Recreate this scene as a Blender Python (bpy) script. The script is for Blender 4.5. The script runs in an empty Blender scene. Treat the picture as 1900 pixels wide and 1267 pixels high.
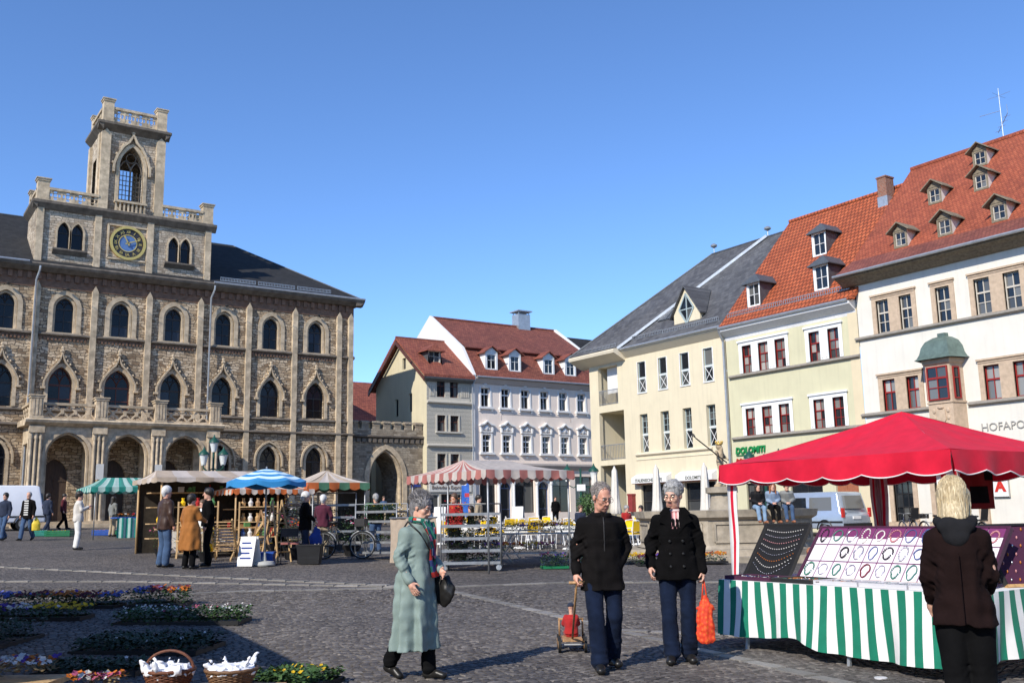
import bpy, bmesh, math, random
import numpy as np
from mathutils import Vector, Matrix

S = bpy.context.scene
COL = S.collection
R = math.radians
rnd = random.Random(7)

# ------------------------------------------------------------------ camera
EYE = 1.6
PSI = R(34.1)
cam_d = bpy.data.cameras.new('camera')
cam_d.sensor_width = 36.0
cam_d.lens = 36.0 * 1800 / 1900
cam_d.clip_start = 0.1
cam_d.clip_end = 2000
cam = bpy.data.objects.new('camera', cam_d)
COL.objects.link(cam)
cam.matrix_world = (Matrix.Translation((0, 0, EYE)) @ Matrix.Rotation(-PSI, 4, 'Z')
                    @ Matrix.Rotation(R(90 + 10.08), 4, 'X') @ Matrix.Rotation(R(-1.07), 4, 'Z'))
S.camera = cam

# ------------------------------------------------------------------ sky and sun
SUN_EL = R(36)
SUN_TRAVEL = R(23.0)                       # the light travels this far from +X towards +Y
w = bpy.data.worlds.new('World')
S.world = w
w.use_nodes = True
nt = w.node_tree
nt.nodes.clear()
sky = nt.nodes.new('ShaderNodeTexSky')
sky.sky_type = 'NISHITA'
sky.sun_disc = False
sky.sun_elevation = SUN_EL
sky.sun_rotation = math.atan2(-math.cos(SUN_TRAVEL), -math.sin(SUN_TRAVEL))
sky.air_density = 1.0
sky.dust_density = 0.0
sky.altitude = 2500
sky.ozone_density = 5.0
bg = nt.nodes.new('ShaderNodeBackground')
bg.inputs['Strength'].default_value = 0.13
wo = nt.nodes.new('ShaderNodeOutputWorld')
hs = nt.nodes.new('ShaderNodeHueSaturation')
hs.inputs['Saturation'].default_value = 1.07
hs.inputs['Hue'].default_value = 0.503
nt.links.new(sky.outputs[0], hs.inputs['Color'])
nt.links.new(hs.outputs[0], bg.inputs['Color'])
nt.links.new(bg.outputs[0], wo.inputs['Surface'])
sun_d = bpy.data.lights.new('sun', 'SUN')
sun_d.energy = 2.9
sun_d.angle = R(0.53)
sun_d.color = (1.0, 0.94, 0.84)
sun = bpy.data.objects.new('sun', sun_d)
COL.objects.link(sun)
sun.rotation_euler = Vector((math.cos(SUN_TRAVEL) * math.cos(SUN_EL), math.sin(SUN_TRAVEL) * math.cos(SUN_EL),
                             -math.sin(SUN_EL))).to_track_quat('-Z', 'Y').to_euler()
sun.location = (-40, -20, 40)
S.view_settings.view_transform = 'Standard'
S.view_settings.look = 'None'
S.view_settings.exposure = 0.9
S.view_settings.gamma = 1.0
S.view_settings.use_curve_mapping = False
S.render.engine = 'CYCLES'
S.cycles.use_denoising = True
S.cycles.max_bounces = 6

# ------------------------------------------------------------------ ground height and placing
def gz(x, y):
    return 0.08 + 0.0235 * min(max(y, -60), 66) - 0.010 * min(max(x, -60), 60)

ORD = ('first', 'second', 'third', 'fourth', 'fifth', 'sixth', 'seventh', 'eighth', 'ninth', 'tenth', 'eleventh', 'twelfth')

def pos(lat, dep, up=0.0):
    """metres to the right of and ahead of the spot where the viewer stands"""
    x = lat * math.cos(PSI) + dep * math.sin(PSI)
    y = -lat * math.sin(PSI) + dep * math.cos(PSI)
    return Vector((x, y, gz(x, y) + up))

def heading(face):
    """0 looks away from the viewer, 90 to the viewer's right, 180 back at the viewer"""
    return -(PSI + R(face))

# ------------------------------------------------------------------ object helpers
def link(o, parent=None):
    COL.objects.link(o)
    if parent is not None:
        o.parent = parent
    return o

def tag(o, label, cat=None, group=None, kind=None):
    o['label'] = label
    if cat: o['category'] = cat
    if group: o['group'] = group
    if kind: o['kind'] = kind
    return o

def thing(name, label, cat, loc=(0, 0, 0), rz=0.0, group=None):
    o = bpy.data.objects.new(name, None)
    o.empty_display_size = 0.2
    link(o)
    o.location = loc
    o.rotation_euler = (0, 0, rz)
    return tag(o, label, cat, group)

def obj(name, me, parent=None, loc=None, rz=0.0, scale=None):
    o = bpy.data.objects.new(name, me)
    link(o, parent)
    if loc is not None: o.location = loc
    if rz: o.rotation_euler = (0, 0, rz)
    if scale is not None: o.scale = scale
    return o

def copy_tree(root, loc=None, rz=None, label=None, parent=None):
    c = root.copy()
    COL.objects.link(c)
    if parent is not None: c.parent = parent
    if loc is not None: c.location = loc
    if rz is not None: c.rotation_euler = (0, 0, rz)
    if label: c['label'] = label
    for ch in list(root.children):
        copy_tree(ch, parent=c)
    return c

class MB:
    """collects faces and builds one mesh"""
    def __init__(s):
        s.v, s.f, s.m = [], [], []
    def face(s, pts, mi=0):
        b = len(s.v)
        s.v.extend([tuple(p) for p in pts])
        s.f.append(tuple(range(b, b + len(pts))))
        s.m.append(mi)
    def grid(s, rows, mi=0, closed=False, mfun=None):
        """rows of points, joined to quads; mfun(i, j) picks the material"""
        b = len(s.v)
        n = len(rows[0])
        for r in rows: s.v.extend([tuple(p) for p in r])
        for i in range(len(rows) - 1):
            for j in range(n if closed else n - 1):
                k = (j + 1) % n
                s.f.append((b + i * n + j, b + i * n + k, b + (i + 1) * n + k, b + (i + 1) * n + j))
                s.m.append(mfun(i, j) if mfun else mi)
    def box(s, x0, x1, y0, y1, z0, z1, mi=0):
        b = len(s.v)
        s.v += [(x0, y0, z0), (x1, y0, z0), (x1, y1, z0), (x0, y1, z0), (x0, y0, z1), (x1, y0, z1), (x1, y1, z1), (x0, y1, z1)]
        for q in ((0, 3, 2, 1), (4, 5, 6, 7), (0, 1, 5, 4), (1, 2, 6, 5), (2, 3, 7, 6), (3, 0, 4, 7)):
            s.f.append(tuple(b + i for i in q)); s.m.append(mi)
    def bar(s, a, c, wx, wy, up=(0, 0, 1), mi=0):
        """rectangular bar from a to c"""
        a, c = Vector(a), Vector(c)
        d = (c - a).normalized()
        u = Vector(up)
        if abs(d.dot(u)) > 0.98: u = Vector((0, 1, 0))
        e = d.cross(u).normalized() * (wx / 2)
        g = e.cross(d).normalized() * (wy / 2)
        b = len(s.v)
        for p in (a, c):
            for q in (-e - g, e - g, e + g, -e + g): s.v.append(tuple(p + q))
        for q in ((0, 1, 2, 3), (7, 6, 5, 4), (0, 4, 5, 1), (1, 5, 6, 2), (2, 6, 7, 3), (3, 7, 4, 0)):
            s.f.append(tuple(b + i for i in q)); s.m.append(mi)
    def tube(s, path, r, n=8, mi=0, cap=True):
        path = [Vector(p) for p in path]
        rr = r if isinstance(r, (list, tuple)) else [r] * len(path)
        prev = None
        rows = []
        for i, p in enumerate(path):
            d = (path[min(i + 1, len(path) - 1)] - path[max(i - 1, 0)])
            d = d.normalized() if d.length > 1e-9 else Vector((0, 0, 1))
            if prev is None:
                u = Vector((0, 0, 1)) if abs(d.z) < 0.9 else Vector((1, 0, 0))
                e = d.cross(u).normalized()
            else:
                e = (prev - d * prev.dot(d)).normalized()
            prev = e
            g = d.cross(e)
            rows.append([p + (e * math.cos(2 * math.pi * k / n) + g * math.sin(2 * math.pi * k / n)) * rr[i] for k in range(n)])
        s.grid(rows, mi, True)
        if cap:
            s.face(list(reversed(rows[0])), mi); s.face(rows[-1], mi)
    def lathe(s, prof, c=(0, 0, 0), n=16, mi=0, cap=True, ph=0.0):
        rows = []
        for r, z in prof:
            rows.append([(c[0] + r * math.cos(2 * math.pi * k / n + ph), c[1] + r * math.sin(2 * math.pi * k / n + ph), c[2] + z) for k in range(n)])
        s.grid(rows, mi, True)
        if cap:
            if prof[0][0] > 1e-4: s.face(list(reversed(rows[0])), mi)
            if prof[-1][0] > 1e-4: s.face(rows[-1], mi)
    def prism(s, poly, axis, d0, d1, mi=0):
        """polygon of 2-D points pushed along an axis: 'y' takes (x, z), 'x' takes (y, z), 'z' takes (x, y)"""
        def P(p, d):
            return (p[0], d, p[1]) if axis == 'y' else ((d, p[0], p[1]) if axis == 'x' else (p[0], p[1], d))
        a = [P(p, d0) for p in poly]
        c = [P(p, d1) for p in poly]
        s.face(a, mi); s.face(list(reversed(c)), mi)
        n = len(poly)
        for i in range(n):
            j = (i + 1) % n
            s.face([a[j], a[i], c[i], c[j]], mi)
    def ball(s, c, r, nu=10, nv=7, mi=0):
        r = r if isinstance(r, (list, tuple)) else (r, r, r)
        rows = []
        for i in range(nv + 1):
            t = math.pi * i / nv
            rr = max(math.sin(t), 0.001)
            rows.append([(c[0] + r[0] * rr * math.cos(2 * math.pi * k / nu), c[1] + r[1] * rr * math.sin(2 * math.pi * k / nu), c[2] - r[2] * math.cos(t)) for k in range(nu)])
        s.grid(rows, mi, True)
    def mesh(s, name, mats, smooth=False, fix=True):
        me = bpy.data.meshes.new(name)
        me.from_pydata(s.v, [], s.f)
        for m in (mats if isinstance(mats, (list, tuple)) else [mats]):
            me.materials.append(m)
        if any(s.m): me.polygons.foreach_set('material_index', s.m)
        if fix:
            bm = bmesh.new(); bm.from_mesh(me)
            bmesh.ops.remove_doubles(bm, verts=bm.verts, dist=1e-5)
            bmesh.ops.recalc_face_normals(bm, faces=bm.faces)
            bm.to_mesh(me); bm.free()
        if smooth:
            me.polygons.foreach_set('use_smooth', [True] * len(me.polygons))
            if smooth != 'all' and hasattr(me, 'set_sharp_from_angle'):
                me.set_sharp_from_angle(angle=R(38))
        me.update()
        return me
    def build(s, name, mats, parent=None, loc=None, rz=0.0, smooth=False, fix=True):
        return obj(name, s.mesh(name, mats, smooth, fix), parent, loc, rz)

# ------------------------------------------------------------------ materials
def new_mat(name):
    m = bpy.data.materials.new(name)
    m.use_nodes = True
    t = m.node_tree
    return m, t, t.nodes['Principled BSDF']

def N(t, kind, **kw):
    n = t.nodes.new(kind)
    for k, v in kw.items():
        if k in n.inputs: n.inputs[k].default_value = v
        else: setattr(n, k, v)
    return n

def mixc(t, fac, a, b, mode='MIX'):
    n = t.nodes.new('ShaderNodeMix'); n.data_type = 'RGBA'; n.blend_type = mode
    for s, v in ((0, fac), (6, a), (7, b)):
        if hasattr(v, 'links') or hasattr(v, 'is_linked'): t.links.new(v, n.inputs[s])
        elif s == 0: n.inputs[0].default_value = v
        else: n.inputs[s].default_value = (*v[:3], 1)
    return n.outputs[2]

def mth(t, op, a, b=None, clamp=False):
    n = t.nodes.new('ShaderNodeMath'); n.operation = op; n.use_clamp = clamp
    for i, v in enumerate((a, b)):
        if v is None: continue
        if hasattr(v, 'is_linked'): t.links.new(v, n.inputs[i])
        else: n.inputs[i].default_value = v
    return n.outputs[0]

def ramp(t, fac, stops):
    n = t.nodes.new('ShaderNodeValToRGB')
    e = n.color_ramp.elements
    while len(e) < len(stops): e.new(0.5)
    for i, (p, c) in enumerate(stops):
        e[i].position = p
        e[i].color = (*c, 1) if len(c) == 3 else c
    t.links.new(fac, n.inputs[0])
    return n.outputs[0]

def coord(t, which='Object'):
    return t.nodes.new('ShaderNodeTexCoord').outputs[which]

def bump(t, p, height, strength, dist=0.02):
    b = N(t, 'ShaderNodeBump', Strength=strength, Distance=dist)
    t.links.new(height, b.inputs['Height'])
    t.links.new(b.outputs[0], p.inputs['Normal'])

_plain = {}
def plain(name, col, rough=0.75, var=0.18, scale=6.0, bmp=0.0, bscale=60.0, metal=0.0, spec=0.35, objvar=0.0, dirt=0.0):
    """colour broken up by noise at two sizes, fine bump"""
    if name in _plain: return _plain[name]
    m, t, p = new_mat(name)
    co = coord(t)
    n1 = N(t, 'ShaderNodeTexNoise', Scale=scale, Detail=5.0, Roughness=0.6)
    t.links.new(co, n1.inputs['Vector'])
    hi = tuple(min(c * (1 + var), 1) for c in col)
    lo = tuple(c * (1 - var) for c in col)
    c = ramp(t, n1.outputs[0], [(0.3, lo), (0.7, hi)])
    if dirt:
        n2 = N(t, 'ShaderNodeTexNoise', Scale=scale * 0.13, Detail=6.0, Roughness=0.65)
        t.links.new(co, n2.inputs['Vector'])
        f = ramp(t, n2.outputs[0], [(0.42, (0, 0, 0)), (0.75, (dirt,) * 3)])
        c = mixc(t, f, c, tuple(x * 0.55 for x in col))
    if objvar:
        oi = t.nodes.new('ShaderNodeObjectInfo')
        hs = N(t, 'ShaderNodeHueSaturation')
        v = mth(t, 'ADD', mth(t, 'MULTIPLY', oi.outputs['Random'], objvar * 2), 1 - objvar)
        t.links.new(v, hs.inputs['Value']); t.links.new(c, hs.inputs['Color'])
        c = hs.outputs[0]
    t.links.new(c, p.inputs['Base Color'])
    p.inputs['Roughness'].default_value = rough
    p.inputs['Metallic'].default_value = metal
    p.inputs['Specular IOR Level'].default_value = spec
    if bmp:
        nb = N(t, 'ShaderNodeTexNoise', Scale=bscale, Detail=3.0)
        t.links.new(co, nb.inputs['Vector'])
        bump(t, p, nb.outputs[0], bmp, 0.01)
    _plain[name] = m
    return m

def masonry(name, cols, mortar, bw=0.42, bh=0.2, gap=0.02, distort=0.05, grime=(0.08, 0.06, 0.045), grime_amt=0.6, soot=0.0, strength=0.6):
    """rough squared stones on upright walls: courses run along x+y and rise with z"""
    m, t, p = new_mat(name)
    co = coord(t)
    sx = t.nodes.new('ShaderNodeSeparateXYZ'); t.links.new(co, sx.inputs[0])
    cb = t.nodes.new('ShaderNodeCombineXYZ')
    t.links.new(mth(t, 'ADD', sx.outputs[0], sx.outputs[1]), cb.inputs[0])
    t.links.new(sx.outputs[2], cb.inputs[1])
    nd = N(t, 'ShaderNodeTexNoise', Scale=2.3, Detail=4.0)
    t.links.new(cb.outputs[0], nd.inputs['Vector'])
    sub = N(t, 'ShaderNodeVectorMath', operation='SUBTRACT'); t.links.new(nd.outputs['Color'], sub.inputs[0]); sub.inputs[1].default_value = (0.5, 0.5, 0.5)
    sc = N(t, 'ShaderNodeVectorMath', operation='SCALE'); t.links.new(sub.outputs[0], sc.inputs[0]); sc.inputs['Scale'].default_value = distort * 4
    ad = N(t, 'ShaderNodeVectorMath', operation='ADD'); t.links.new(cb.outputs[0], ad.inputs[0]); t.links.new(sc.outputs[0], ad.inputs[1])
    br = N(t, 'ShaderNodeTexBrick')
    br.offset = 0.43; br.squash = 0.7; br.squash_frequency = 3
    br.inputs['Color1'].default_value = (0, 0, 0, 1); br.inputs['Color2'].default_value = (1, 1, 1, 1)
    br.inputs['Mortar'].default_value = (0.5, 0.5, 0.5, 1)
    br.inputs['Scale'].default_value = 1.0
    br.inputs['Mortar Size'].default_value = gap
    br.inputs['Mortar Smooth'].default_value = 0.3
    br.inputs['Brick Width'].default_value = bw
    br.inputs['Row Height'].default_value = bh
    t.links.new(ad.outputs[0], br.inputs['Vector'])
    k = len(cols) - 1
    c = ramp(t, br.outputs['Color'], [(i / k, cc) for i, cc in enumerate(cols)])
    n2 = N(t, 'ShaderNodeTexNoise', Scale=9.0, Detail=6.0, Roughness=0.7); t.links.new(co, n2.inputs['Vector'])
    c = mixc(t, 0.55, c, ramp(t, n2.outputs[0], [(0.3, (0.35, 0.35, 0.35)), (0.7, (1, 1, 1))]), 'MULTIPLY')
    n3 = N(t, 'ShaderNodeTexNoise', Scale=0.55, Detail=7.0, Roughness=0.7); t.links.new(co, n3.inputs['Vector'])
    c = mixc(t, ramp(t, n3.outputs[0], [(0.45, (0, 0, 0)), (0.72, (grime_amt,) * 3)]), c, grime)
    c = mixc(t, br.outputs['Fac'], c, mortar)
    t.links.new(c, p.inputs['Base Color'])
    p.inputs['Roughness'].default_value = 0.9
    p.inputs['Specular IOR Level'].default_value = 0.2
    h = mth(t, 'SUBTRACT', mth(t, 'MULTIPLY', n2.outputs[0], 0.5), br.outputs['Fac'])
    bump(t, p, h, strength, 0.03)
    return m

def tiles(name, cols, tw=0.19, th=0.14, gap=0.012, dark=0.35, rough=0.8, strength=0.7):
    """rows of roof tiles or slates; th is the rise of one row"""
    m, t, p = new_mat(name)
    co = coord(t)
    sx = t.nodes.new('ShaderNodeSeparateXYZ'); t.links.new(co, sx.inputs[0])
    cb = t.nodes.new('ShaderNodeCombineXYZ')
    t.links.new(sx.outputs[0], cb.inputs[0]); t.links.new(sx.outputs[2], cb.inputs[1])
    br = N(t, 'ShaderNodeTexBrick')
    br.offset = 0.5
    br.inputs['Color1'].default_value = (0, 0, 0, 1); br.inputs['Color2'].default_value = (1, 1, 1, 1)
    br.inputs['Mortar'].default_value = (0.3, 0.3, 0.3, 1)
    br.inputs['Scale'].default_value = 1.0
    br.inputs['Mortar Size'].default_value = gap
    br.inputs['Mortar Smooth'].default_value = 0.2
    br.inputs['Brick Width'].default_value = tw
    br.inputs['Row Height'].default_value = th
    t.links.new(cb.outputs[0], br.inputs['Vector'])
    k = len(cols) - 1
    c = ramp(t, br.outputs['Color'], [(i / k, cc) for i, cc in enumerate(cols)])
    n2 = N(t, 'ShaderNodeTexNoise', Scale=0.7, Detail=6.0, Roughness=0.7); t.links.new(co, n2.inputs['Vector'])
    c = mixc(t, 0.7, c, ramp(t, n2.outputs[0], [(0.3, (0.5, 0.48, 0.46)), (0.65, (1, 1, 1))]), 'MULTIPLY')
    c = mixc(t, mth(t, 'MULTIPLY', br.outputs['Fac'], dark * 2), c, tuple(x * 0.3 for x in cols[0]))
    # a few tiles weathered dark
    v = N(t, 'ShaderNodeTexVoronoi', Scale=1.3); t.links.new(co, v.inputs['Vector'])
    c = mixc(t, ramp(t, v.outputs['Distance'], [(0.0, (0.8,) * 3), (0.09, (0, 0, 0))]), c, tuple(x * 0.35 for x in cols[0]))
    t.links.new(c, p.inputs['Base Color'])
    p.inputs['Roughness'].default_value = rough
    row = mth(t, 'FRACT', mth(t, 'DIVIDE', sx.outputs[2], th))
    h = mth(t, 'SUBTRACT', mth(t, 'MULTIPLY', mth(t, 'SUBTRACT', 1.0, row), 0.9), br.outputs['Fac'])
    bump(t, p, h, strength, 0.04)
    return m

def glass_mat(name, dark=(0.012, 0.015, 0.02), pale=(0.16, 0.16, 0.15), cut=0.75):
    """window panes: colour stands in for dark rooms, pale curtains and reflections, mirror-like"""
    m, t, p = new_mat(name)
    oi = t.nodes.new('ShaderNodeObjectInfo')
    f = ramp(t, oi.outputs['Random'], [(cut, (0, 0, 0)), (1.0, (1, 1, 1))])
    co = coord(t)
    n = N(t, 'ShaderNodeTexNoise', Scale=2.5, Detail=2.0); t.links.new(co, n.inputs['Vector'])
    t.links.new(mixc(t, f, dark, pale), p.inputs['Base Color'])
    p.inputs['Roughness'].default_value = 0.06
    p.inputs['Specular IOR Level'].default_value = 0.6
    bump(t, p, n.outputs[0], 0.06, 0.05)
    return m

def plaster(name, col, streak=0.12):
    m, t, p = new_mat(name)
    co = coord(t)
    n1 = N(t, 'ShaderNodeTexNoise', Scale=0.9, Detail=7.0, Roughness=0.65); t.links.new(co, n1.inputs['Vector'])
    mp = N(t, 'ShaderNodeMapping'); mp.inputs['Scale'].default_value = (5, 5, 0.35); t.links.new(co, mp.inputs[0])
    n2 = N(t, 'ShaderNodeTexNoise', Scale=1.0, Detail=5.0); t.links.new(mp.outputs[0], n2.inputs['Vector'])
    c = ramp(t, n1.outputs[0], [(0.3, tuple(x * 0.93 for x in col)), (0.7, tuple(min(x * 1.04, 1) for x in col))])
    c = mixc(t, ramp(t, n2.outputs[0], [(0.5, (0, 0, 0)), (0.8, (streak * 2,) * 3)]), c, tuple(x * 0.72 for x in col))
    t.links.new(c, p.inputs['Base Color'])
    p.inputs['Roughness'].default_value = 0.9
    p.inputs['Specular IOR Level'].default_value = 0.2
    n3 = N(t, 'ShaderNodeTexNoise', Scale=45.0, Detail=3.0); t.links.new(co, n3.inputs['Vector'])
    bump(t, p, n3.outputs[0], 0.12, 0.01)
    return m

def wood(name, col, rough=0.6):
    m, t, p = new_mat(name)
    co = coord(t)
    mp = N(t, 'ShaderNodeMapping'); mp.inputs['Scale'].default_value = (14, 14, 1.6); t.links.new(co, mp.inputs[0])
    n = N(t, 'ShaderNodeTexNoise', Scale=2.0, Detail=6.0, Distortion=0.6); t.links.new(mp.outputs[0], n.inputs['Vector'])
    t.links.new(ramp(t, n.outputs[0], [(0.3, tuple(x * 0.6 for x in col)), (0.7, tuple(min(1, x * 1.2) for x in col))]), p.inputs['Base Color'])
    p.inputs['Roughness'].default_value = rough
    bump(t, p, n.outputs[0], 0.15, 0.01)
    return m

def cloth(name, col, rough=0.9, var=0.12, sheen=0.1, bmp=0.25, spec=0.22, thin=0.0):
    m, t, p = new_mat(name)
    co = coord(t)
    n = N(t, 'ShaderNodeTexNoise', Scale=7.0, Detail=5.0); t.links.new(co, n.inputs['Vector'])
    t.links.new(ramp(t, n.outputs[0], [(0.3, tuple(x * (1 - var) for x in col)), (0.7, tuple(min(1, x * (1 + var)) for x in col))]), p.inputs['Base Color'])
    p.inputs['Roughness'].default_value = rough
    p.inputs['Specular IOR Level'].default_value = spec
    p.inputs['Sheen Weight'].default_value = sheen
    n2 = N(t, 'ShaderNodeTexNoise', Scale=28.0, Detail=5.0, Roughness=0.7); t.links.new(co, n2.inputs['Vector'])
    bump(t, p, n2.outputs[0], bmp, 0.01)
    if thin:      # light comes through stretched canvas
        tr = N(t, 'ShaderNodeBsdfTranslucent'); tr.inputs['Color'].default_value = (*col, 1)
        mx = N(t, 'ShaderNodeMixShader'); mx.inputs[0].default_value = thin
        t.links.new(p.outputs[0], mx.inputs[1]); t.links.new(tr.outputs[0], mx.inputs[2]); t.links.new(mx.outputs[0], t.nodes['Material Output'].inputs[0])
    return m

def text_mesh(body, size, mat, depth=0.01, align='LEFT', bold=0.0, shear=0.0):
    """letters as a solid mesh, lying in x (reading) and z (up), facing -y"""
    cu = bpy.data.curves.new('lettering', 'FONT')
    cu.body = body; cu.size = size; cu.extrude = depth; cu.align_x = align; cu.offset = bold; cu.shear = shear
    cu.resolution_u = 3
    tmp = bpy.data.objects.new('lettering_tmp', cu)
    COL.objects.link(tmp)
    bpy.context.view_layer.update()
    me = bpy.data.meshes.new_from_object(tmp.evaluated_get(bpy.context.evaluated_depsgraph_get()))
    bpy.data.objects.remove(tmp); bpy.data.curves.remove(cu)
    me.transform(Matrix.Rotation(R(90), 4, 'X'))
    me.materials.clear(); me.materials.append(mat)
    return me
# ================================================================== the ground
def cobble_mat():
    m, t, p = new_mat('cobbles')
    co = coord(t)
    nd = N(t, 'ShaderNodeTexNoise', Scale=1.1, Detail=2.0); t.links.new(co, nd.inputs['Vector'])
    ad = N(t, 'ShaderNodeVectorMath', operation='MULTIPLY_ADD'); t.links.new(nd.outputs['Color'], ad.inputs[0])
    ad.inputs[1].default_value = (0.25, 0.25, 0.0); t.links.new(co, ad.inputs[2])
    mp = N(t, 'ShaderNodeMapping'); mp.inputs['Scale'].default_value = (1, 1, 0); t.links.new(ad.outputs[0], mp.inputs[0])
    v = N(t, 'ShaderNodeTexVoronoi', Scale=11.5, Randomness=0.55); t.links.new(mp.outputs[0], v.inputs['Vector'])
    e = N(t, 'ShaderNodeTexVoronoi', Scale=11.5, Randomness=0.55, feature='DISTANCE_TO_EDGE'); t.links.new(mp.outputs[0], e.inputs['Vector'])
    sx = t.nodes.new('ShaderNodeSeparateColor'); t.links.new(v.outputs['Color'], sx.inputs[0])
    c = ramp(t, sx.outputs[0], [(0.0, (0.105, 0.094, 0.087)), (0.5, (0.155, 0.139, 0.127)), (1.0, (0.215, 0.192, 0.172))])
    n2 = N(t, 'ShaderNodeTexNoise', Scale=0.22, Detail=6.0, Roughness=0.65); t.links.new(co, n2.inputs['Vector'])
    c = mixc(t, 0.9, c, ramp(t, n2.outputs[0], [(0.3, (0.62, 0.62, 0.64)), (0.7, (1.25, 1.2, 1.14))]), 'MULTIPLY')
    f = ramp(t, e.outputs['Distance'], [(0.02, (1, 1, 1)), (0.09, (0, 0, 0))])
    c = mixc(t, f, c, (0.05, 0.047, 0.045))
    t.links.new(c, p.inputs['Base Color'])
    p.inputs['Roughness'].default_value = 0.8
    p.inputs['Specular IOR Level'].default_value = 0.2
    bump(t, p, ramp(t, e.outputs['Distance'], [(0.0, (0, 0, 0)), (0.2, (1, 1, 1))]), 0.7, 0.02)
    return m

def sett_mat():
    m, t, p = new_mat('sett_stone')
    g = t.nodes.new('ShaderNodeNewGeometry')
    oi = t.nodes.new('ShaderNodeObjectInfo')
    k = mth(t, 'FRACT', mth(t, 'ADD', g.outputs['Random Per Island'], oi.outputs['Random']))
    co = coord(t)
    c = ramp(t, k, [(0.0, (0.075, 0.067, 0.062)), (0.5, (0.118, 0.106, 0.098)), (0.9, (0.16, 0.145, 0.132)), (1.0, (0.23, 0.208, 0.186))])
    n = N(t, 'ShaderNodeTexNoise', Scale=60.0, Detail=4.0); t.links.new(g.outputs['Position'], n.inputs['Vector'])
    c = mixc(t, 0.6, c, ramp(t, n.outputs[0], [(0.3, (0.65,) * 3), (0.7, (1.15,) * 3)]), 'MULTIPLY')
    n2 = N(t, 'ShaderNodeTexNoise', Scale=0.5, Detail=5.0); t.links.new(g.outputs['Position'], n2.inputs['Vector'])
    c = mixc(t, 0.8, c, ramp(t, n2.outputs[0], [(0.3, (0.72, 0.72, 0.74)), (0.7, (1.2, 1.17, 1.12))]), 'MULTIPLY')
    t.links.new(c, p.inputs['Base Color'])
    p.inputs['Roughness'].default_value = 0.68
    p.inputs['Specular IOR Level'].default_value = 0.25
    bump(t, p, n.outputs[0], 0.3, 0.008)
    return m

M_COB = cobble_mat()
M_SETT = sett_mat()
M_BAND = plain('pale_band_stone', (0.23, 0.215, 0.195), 0.7, 0.25, 14, 0.3, 50, objvar=0.25)
mb = MB()
xs, ys = (-300, -60, 0, 60, 320), (-300, -60, 0, 66, 380)
mb.grid([[(x, y, gz(x, y)) for x in xs] for y in ys])
ground = mb.build('ground', M_COB)
tag(ground, 'sloping market square paved with small grey setts', None, None, 'structure')

def stone_faces(mb, x, y, a, b, ang, z, h, rr):
    ca, sa = math.cos(ang), math.sin(ang)
    tx, ty = rr.uniform(-.05, .05), rr.uniform(-.05, .05)
    def P(u, v, dz): return (x + u * ca - v * sa, y + u * sa + v * ca, z + dz + (u * tx + v * ty if dz > 0 else 0))
    base = len(mb.v)
    for s, dz in ((1.0, -0.004), (0.97, h * 0.6), (0.74, h)):
        for u, v in ((-a, -b), (a, -b), (a, b), (-a, b)):
            k = rr.uniform(0.93, 1.05)
            mb.v.append(P(u * s * k, v * s * k, dz))
    for r in (0, 4):
        for i in range(4):
            j = (i + 1) % 4
            mb.f.append((base + r + i, base + r + j, base + r + 4 + j, base + r + 4 + i)); mb.m.append(0)
    mb.f.append((base + 8, base + 9, base + 10, base + 11)); mb.m.append(0)

# the setts near the viewer, laid in gently waving courses; the nearest are single pieces
rr = random.Random(3)
spots = []
row = 0
y = -2.0
CP, SP = math.cos(PSI), math.sin(PSI)
while y < 22:
    x = -4.0 + rr.uniform(0, .1)
    hrow = rr.uniform(.07, .088)
    while x < 17:
        wst = rr.uniform(.07, .105)
        cx, cy = x + wst / 2, y + hrow / 2 + .12 * math.sin(x * 1.9 + row * .02) + .05 * math.sin(x * 4.3)
        lat, dep = cx * CP - cy * SP, cx * SP + cy * CP
        if 7.6 < dep < 17.5 and abs(lat) < .56 * dep + .2:
            if dep < 14 or rr.random() < (17.5 - dep) / 3.5:
                spots.append((dep, lat, cx, cy, wst / 2 - .006, hrow / 2 - .006, .26 * math.cos(cx * 1.9 + row * .02) * .8))
        x += wst
    y += hrow; row += 1
spots.sort(key=lambda s: s[0] + abs(s[1]) * .0)
vis = [s for s in spots if s[0] > 8.55 and abs(s[1]) < .5 * s[0]]
near = set(id(s) for s in vis[:300])
rest = MB()
variants = []
for k in range(12):
    mb = MB(); stone_faces(mb, 0, 0, .048, .042, 0, 0, .013 + .004 * rr.random(), rr)
    variants.append(mb.mesh('paving_stone', M_SETT, True, False))
for s in spots:
    d, l, x, y, a, b, ang = s
    if id(s) in near:
        o = obj('paving_stone', variants[rr.randrange(12)], ground, (x, y, gz(x, y)), ang * .6)
        o.scale = (a / .048, b / .042, 1)
    else:
        stone_faces(rest, x, y, a, b, ang * .6, gz(x, y), .012 + .005 * rr.random(), rr)
o = rest.build('paving_stones', M_SETT, ground, smooth=True, fix=False)
tag(o, 'small grey setts further from the viewer', None, None, 'stuff')

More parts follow.
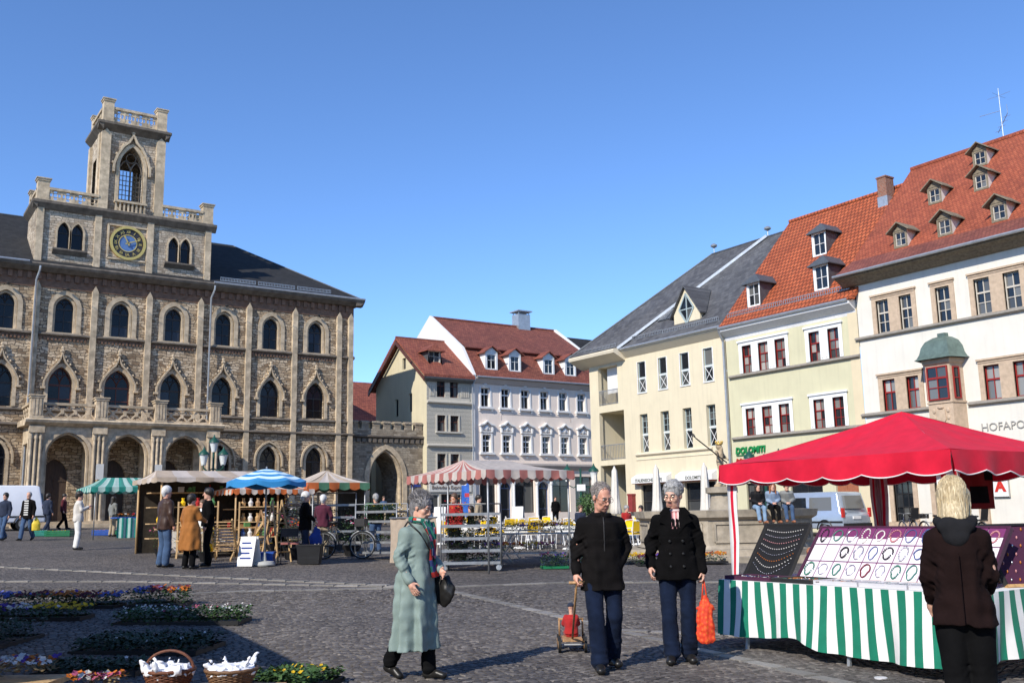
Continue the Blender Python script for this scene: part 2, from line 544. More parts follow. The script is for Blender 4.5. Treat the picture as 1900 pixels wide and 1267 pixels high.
# pale lines of larger stones that cross the square
def stone_line(pts, wdt=.17, step=.42, up=.016):
    for (x0, y0), (x1, y1) in zip(pts[:-1], pts[1:]):
        L = math.hypot(x1 - x0, y1 - y0)
        n = max(1, int(L / step))
        ang = math.atan2(y1 - y0, x1 - x0)
        for i in range(n):
            t = (i + .5) / n
            x, y = x0 + (x1 - x0) * t, y0 + (y1 - y0) * t
            o = obj('band_stone', BAND, ground, (x, y, gz(x, y)), ang + rr.uniform(-.02, .02))
            o.scale = (L / n * .97, wdt * rr.uniform(.9, 1.08), 1)
mb = MB()
mb.prism([(-.5, -.5), (.5, -.5), (.5, .5), (-.5, .5)], 'z', -.01, .017)
mb.prism([(-.47, -.44), (.47, -.44), (.47, .44), (-.47, .44)], 'z', .017, .021)
BAND = mb.mesh('band_stone', M_BAND)
stone_line([(8.6, 15.3), (8.2, 12.6), (7.75, 9.9), (7.3, 7.2), (6.9, 4.6)])
stone_line([(8.6, 15.3), (11.2, 14.9), (14.5, 13.0), (17.2, 11.5)])
stone_line([(8.6, 15.3), (7.2, 17.6), (5.2, 21.0), (2.6, 25.5)])
stone_line([(7.6, 9.2), (9.2, 7.2), (10.0, 4.6)], .2)
stone_line([(1.2, 17.3), (3.2, 16.5), (5.6, 16.3), (8.6, 15.3)])
stone_line([(1.0, 21.5), (4.4, 19.4), (8.6, 15.3)])
# ================================================================== facade helpers (x right, y into the building, z up)
M_GLASS = glass_mat('window_glass', cut=.6)
M_GLASS_TH = glass_mat('town_hall_glass', (0.006, 0.006, 0.008), (0.03, 0.035, 0.05), 0.6)
for n_ in M_GLASS_TH.node_tree.nodes:
    if n_.type == 'BSDF_PRINCIPLED': n_.inputs['Specular IOR Level'].default_value = .3; n_.inputs['Roughness'].default_value = .12
M_GLASS_C = glass_mat('curtain_reflection_glass', (0.02, 0.022, 0.026), (0.42, 0.40, 0.36), 0.25)  # pale tone is curtains plus reflections painted into the panes
M_WHITEF = plain('white_window_paint', (0.78, 0.78, 0.76), 0.5, 0.06, 20)
M_REDF = plain('red_window_paint', (0.27, 0.022, 0.018), 0.45, 0.15, 20)
M_BROWNF = plain('brown_window_paint', (0.10, 0.035, 0.025), 0.5, 0.2, 20)
M_DARKF = plain('dark_window_iron', (0.03, 0.028, 0.028), 0.5, 0.2, 20)
M_GREYF = plain('grey_green_window_paint', (0.36, 0.43, 0.43), 0.5, 0.1, 20)
M_BEIGEF = plain('beige_window_paint', (0.55, 0.5, 0.42), 0.5, 0.1, 20)
M_ZINC = plain('zinc', (0.42, 0.44, 0.46), 0.42, 0.15, 5, 0.0, 60, 0.6, 0.5)
M_LEAD = plain('dark_lead', (0.10, 0.11, 0.12), 0.5, 0.2, 5, 0.0, 60, 0.3, 0.5)
M_COPPER = plain('green_copper', (0.12, 0.17, 0.15), 0.5, 0.25, 4, 0.1, 20, 0.2)
M_BLACK = plain('dark_interior', (0.012, 0.011, 0.01), 0.9, 0.3)

def arch_pts(x0, x1, zs, z1, n=8):
    """pointed arch from the left spring over the apex to the right spring"""
    wd, h = x1 - x0, z1 - zs
    c = (x0 + x1) / 2
    if h < wd * .5:
        return [(c - wd / 2 * math.cos(math.pi * i / (2 * n)), zs + h * math.sin(math.pi * i / (2 * n))) for i in range(2 * n + 1)]
    Rr = (h * h + wd * wd / 4) / wd
    a1 = math.acos((Rr - wd / 2) / Rr)
    left = [(x0 + Rr - Rr * math.cos(a1 * i / n), zs + Rr * math.sin(a1 * i / n)) for i in range(n + 1)]
    return left + [(x0 + x1 - x, z) for x, z in reversed(left[:-1])]

def wall(mb, x0, x1, z0, z1, ops, y=0.0, t=0.25, mi=0, rmi=None):
    """wall face at y with openings: (x0, x1, z0, z1[, spring]); jambs go t deep"""
    rmi = mi if rmi is None else rmi
    gx = sorted(set([x0, x1] + [v for o in ops for v in o[:2] if x0 < v < x1]))
    gzv = sorted(set([z0, z1] + [v for o in ops for v in o[2:4] if z0 < v < z1]))
    for i in range(len(gx) - 1):
        for j in range(len(gzv) - 1):
            cx, cz = (gx[i] + gx[i + 1]) / 2, (gzv[j] + gzv[j + 1]) / 2
            if any(o[0] < cx < o[1] and o[2] < cz < o[3] for o in ops): continue
            mb.face([(gx[i], y, gzv[j]), (gx[i + 1], y, gzv[j]), (gx[i + 1], y, gzv[j + 1]), (gx[i], y, gzv[j + 1])], mi)
    for o in ops:
        a, b, c, d = o[:4]
        zs = o[4] if len(o) > 4 else d
        mb.face([(a, y, c), (a, y + t, c), (a, y + t, zs), (a, y, zs)], rmi)
        mb.face([(b, y, c), (b, y, zs), (b, y + t, zs), (b, y + t, c)], rmi)
        mb.face([(a, y, c), (b, y, c), (b, y + t, c), (a, y + t, c)], rmi)
        if zs == d:
            mb.face([(a, y, d), (a, y + t, d), (b, y + t, d), (b, y, d)], rmi)
        else:
            pts = arch_pts(a, b, zs, d)
            for p, q in zip(pts[:-1], pts[1:]):
                mb.face([(p[0], y, p[1]), (q[0], y, q[1]), (q[0], y, d), (p[0], y, d)], mi)
                mb.face([(p[0], y, p[1]), (p[0], y + t, p[1]), (q[0], y + t, q[1]), (q[0], y, q[1])], rmi)

def band(mb, pts, wd, y0, y1, mi=0, inset=0.0):
    """a moulding of width wd outside a path of (x, z) points, from y0 (front) to y1"""
    n = len(pts)
    out, inn = [], []
    for i in range(n):
        a, b = pts[max(i - 1, 0)], pts[min(i + 1, n - 1)]
        tx, tz = b[0] - a[0], b[1] - a[1]
        L = math.hypot(tx, tz) or 1
        nx, nz = -tz / L, tx / L
        inn.append((pts[i][0] - nx * inset, pts[i][1] - nz * inset))
        out.append((pts[i][0] + nx * wd, pts[i][1] + nz * wd))
    for i in range(n - 1):
        a, b, c, d = inn[i], inn[i + 1], out[i + 1], out[i]
        mb.face([(a[0], y0, a[1]), (b[0], y0, b[1]), (c[0], y0, c[1]), (d[0], y0, d[1])], mi)
        mb.face([(d[0], y0, d[1]), (c[0], y0, c[1]), (c[0], y1, c[1]), (d[0], y1, d[1])], mi)
        mb.face([(a[0], y1, a[1]), (b[0], y1, b[1]), (b[0], y0, b[1]), (a[0], y0, a[1])], mi)
    for i in (0, n - 1):
        a, d = inn[i], out[i]
        mb.face([(a[0], y0, a[1]), (d[0], y0, d[1]), (d[0], y1, d[1]), (a[0], y1, a[1])], mi)

_wins = {}
def window(parent, x0, x1, z0, z1, y, nx, rows, fm, gm=None, fr=.06, bar=.035, name='window', spring=None, trac=0, dep=.06, heavy=None):
    """frame with glazing bars as one part, every pane a piece under it"""
    gm = gm or M_GLASS
    wd, h = round(x1 - x0, 3), round(z1 - z0, 3)
    sp = None if spring is None else round(spring - z0, 3)
    key = (wd, h, nx, tuple(rows), fm.name, gm.name, fr, bar, sp, trac, heavy)
    if key not in _wins:
        mb = MB()
        hh = sp if sp is not None else h
        panes = []
        if sp is None:
            mb.box(0, wd, 0, dep, 0, fr); mb.box(0, wd, 0, dep, h - fr, h)
            mb.box(0, fr, 0, dep, fr, h - fr); mb.box(wd - fr, wd, 0, dep, fr, h - fr)
        else:
            band(mb, [(0, 0), (0, sp)] + arch_pts(0, wd, sp, h)[1:-1] + [(wd, sp), (wd, 0)], 0, 0, dep, 0, fr)
            mb.box(fr, wd - fr, 0, dep, 0, fr)
            mb.box(fr, wd - fr, .001, dep, sp - bar, sp + bar)
            if trac:
                ap = arch_pts(wd * .5, wd - fr, sp + bar, sp + (h - sp) * .62, 5)
                mb.tube([(p[0], dep / 2, p[1]) for p in ap], bar * .7, 4)
                ap = arch_pts(fr, wd * .5, sp + bar, sp + (h - sp) * .62, 5)
                mb.tube([(p[0], dep / 2, p[1]) for p in ap], bar * .7, 4)
                mb.tube([(wd / 2 + (h - sp) * .16 * math.cos(k * math.pi / 4), dep / 2, sp + (h - sp) * .68 + (h - sp) * .16 * math.sin(k * math.pi / 4)) for k in range(9)], bar * .5, 4, cap=False)
            else:
                mb.box(wd / 2 - bar / 2, wd / 2 + bar / 2, .002, dep, sp + bar, h - fr)
        edges = [fr + (wd - 2 * fr) * i / nx for i in range(nx + 1)]
        zz = [fr] + [fr + (hh - (fr if sp is None else bar) - fr) * r for r in rows] + [hh - (fr if sp is None else bar)]
        for e in edges[1:-1]: mb.box(e - bar / 2, e + bar / 2, .002, dep, fr, zz[-1])
        for i, z in enumerate(zz[1:-1]):
            b2 = bar if not (heavy is not None and i == heavy) else bar * 2.2
            mb.box(fr, wd - fr, .001 if b2 == bar else -.012, dep, z - b2 / 2, z + b2 / 2)
        for i in range(nx):
            for j in range(len(zz) - 1):
                pm = MB(); a, b, c, d = edges[i], edges[i + 1], zz[j], zz[j + 1]
                pm.box(0, b - a, 0, .008, 0, d - c)
                panes.append((pm.mesh('pane', gm), (a, dep * .7, c)))
        if sp is not None:
            pm = MB()
            ap = arch_pts(fr * .5, wd - fr * .5, sp, h - fr * .5)
            pm.prism(ap, 'y', 0, .008)
            panes.append((pm.mesh('pane', gm), (0, dep * .7, 0)))
        _wins[key] = (mb.mesh(name, fm), panes)
    fme, panes = _wins[key]
    wo_ = obj(name, fme, parent, (x0, y, z0))
    for pme, l in panes: obj('pane', pme, wo_, l)
    return wo_

def one(name, mat, parent, fn, **kw):
    mb = MB(); fn(mb)
    return mb.build(name, mat, parent, **kw)

def box_part(name, mat, parent, *b, **kw):
    mb = MB(); mb.box(*b)
    return mb.build(name, mat, parent, **kw)

def downpipe(parent, x, y, z0, z1, r=.06, kick=.35, name='downpipe', mat=None):
    mb = MB()
    mb.tube([(x + .12, y - kick, z1), (x + .1, y - kick, z1 - .25), (x, y, z1 - .75), (x, y, z0)], r, 8)
    for z in (z0 + 1.5, z0 + 4, z0 + 7): 
        if z < z1 - 1: mb.lathe([(r + .015, -.03), (r + .015, .03)], (x, y, z), 8)
    return mb.build(name, mat or M_ZINC, parent, smooth=True)
# ================================================================== the town hall
M_RUBBLE = masonry('town_hall_rubble', [(0.29, 0.195, 0.118), (0.57, 0.43, 0.275), (0.78, 0.62, 0.43), (0.43, 0.31, 0.195)], (0.12, 0.095, 0.07), .40, .17, .02, .1, (0.055, 0.042, 0.03), .62)
M_TOWERST = masonry('town_hall_pale_stone', [(0.39, 0.30, 0.21), (0.58, 0.47, 0.35), (0.73, 0.62, 0.48), (0.48, 0.38, 0.28)], (0.2, 0.17, 0.13), .36, .16, .016, .08, (0.07, 0.055, 0.042), .8)
M_DRESSED = plain('dressed_sandstone', (0.54, 0.43, 0.295), 0.85, 0.4, 3.0, 0.35, 30, dirt=0.95)
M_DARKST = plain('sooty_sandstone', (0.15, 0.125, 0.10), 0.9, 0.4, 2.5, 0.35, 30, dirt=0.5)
M_REDBRICK = plain('red_brick_frieze', (0.2, 0.115, 0.075), 0.9, 0.3, 4.0, 0.3, 40, dirt=0.4)
M_SLATE = tiles('dark_slate', [(0.010, 0.0105, 0.012), (0.016, 0.0165, 0.018), (0.022, 0.022, 0.023)], .3, .16, .01, .2, .95, .4)
M_GOLD = plain('gilding', (0.75, 0.52, 0.16), 0.35, 0.15, 20, metal=0.6)
M_CLOCKBLUE = plain('clock_blue', (0.10, 0.19, 0.40), 0.5, 0.15, 6)
M_CLOCKDARK = plain('clock_dark_ring', (0.035, 0.035, 0.04), 0.5, 0.2, 6)

TY = 60.83
G0 = 1.1                       # walls start below the paving
th = thing('town_hall', 'brown stone gothic town hall with clock tower and arcaded balcony', 'town hall', (0, TY, 0))
BAY = [12.65 + 3.135 * k for k in range(-4, 5)]
XL, XR = -2.6, 27.88
ops = []
for k, c in enumerate(BAY):
    ops.append((c - .64, c + .64, 12.5, 14.75, 13.95))
    wd = .74 if k == 4 else .65
    ops.append((c - wd, c + wd, 8.1, 10.5, 9.45))
    if k >= 6 or k <= 2: ops.append((c - .58, c + .58, 3.4, 6.2, 5.25))
for k in (3, 4, 5):
    c = BAY[k]; ops.append((c - .7, c + .7, G0, 5.2, 4.2))
mb = MB()
wall(mb, XL, XR, G0, 16.15, ops, 0, .45)
mb.face([(XR, 0, G0), (XR, 14, G0), (XR, 14, 16.15), (XR, 0, 16.15)])
mb.face([(XL, 0, G0), (XL, 0, 16.15), (XL, 14, 16.15), (XL, 14, G0)])
mb.face([(XL, 14, G0), (XL, 14, 16.15), (XR, 14, 16.15), (XR, 14, G0)])
mb.build('wall', M_RUBBLE, th)

# windows of the three storeys, with their stone surrounds
sur2 = MB(); c = 0
band(sur2, [(-.64, 0), (-.64, 1.45)] + [(x, z) for x, z in arch_pts(-.64, .64, 1.45, 2.25)[1:-1]] + [(.64, 1.45), (.64, 0)], .26, -.07, .1)
band(sur2, [(-.5, 0), (-.5, 1.45)] + [(x, z) for x, z in arch_pts(-.5, .5, 1.45, 2.11)[1:-1]] + [(.5, 1.45), (.5, 0)], .13, .08, .3)
sur2.box(-.95, .95, -.16, .3, -.14, -.001)
SUR2 = sur2.mesh('window_surround', M_DRESSED)
def ogee(wd, top, soff):
    mb = MB()
    band(mb, [(-wd, 0), (-wd, 1.35)] + arch_pts(-wd, wd, 1.35, 2.4)[1:-1] + [(wd, 1.35), (wd, 0)], .2, -.08, .12)
    # hood with an ogee tip
    hood = [(-wd - .22, 1.2), (-wd - .2, 1.55), (-wd * .84 - .08, 2.0), (-wd * .5, 2.42), (-.16, 2.62), (-.05, 2.84), (0, 3.15)]
    hood = hood + [(-x, z) for x, z in reversed(hood[:-1])]
    band(mb, hood, .085, -.24, .05)
    mb.box(-wd - .42, -wd - .16, -.24, .05, 1.08, 1.2); mb.box(wd + .16, wd + .42, -.24, .05, 1.08, 1.2)
    # crockets up the hood and the finial
    for q in (1, 2, 3, 4, 5):
        x, z = hood[q]
        for s in (-1, 1):
            mb.ball((s * (abs(x) + .13), -.14, z + .12), (.075, .09, .08), 5, 4)
    mb.box(-.05, .05, -.2, -.08, 3.1, 3.45)
    mb.ball((0, -.14, 3.3), (.16, .12, .08), 6, 4); mb.ball((0, -.14, 3.5), (.09, .08, .11), 6, 4)
    return mb.mesh('hood_moulding', M_DRESSED)
OGEE = ogee(.65, 0, 0); OGEEW = ogee(.74, 0, 0)
sur0 = MB()
band(sur0, [(-.58, 0), (-.58, 1.85)] + arch_pts(-.58, .58, 1.85, 2.8)[1:-1] + [(.58, 1.85), (.58, 0)], .16, -.04, .12)
band(sur0, [(-.86, 1.5), (-.86, 1.85)] + arch_pts(-.86, .86, 1.85, 3.02)[1:-1] + [(.86, 1.85), (.86, 1.5)], .1, -.17, .05)
sur0.box(-.8, .8, -.12, .3, -.14, -.001)
SUR0 = sur0.mesh('window_surround', M_DRESSED)
for k, c in enumerate(BAY):
    obj('window_surround', SUR2, th, (c, 0, 12.5))
    window(th, c - .5, c + .5, 12.5, 14.6, .3, 2, (.5,), M_DARKF, M_GLASS_TH, .05, .045, spring=13.95, trac=1)
    wd = .74 if k == 4 else .65
    obj('hood_moulding', OGEEW if k == 4 else OGEE, th, (c, 0, 8.1))
    window(th, c - wd, c + wd, 8.1, 10.5, .3, 2, (.4,), M_BROWNF if k in (3, 4) else M_DARKF, M_GLASS_TH, .06, .05, spring=9.45, trac=1)
    if k >= 6 or k <= 2:
        obj('window_surround', SUR0, th, (c, 0, 3.4))
        window(th, c - .58, c + .58, 3.4, 6.2, .3, 2, (.5,), M_DARKF, M_GLASS_TH, .06, .05, spring=5.25, trac=1)
    if k in (3, 4, 5):
        dm = MB(); dm.prism([(c - .7, G0), (c + .7, G0)] + list(reversed(arch_pts(c - .7, c + .7, 4.2, 5.2))), 'y', .3, .36)
        dm.box(c - .03, c + .03, .27, .31, G0, 4.2); dm.box(c - .7, c + .7, .27, .31, 3.9, 4.0)
        dm.build('door', wood('dark_oak_door', (0.07, 0.045, 0.03)) if k == 3 else bpy.data.materials['dark_oak_door'], th)

# pilasters, string courses, frieze, cornice
pil = MB(); pil.box(-.17, .17, -.22, 0, 0, 14.0); pil.box(-.23, .23, -.28, 0, 0, 1.6); pil.prism([(-.17, 14.0), (.17, 14.0), (0, 14.35)], 'y', -.22, 0)
PIL = pil.mesh('pilaster', M_DRESSED)
for x in [c + 1.57 + .02 for c in BAY[:-1]] + [XL + .25, BAY[-1] + 1.63, XR - .2]:
    obj('pilaster', PIL, th, (x, 0, G0))
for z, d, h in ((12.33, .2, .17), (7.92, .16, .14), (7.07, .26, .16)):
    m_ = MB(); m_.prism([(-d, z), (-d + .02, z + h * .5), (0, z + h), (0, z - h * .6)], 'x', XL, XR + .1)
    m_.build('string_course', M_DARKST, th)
den = MB()
for k, c in enumerate(BAY):
    m_ = MB()
    for i in range(13):
        x = c - 1.26 + i * .2
        m_.box(x, x + .1, -.09, .01, 12.03, 12.2)
    m_.box(c - 1.3, c + 1.3, -.06, .01, 12.2, 12.24)
    m_.build('dentil_row', M_REDBRICK, th)
m_ = MB(); m_.box(XL, XR + .04, -.05, .0, 15.1, 15.95)
for i in range(60): 
    x = XL + .3 + i * .51
    if x < XR - .2: m_.box(x, x + .24, -.16, -.04, 15.55, 15.95)
m_.build('frieze', M_REDBRICK, th)
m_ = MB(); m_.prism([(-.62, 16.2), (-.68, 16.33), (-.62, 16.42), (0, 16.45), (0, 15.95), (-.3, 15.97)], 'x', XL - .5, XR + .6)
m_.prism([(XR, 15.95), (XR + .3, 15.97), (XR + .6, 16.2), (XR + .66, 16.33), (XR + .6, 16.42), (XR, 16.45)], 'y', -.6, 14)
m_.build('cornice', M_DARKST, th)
m_ = MB(); m_.tube([(XL - .5, -.66, 16.42), (7.4, -.66, 16.42)], .075, 8); m_.build('gutter', M_ZINC, th, smooth=True)
m_ = MB(); m_.tube([(18.0, -.66, 16.42), (XR + .62, -.66, 16.42)], .075, 8); m_.build('gutter', M_ZINC, th, smooth=True)
downpipe(th, 7.85, -.32, G0, 16.2); downpipe(th, 17.95, -.32, G0, 16.2)

# roof, hipped
ZR, RY = 21.15, 7.0
m_ = MB(); e = .55
a, b, c_, d_ = (XL - e, -e, 16.4), (XR + e, -e, 16.4), (XR + e, 14 + e, 16.4), (XL - e, 14 + e, 16.4)
p, q = (XL + 6.3, RY, ZR), (XR - 6.3, RY, ZR)
m_.face([a, b, q, p]); m_.face([b, c_, q]); m_.face([c_, d_, p, q]); m_.face([d_, a, p]); m_.face([a, d_, c_, b])
roof = m_.build('roof', M_SLATE, th)
m_ = MB(); m_.tube([b, q], .06, 6); m_.tube([p, q], .07, 6); m_.tube([a, p], .06, 6); m_.build('ridge_capping', M_LEAD, roof)
for x0, x1 in ((18.6, 20.9), (21.1, 23.6), (23.8, 26.2)):
    m_ = MB()
    for i in range(24):
        x = x0 + (x1 - x0) * i / 23; m_.box(x - .012, x + .012, -.02, .0, 16.72, 16.98)
    m_.box(x0, x1, -.03, .01, 16.95, 16.98); m_.box(x0, x1, -.03, .01, 16.74, 16.77)
    m_.build('snow_guard', M_ZINC, roof)

# attic block under the tower
BX0, BX1, BD = 7.65, 17.9, 3.3
bl = MB()
tw = [(8.84, 9.5, 17.52, 19.15, 18.55), (9.6, 10.27, 17.52, 19.15, 18.55), (15.23, 15.87, 17.52, 19.15, 18.55), (15.97, 16.61, 17.52, 19.15, 18.55)]
wall(bl, BX0, BX1, 16.0, 20.15, tw, -.02, .3)
bl.face([(BX0, -.02, 16), (BX0, BD, 16), (BX0, BD, 20.15), (BX0, -.02, 20.15)]); bl.face([(BX1, -.02, 16), (BX1, BD, 16), (BX1, BD, 20.15), (BX1, -.02, 20.15)])
bl.face([(BX0, BD, 16), (BX1, BD, 16), (BX1, BD, 20.15), (BX0, BD, 20.15)]); bl.face([(BX0, -.02, 20.14), (BX1, -.02, 20.14), (BX1, BD, 20.14), (BX0, BD, 20.14)])
block = bl.build('attic_storey', M_TOWERST, th)
for x0, x1 in ((8.84, 9.5), (9.6, 10.27), (15.23, 15.87), (15.97, 16.61)):
    window(block, x0, x1, 17.52, 19.15, .22, 1, (), M_DARKF, M_GLASS_TH, .04, .03, spring=18.55)
    m_ = MB(); band(m_, [(x0, 17.52), (x0, 18.55)] + arch_pts(x0, x1, 18.55, 19.15)[1:-1] + [(x1, 18.55), (x1, 17.52)], .09, -.1, .02); m_.build('window_surround', M_DRESSED, block)
for x0, x1 in ((8.6, 10.5), (15.0, 16.85)):
    m_ = MB(); m_.prism([(-.3, 17.5), (-.3, 17.4), (-.02, 17.15), (-.02, 17.5)], 'x', x0, x1); m_.build('sill', M_DARKST, block)
for x in (7.85, 11.05, 14.1, 17.68):
    box_part('pilaster', M_DRESSED, block, x - .19, x + .19, -.17, -.02, 16.35, 19.85)
m_ = MB(); m_.prism([(-.36, 20.12), (-.36, 20.28), (-.02, 20.3), (-.02, 19.8), (-.1, 19.8)], 'x', BX0 - .25, BX1 + .25)
m_.prism([(BX0 - .3, 20.12), (BX0 - .3, 20.28), (BX0, 20.3), (BX0, 19.8)], 'y', -.3, BD); m_.build('cornice', M_DARKST, block)

def pierced(parent, x0, x1, z0, z1, n, y=-.1, axis='y', th_=.12):
    """parapet of square openings with a four-lobed stone cross in each"""
    mb = MB()
    def bx(a, b, c, d, y0=0, y1=th_):
        if axis == 'y': mb.box(a, b, y + y0, y + y1, c, d)
        else: mb.box(y + y0, y + y1, a, b, c, d)
    bx(x0, x1, z0, z0 + .14); bx(x0, x1, z1 - .16, z1, -.06, th_ + .06)
    L = (x1 - x0) / n
    for i in range(n + 1): bx(max(x0, x0 + i * L - .05), min(x1, x0 + i * L + .05), z0 + .14, z1 - .16, .004, th_ - .004)
    for i in range(n):
        cx, cz = x0 + (i + .5) * L, (z0 + .14 + z1 - .16) / 2
        h2, w2 = (z1 - z0 - .3) / 2, L / 2 - .05
        for k in range(4):      # cusps pointing in from the corners
            sx_, sz_ = (1, 1, -1, -1)[k], (1, -1, 1, -1)[k]
            poly = [(cx + sx_ * w2, cz + sz_ * h2), (cx + sx_ * w2 * .28, cz + sz_ * h2), (cx + sx_ * w2 * .34, cz + sz_ * h2 * .38), (cx + sx_ * w2, cz + sz_ * h2 * .3)]
            if axis == 'y': mb.prism(poly, 'y', y + .02, y + th_ - .02)
            else: mb.prism(poly, 'x', y + .02, y + th_ - .02)
        ring = [(cx + w2 * .5 * math.cos(a_ * math.pi / 4), cz + h2 * .5 * math.sin(a_ * math.pi / 4)) for a_ in range(9)]
        mb.tube([(r_[0], y + th_ / 2, r_[1]) if axis == 'y' else (y + th_ / 2, r_[0], r_[1]) for r_ in ring], .03, 4, cap=False)
    return mb.build('pierced_parapet', M_DRESSED, parent)

def pedestal(parent, x, y, z0, z1, wd=.32, mat=None):
    mb = MB()
    mb.box(x - wd, x + wd, y - wd, y + wd, z0, z1 - .18)
    mb.box(x - wd * 1.15, x + wd * 1.15, y - wd * 1.15, y + wd * 1.15, z1 - .18, z1 - .06); mb.box(x - wd * 1.3, x + wd * 1.3, y - wd * 1.3, y + wd * 1.3, z1 - .06, z1)
    mb.box(x - wd * 1.12, x + wd * 1.12, y - wd * 1.12, y + wd * 1.12, z0, z0 + .12)
    return mb.build('pedestal', mat or M_DRESSED, parent)

pierced(block, BX0 + .6, 11.0, 20.29, 21.15, 4); pierced(block, 14.72, BX1 - .6, 20.29, 21.15, 4)
pierced(block, .3, BD - .3, 20.29, 21.15, 4, BX0 + .02, 'x')
for x, y in ((BX0 + .28, .2), (BX1 - .28, .2), (BX0 + .28, BD - .3), (BX1 - .28, BD - .3)): pedestal(block, x, y, 20.29, 21.68)

# tower
TX0, TX1, TD = 11.02, 14.72, 3.5
cx = (TX0 + TX1) / 2 - .05
tw = MB()
wall(tw, TX0, TX1, 20.14, 25.8, [(cx - .72, cx + .72, 20.95, 24.6, 23.2)], .1, .7)
# a similar opening on the left side, seen obliquely
for yy in ((.1, 1.15), (2.55, TD)):
    tw.face([(TX0, yy[0], 20.14), (TX0, yy[1], 20.14), (TX0, yy[1], 25.8), (TX0, yy[0], 25.8)])
tw.face([(TX0, 1.15, 24.0), (TX0, 2.55, 24.0), (TX0, 2.55, 25.8), (TX0, 1.15, 25.8)]); tw.face([(TX0, 1.15, 20.14), (TX0, 2.55, 20.14), (TX0, 2.55, 21), (TX0, 1.15, 21)])
tw.face([(TX1, .1, 20.14), (TX1, TD, 20.14), (TX1, TD, 25.8), (TX1, .1, 25.8)])
tw.face([(TX0, TD, 20.14), (TX1, TD, 20.14), (TX1, TD, 21.2), (TX0, TD, 21.2)]); tw.face([(TX0, TD, 24.2), (TX1, TD, 24.2), (TX1, TD, 25.8), (TX0, TD, 25.8)])
for xx in ((TX0, cx - .8), (cx + .8, TX1)): tw.face([(xx[0], TD, 21.2), (xx[1], TD, 21.2), (xx[1], TD, 24.2), (xx[0], TD, 24.2)])
tw.face([(TX0, .1, 25.79), (TX1, .1, 25.79), (TX1, TD, 25.79), (TX0, TD, 25.79)])
tower = tw.build('tower', M_TOWERST, th)
for x0 in (TX0 - .06, TX1 - .48):
    m_ = MB(); m_.box(x0, x0 + .54, -.12, .1, 20.2, 25.2); m_.prism([(x0, 25.2), (x0 + .54, 25.2), (x0 + .27, 25.5)], 'y', -.12, .1); m_.build('pilaster', M_DRESSED, tower)
for y0 in (.1, TD - .5):
    m_ = MB(); m_.box(TX0 - .16, TX0, y0, y0 + .5, 20.2, 25.2); m_.build('pilaster', M_DRESSED, tower)
m_ = MB()
band(m_, [(cx - .72, 20.95), (cx - .72, 23.2)] + arch_pts(cx - .72, cx + .72, 23.2, 24.6)[1:-1] + [(cx + .72, 23.2), (cx + .72, 20.95)], .2, -.04, .25)
hood = [(-1.0, 22.8), (-1.0, 23.3), (-.82, 23.9), (-.5, 24.5), (-.18, 24.82), (-.05, 25.1), (0, 25.3)]
hood = hood + [(-x, z) for x, z in reversed(hood[:-1])]
band(m_, [(cx + x, z) for x, z in hood], .13, -.15, .12)
for x, z in hood[1:-1]: m_.ball((cx + x * 1.14, -.06, z + .1), (.09, .1, .09), 5, 4)
m_.box(cx - .04, cx + .04, -.1, .0, 25.2, 25.75); m_.ball((cx, -.05, 25.5), (.14, .1, .08), 6, 4)
m_.build('hood_moulding', M_DRESSED, tower)
m_ = MB()       # tracery with the open louvre grid behind it
m_.box(cx - .04, cx + .04, .3, .42, 20.95, 23.4)
for s in (-1, 1):
    m_.tube([(p_[0], .36, p_[1]) for p_ in arch_pts(min(cx, cx + s * .68), max(cx, cx + s * .68), 23.0, 23.75, 5)], .045, 5)
m_.tube([(cx + .3 * math.cos(k * math.pi / 5), .36, 23.95 + .3 * math.sin(k * math.pi / 5)) for k in range(11)], .04, 5, cap=False)
for i in range(1, 7):
    z = 20.95 + i * .31
    m_.box(cx - .7, cx + .7, .45, .49, z - .02, z + .02)
for i in range(-3, 4): m_.box(cx + i * .2 - .02, cx + i * .2 + .02, .46, .5, 20.95, 23.1)
m_.build('tracery', M_DARKST, tower)
m_ = MB(); m_.box(cx - .95, cx + .95, -.32, .1, 20.85, 20.98); m_.box(cx - .95, cx + .95, -.3, .1, 20.2, 20.32)
for i in range(8): m_.box(cx - .9 + i * .24, cx - .8 + i * .24, -.25, -.15, 20.32, 20.85)
m_.build('tower_balcony', M_DRESSED, tower)
m_ = MB(); m_.prism([(-.36, 25.75), (-.36, 25.9), (.1, 25.95), (.1, 25.4)], 'x', TX0 - .3, TX1 + .3)
m_.prism([(TX0 - .36, 25.75), (TX0 - .36, 25.9), (TX0, 25.95), (TX0, 25.4)], 'y', -.3, TD + .2)
m_.prism([(TX1 + .36, 25.75), (TX1, 25.4), (TX1, 25.95), (TX1 + .36, 25.9)], 'y', -.3, TD + .2); m_.build('cornice', M_DARKST, tower)
pierced(tower, TX0 + .55, TX1 - .55, 25.93, 26.95, 4); pierced(tower, .4, TD - .3, 25.93, 26.95, 4, TX0 - .02, 'x')
pierced(tower, TX0 + .55, TX1 - .55, 25.93, 26.95, 4, TD - .1); pierced(tower, .4, TD - .3, 25.93, 26.95, 4, TX1 - .1, 'x')
for x, y in ((TX0 + .25, .1), (TX1 - .25, .1), (TX0 + .25, TD - .15), (TX1 - .25, TD - .15)): pedestal(tower, x, y, 25.93, 27.42, .3)

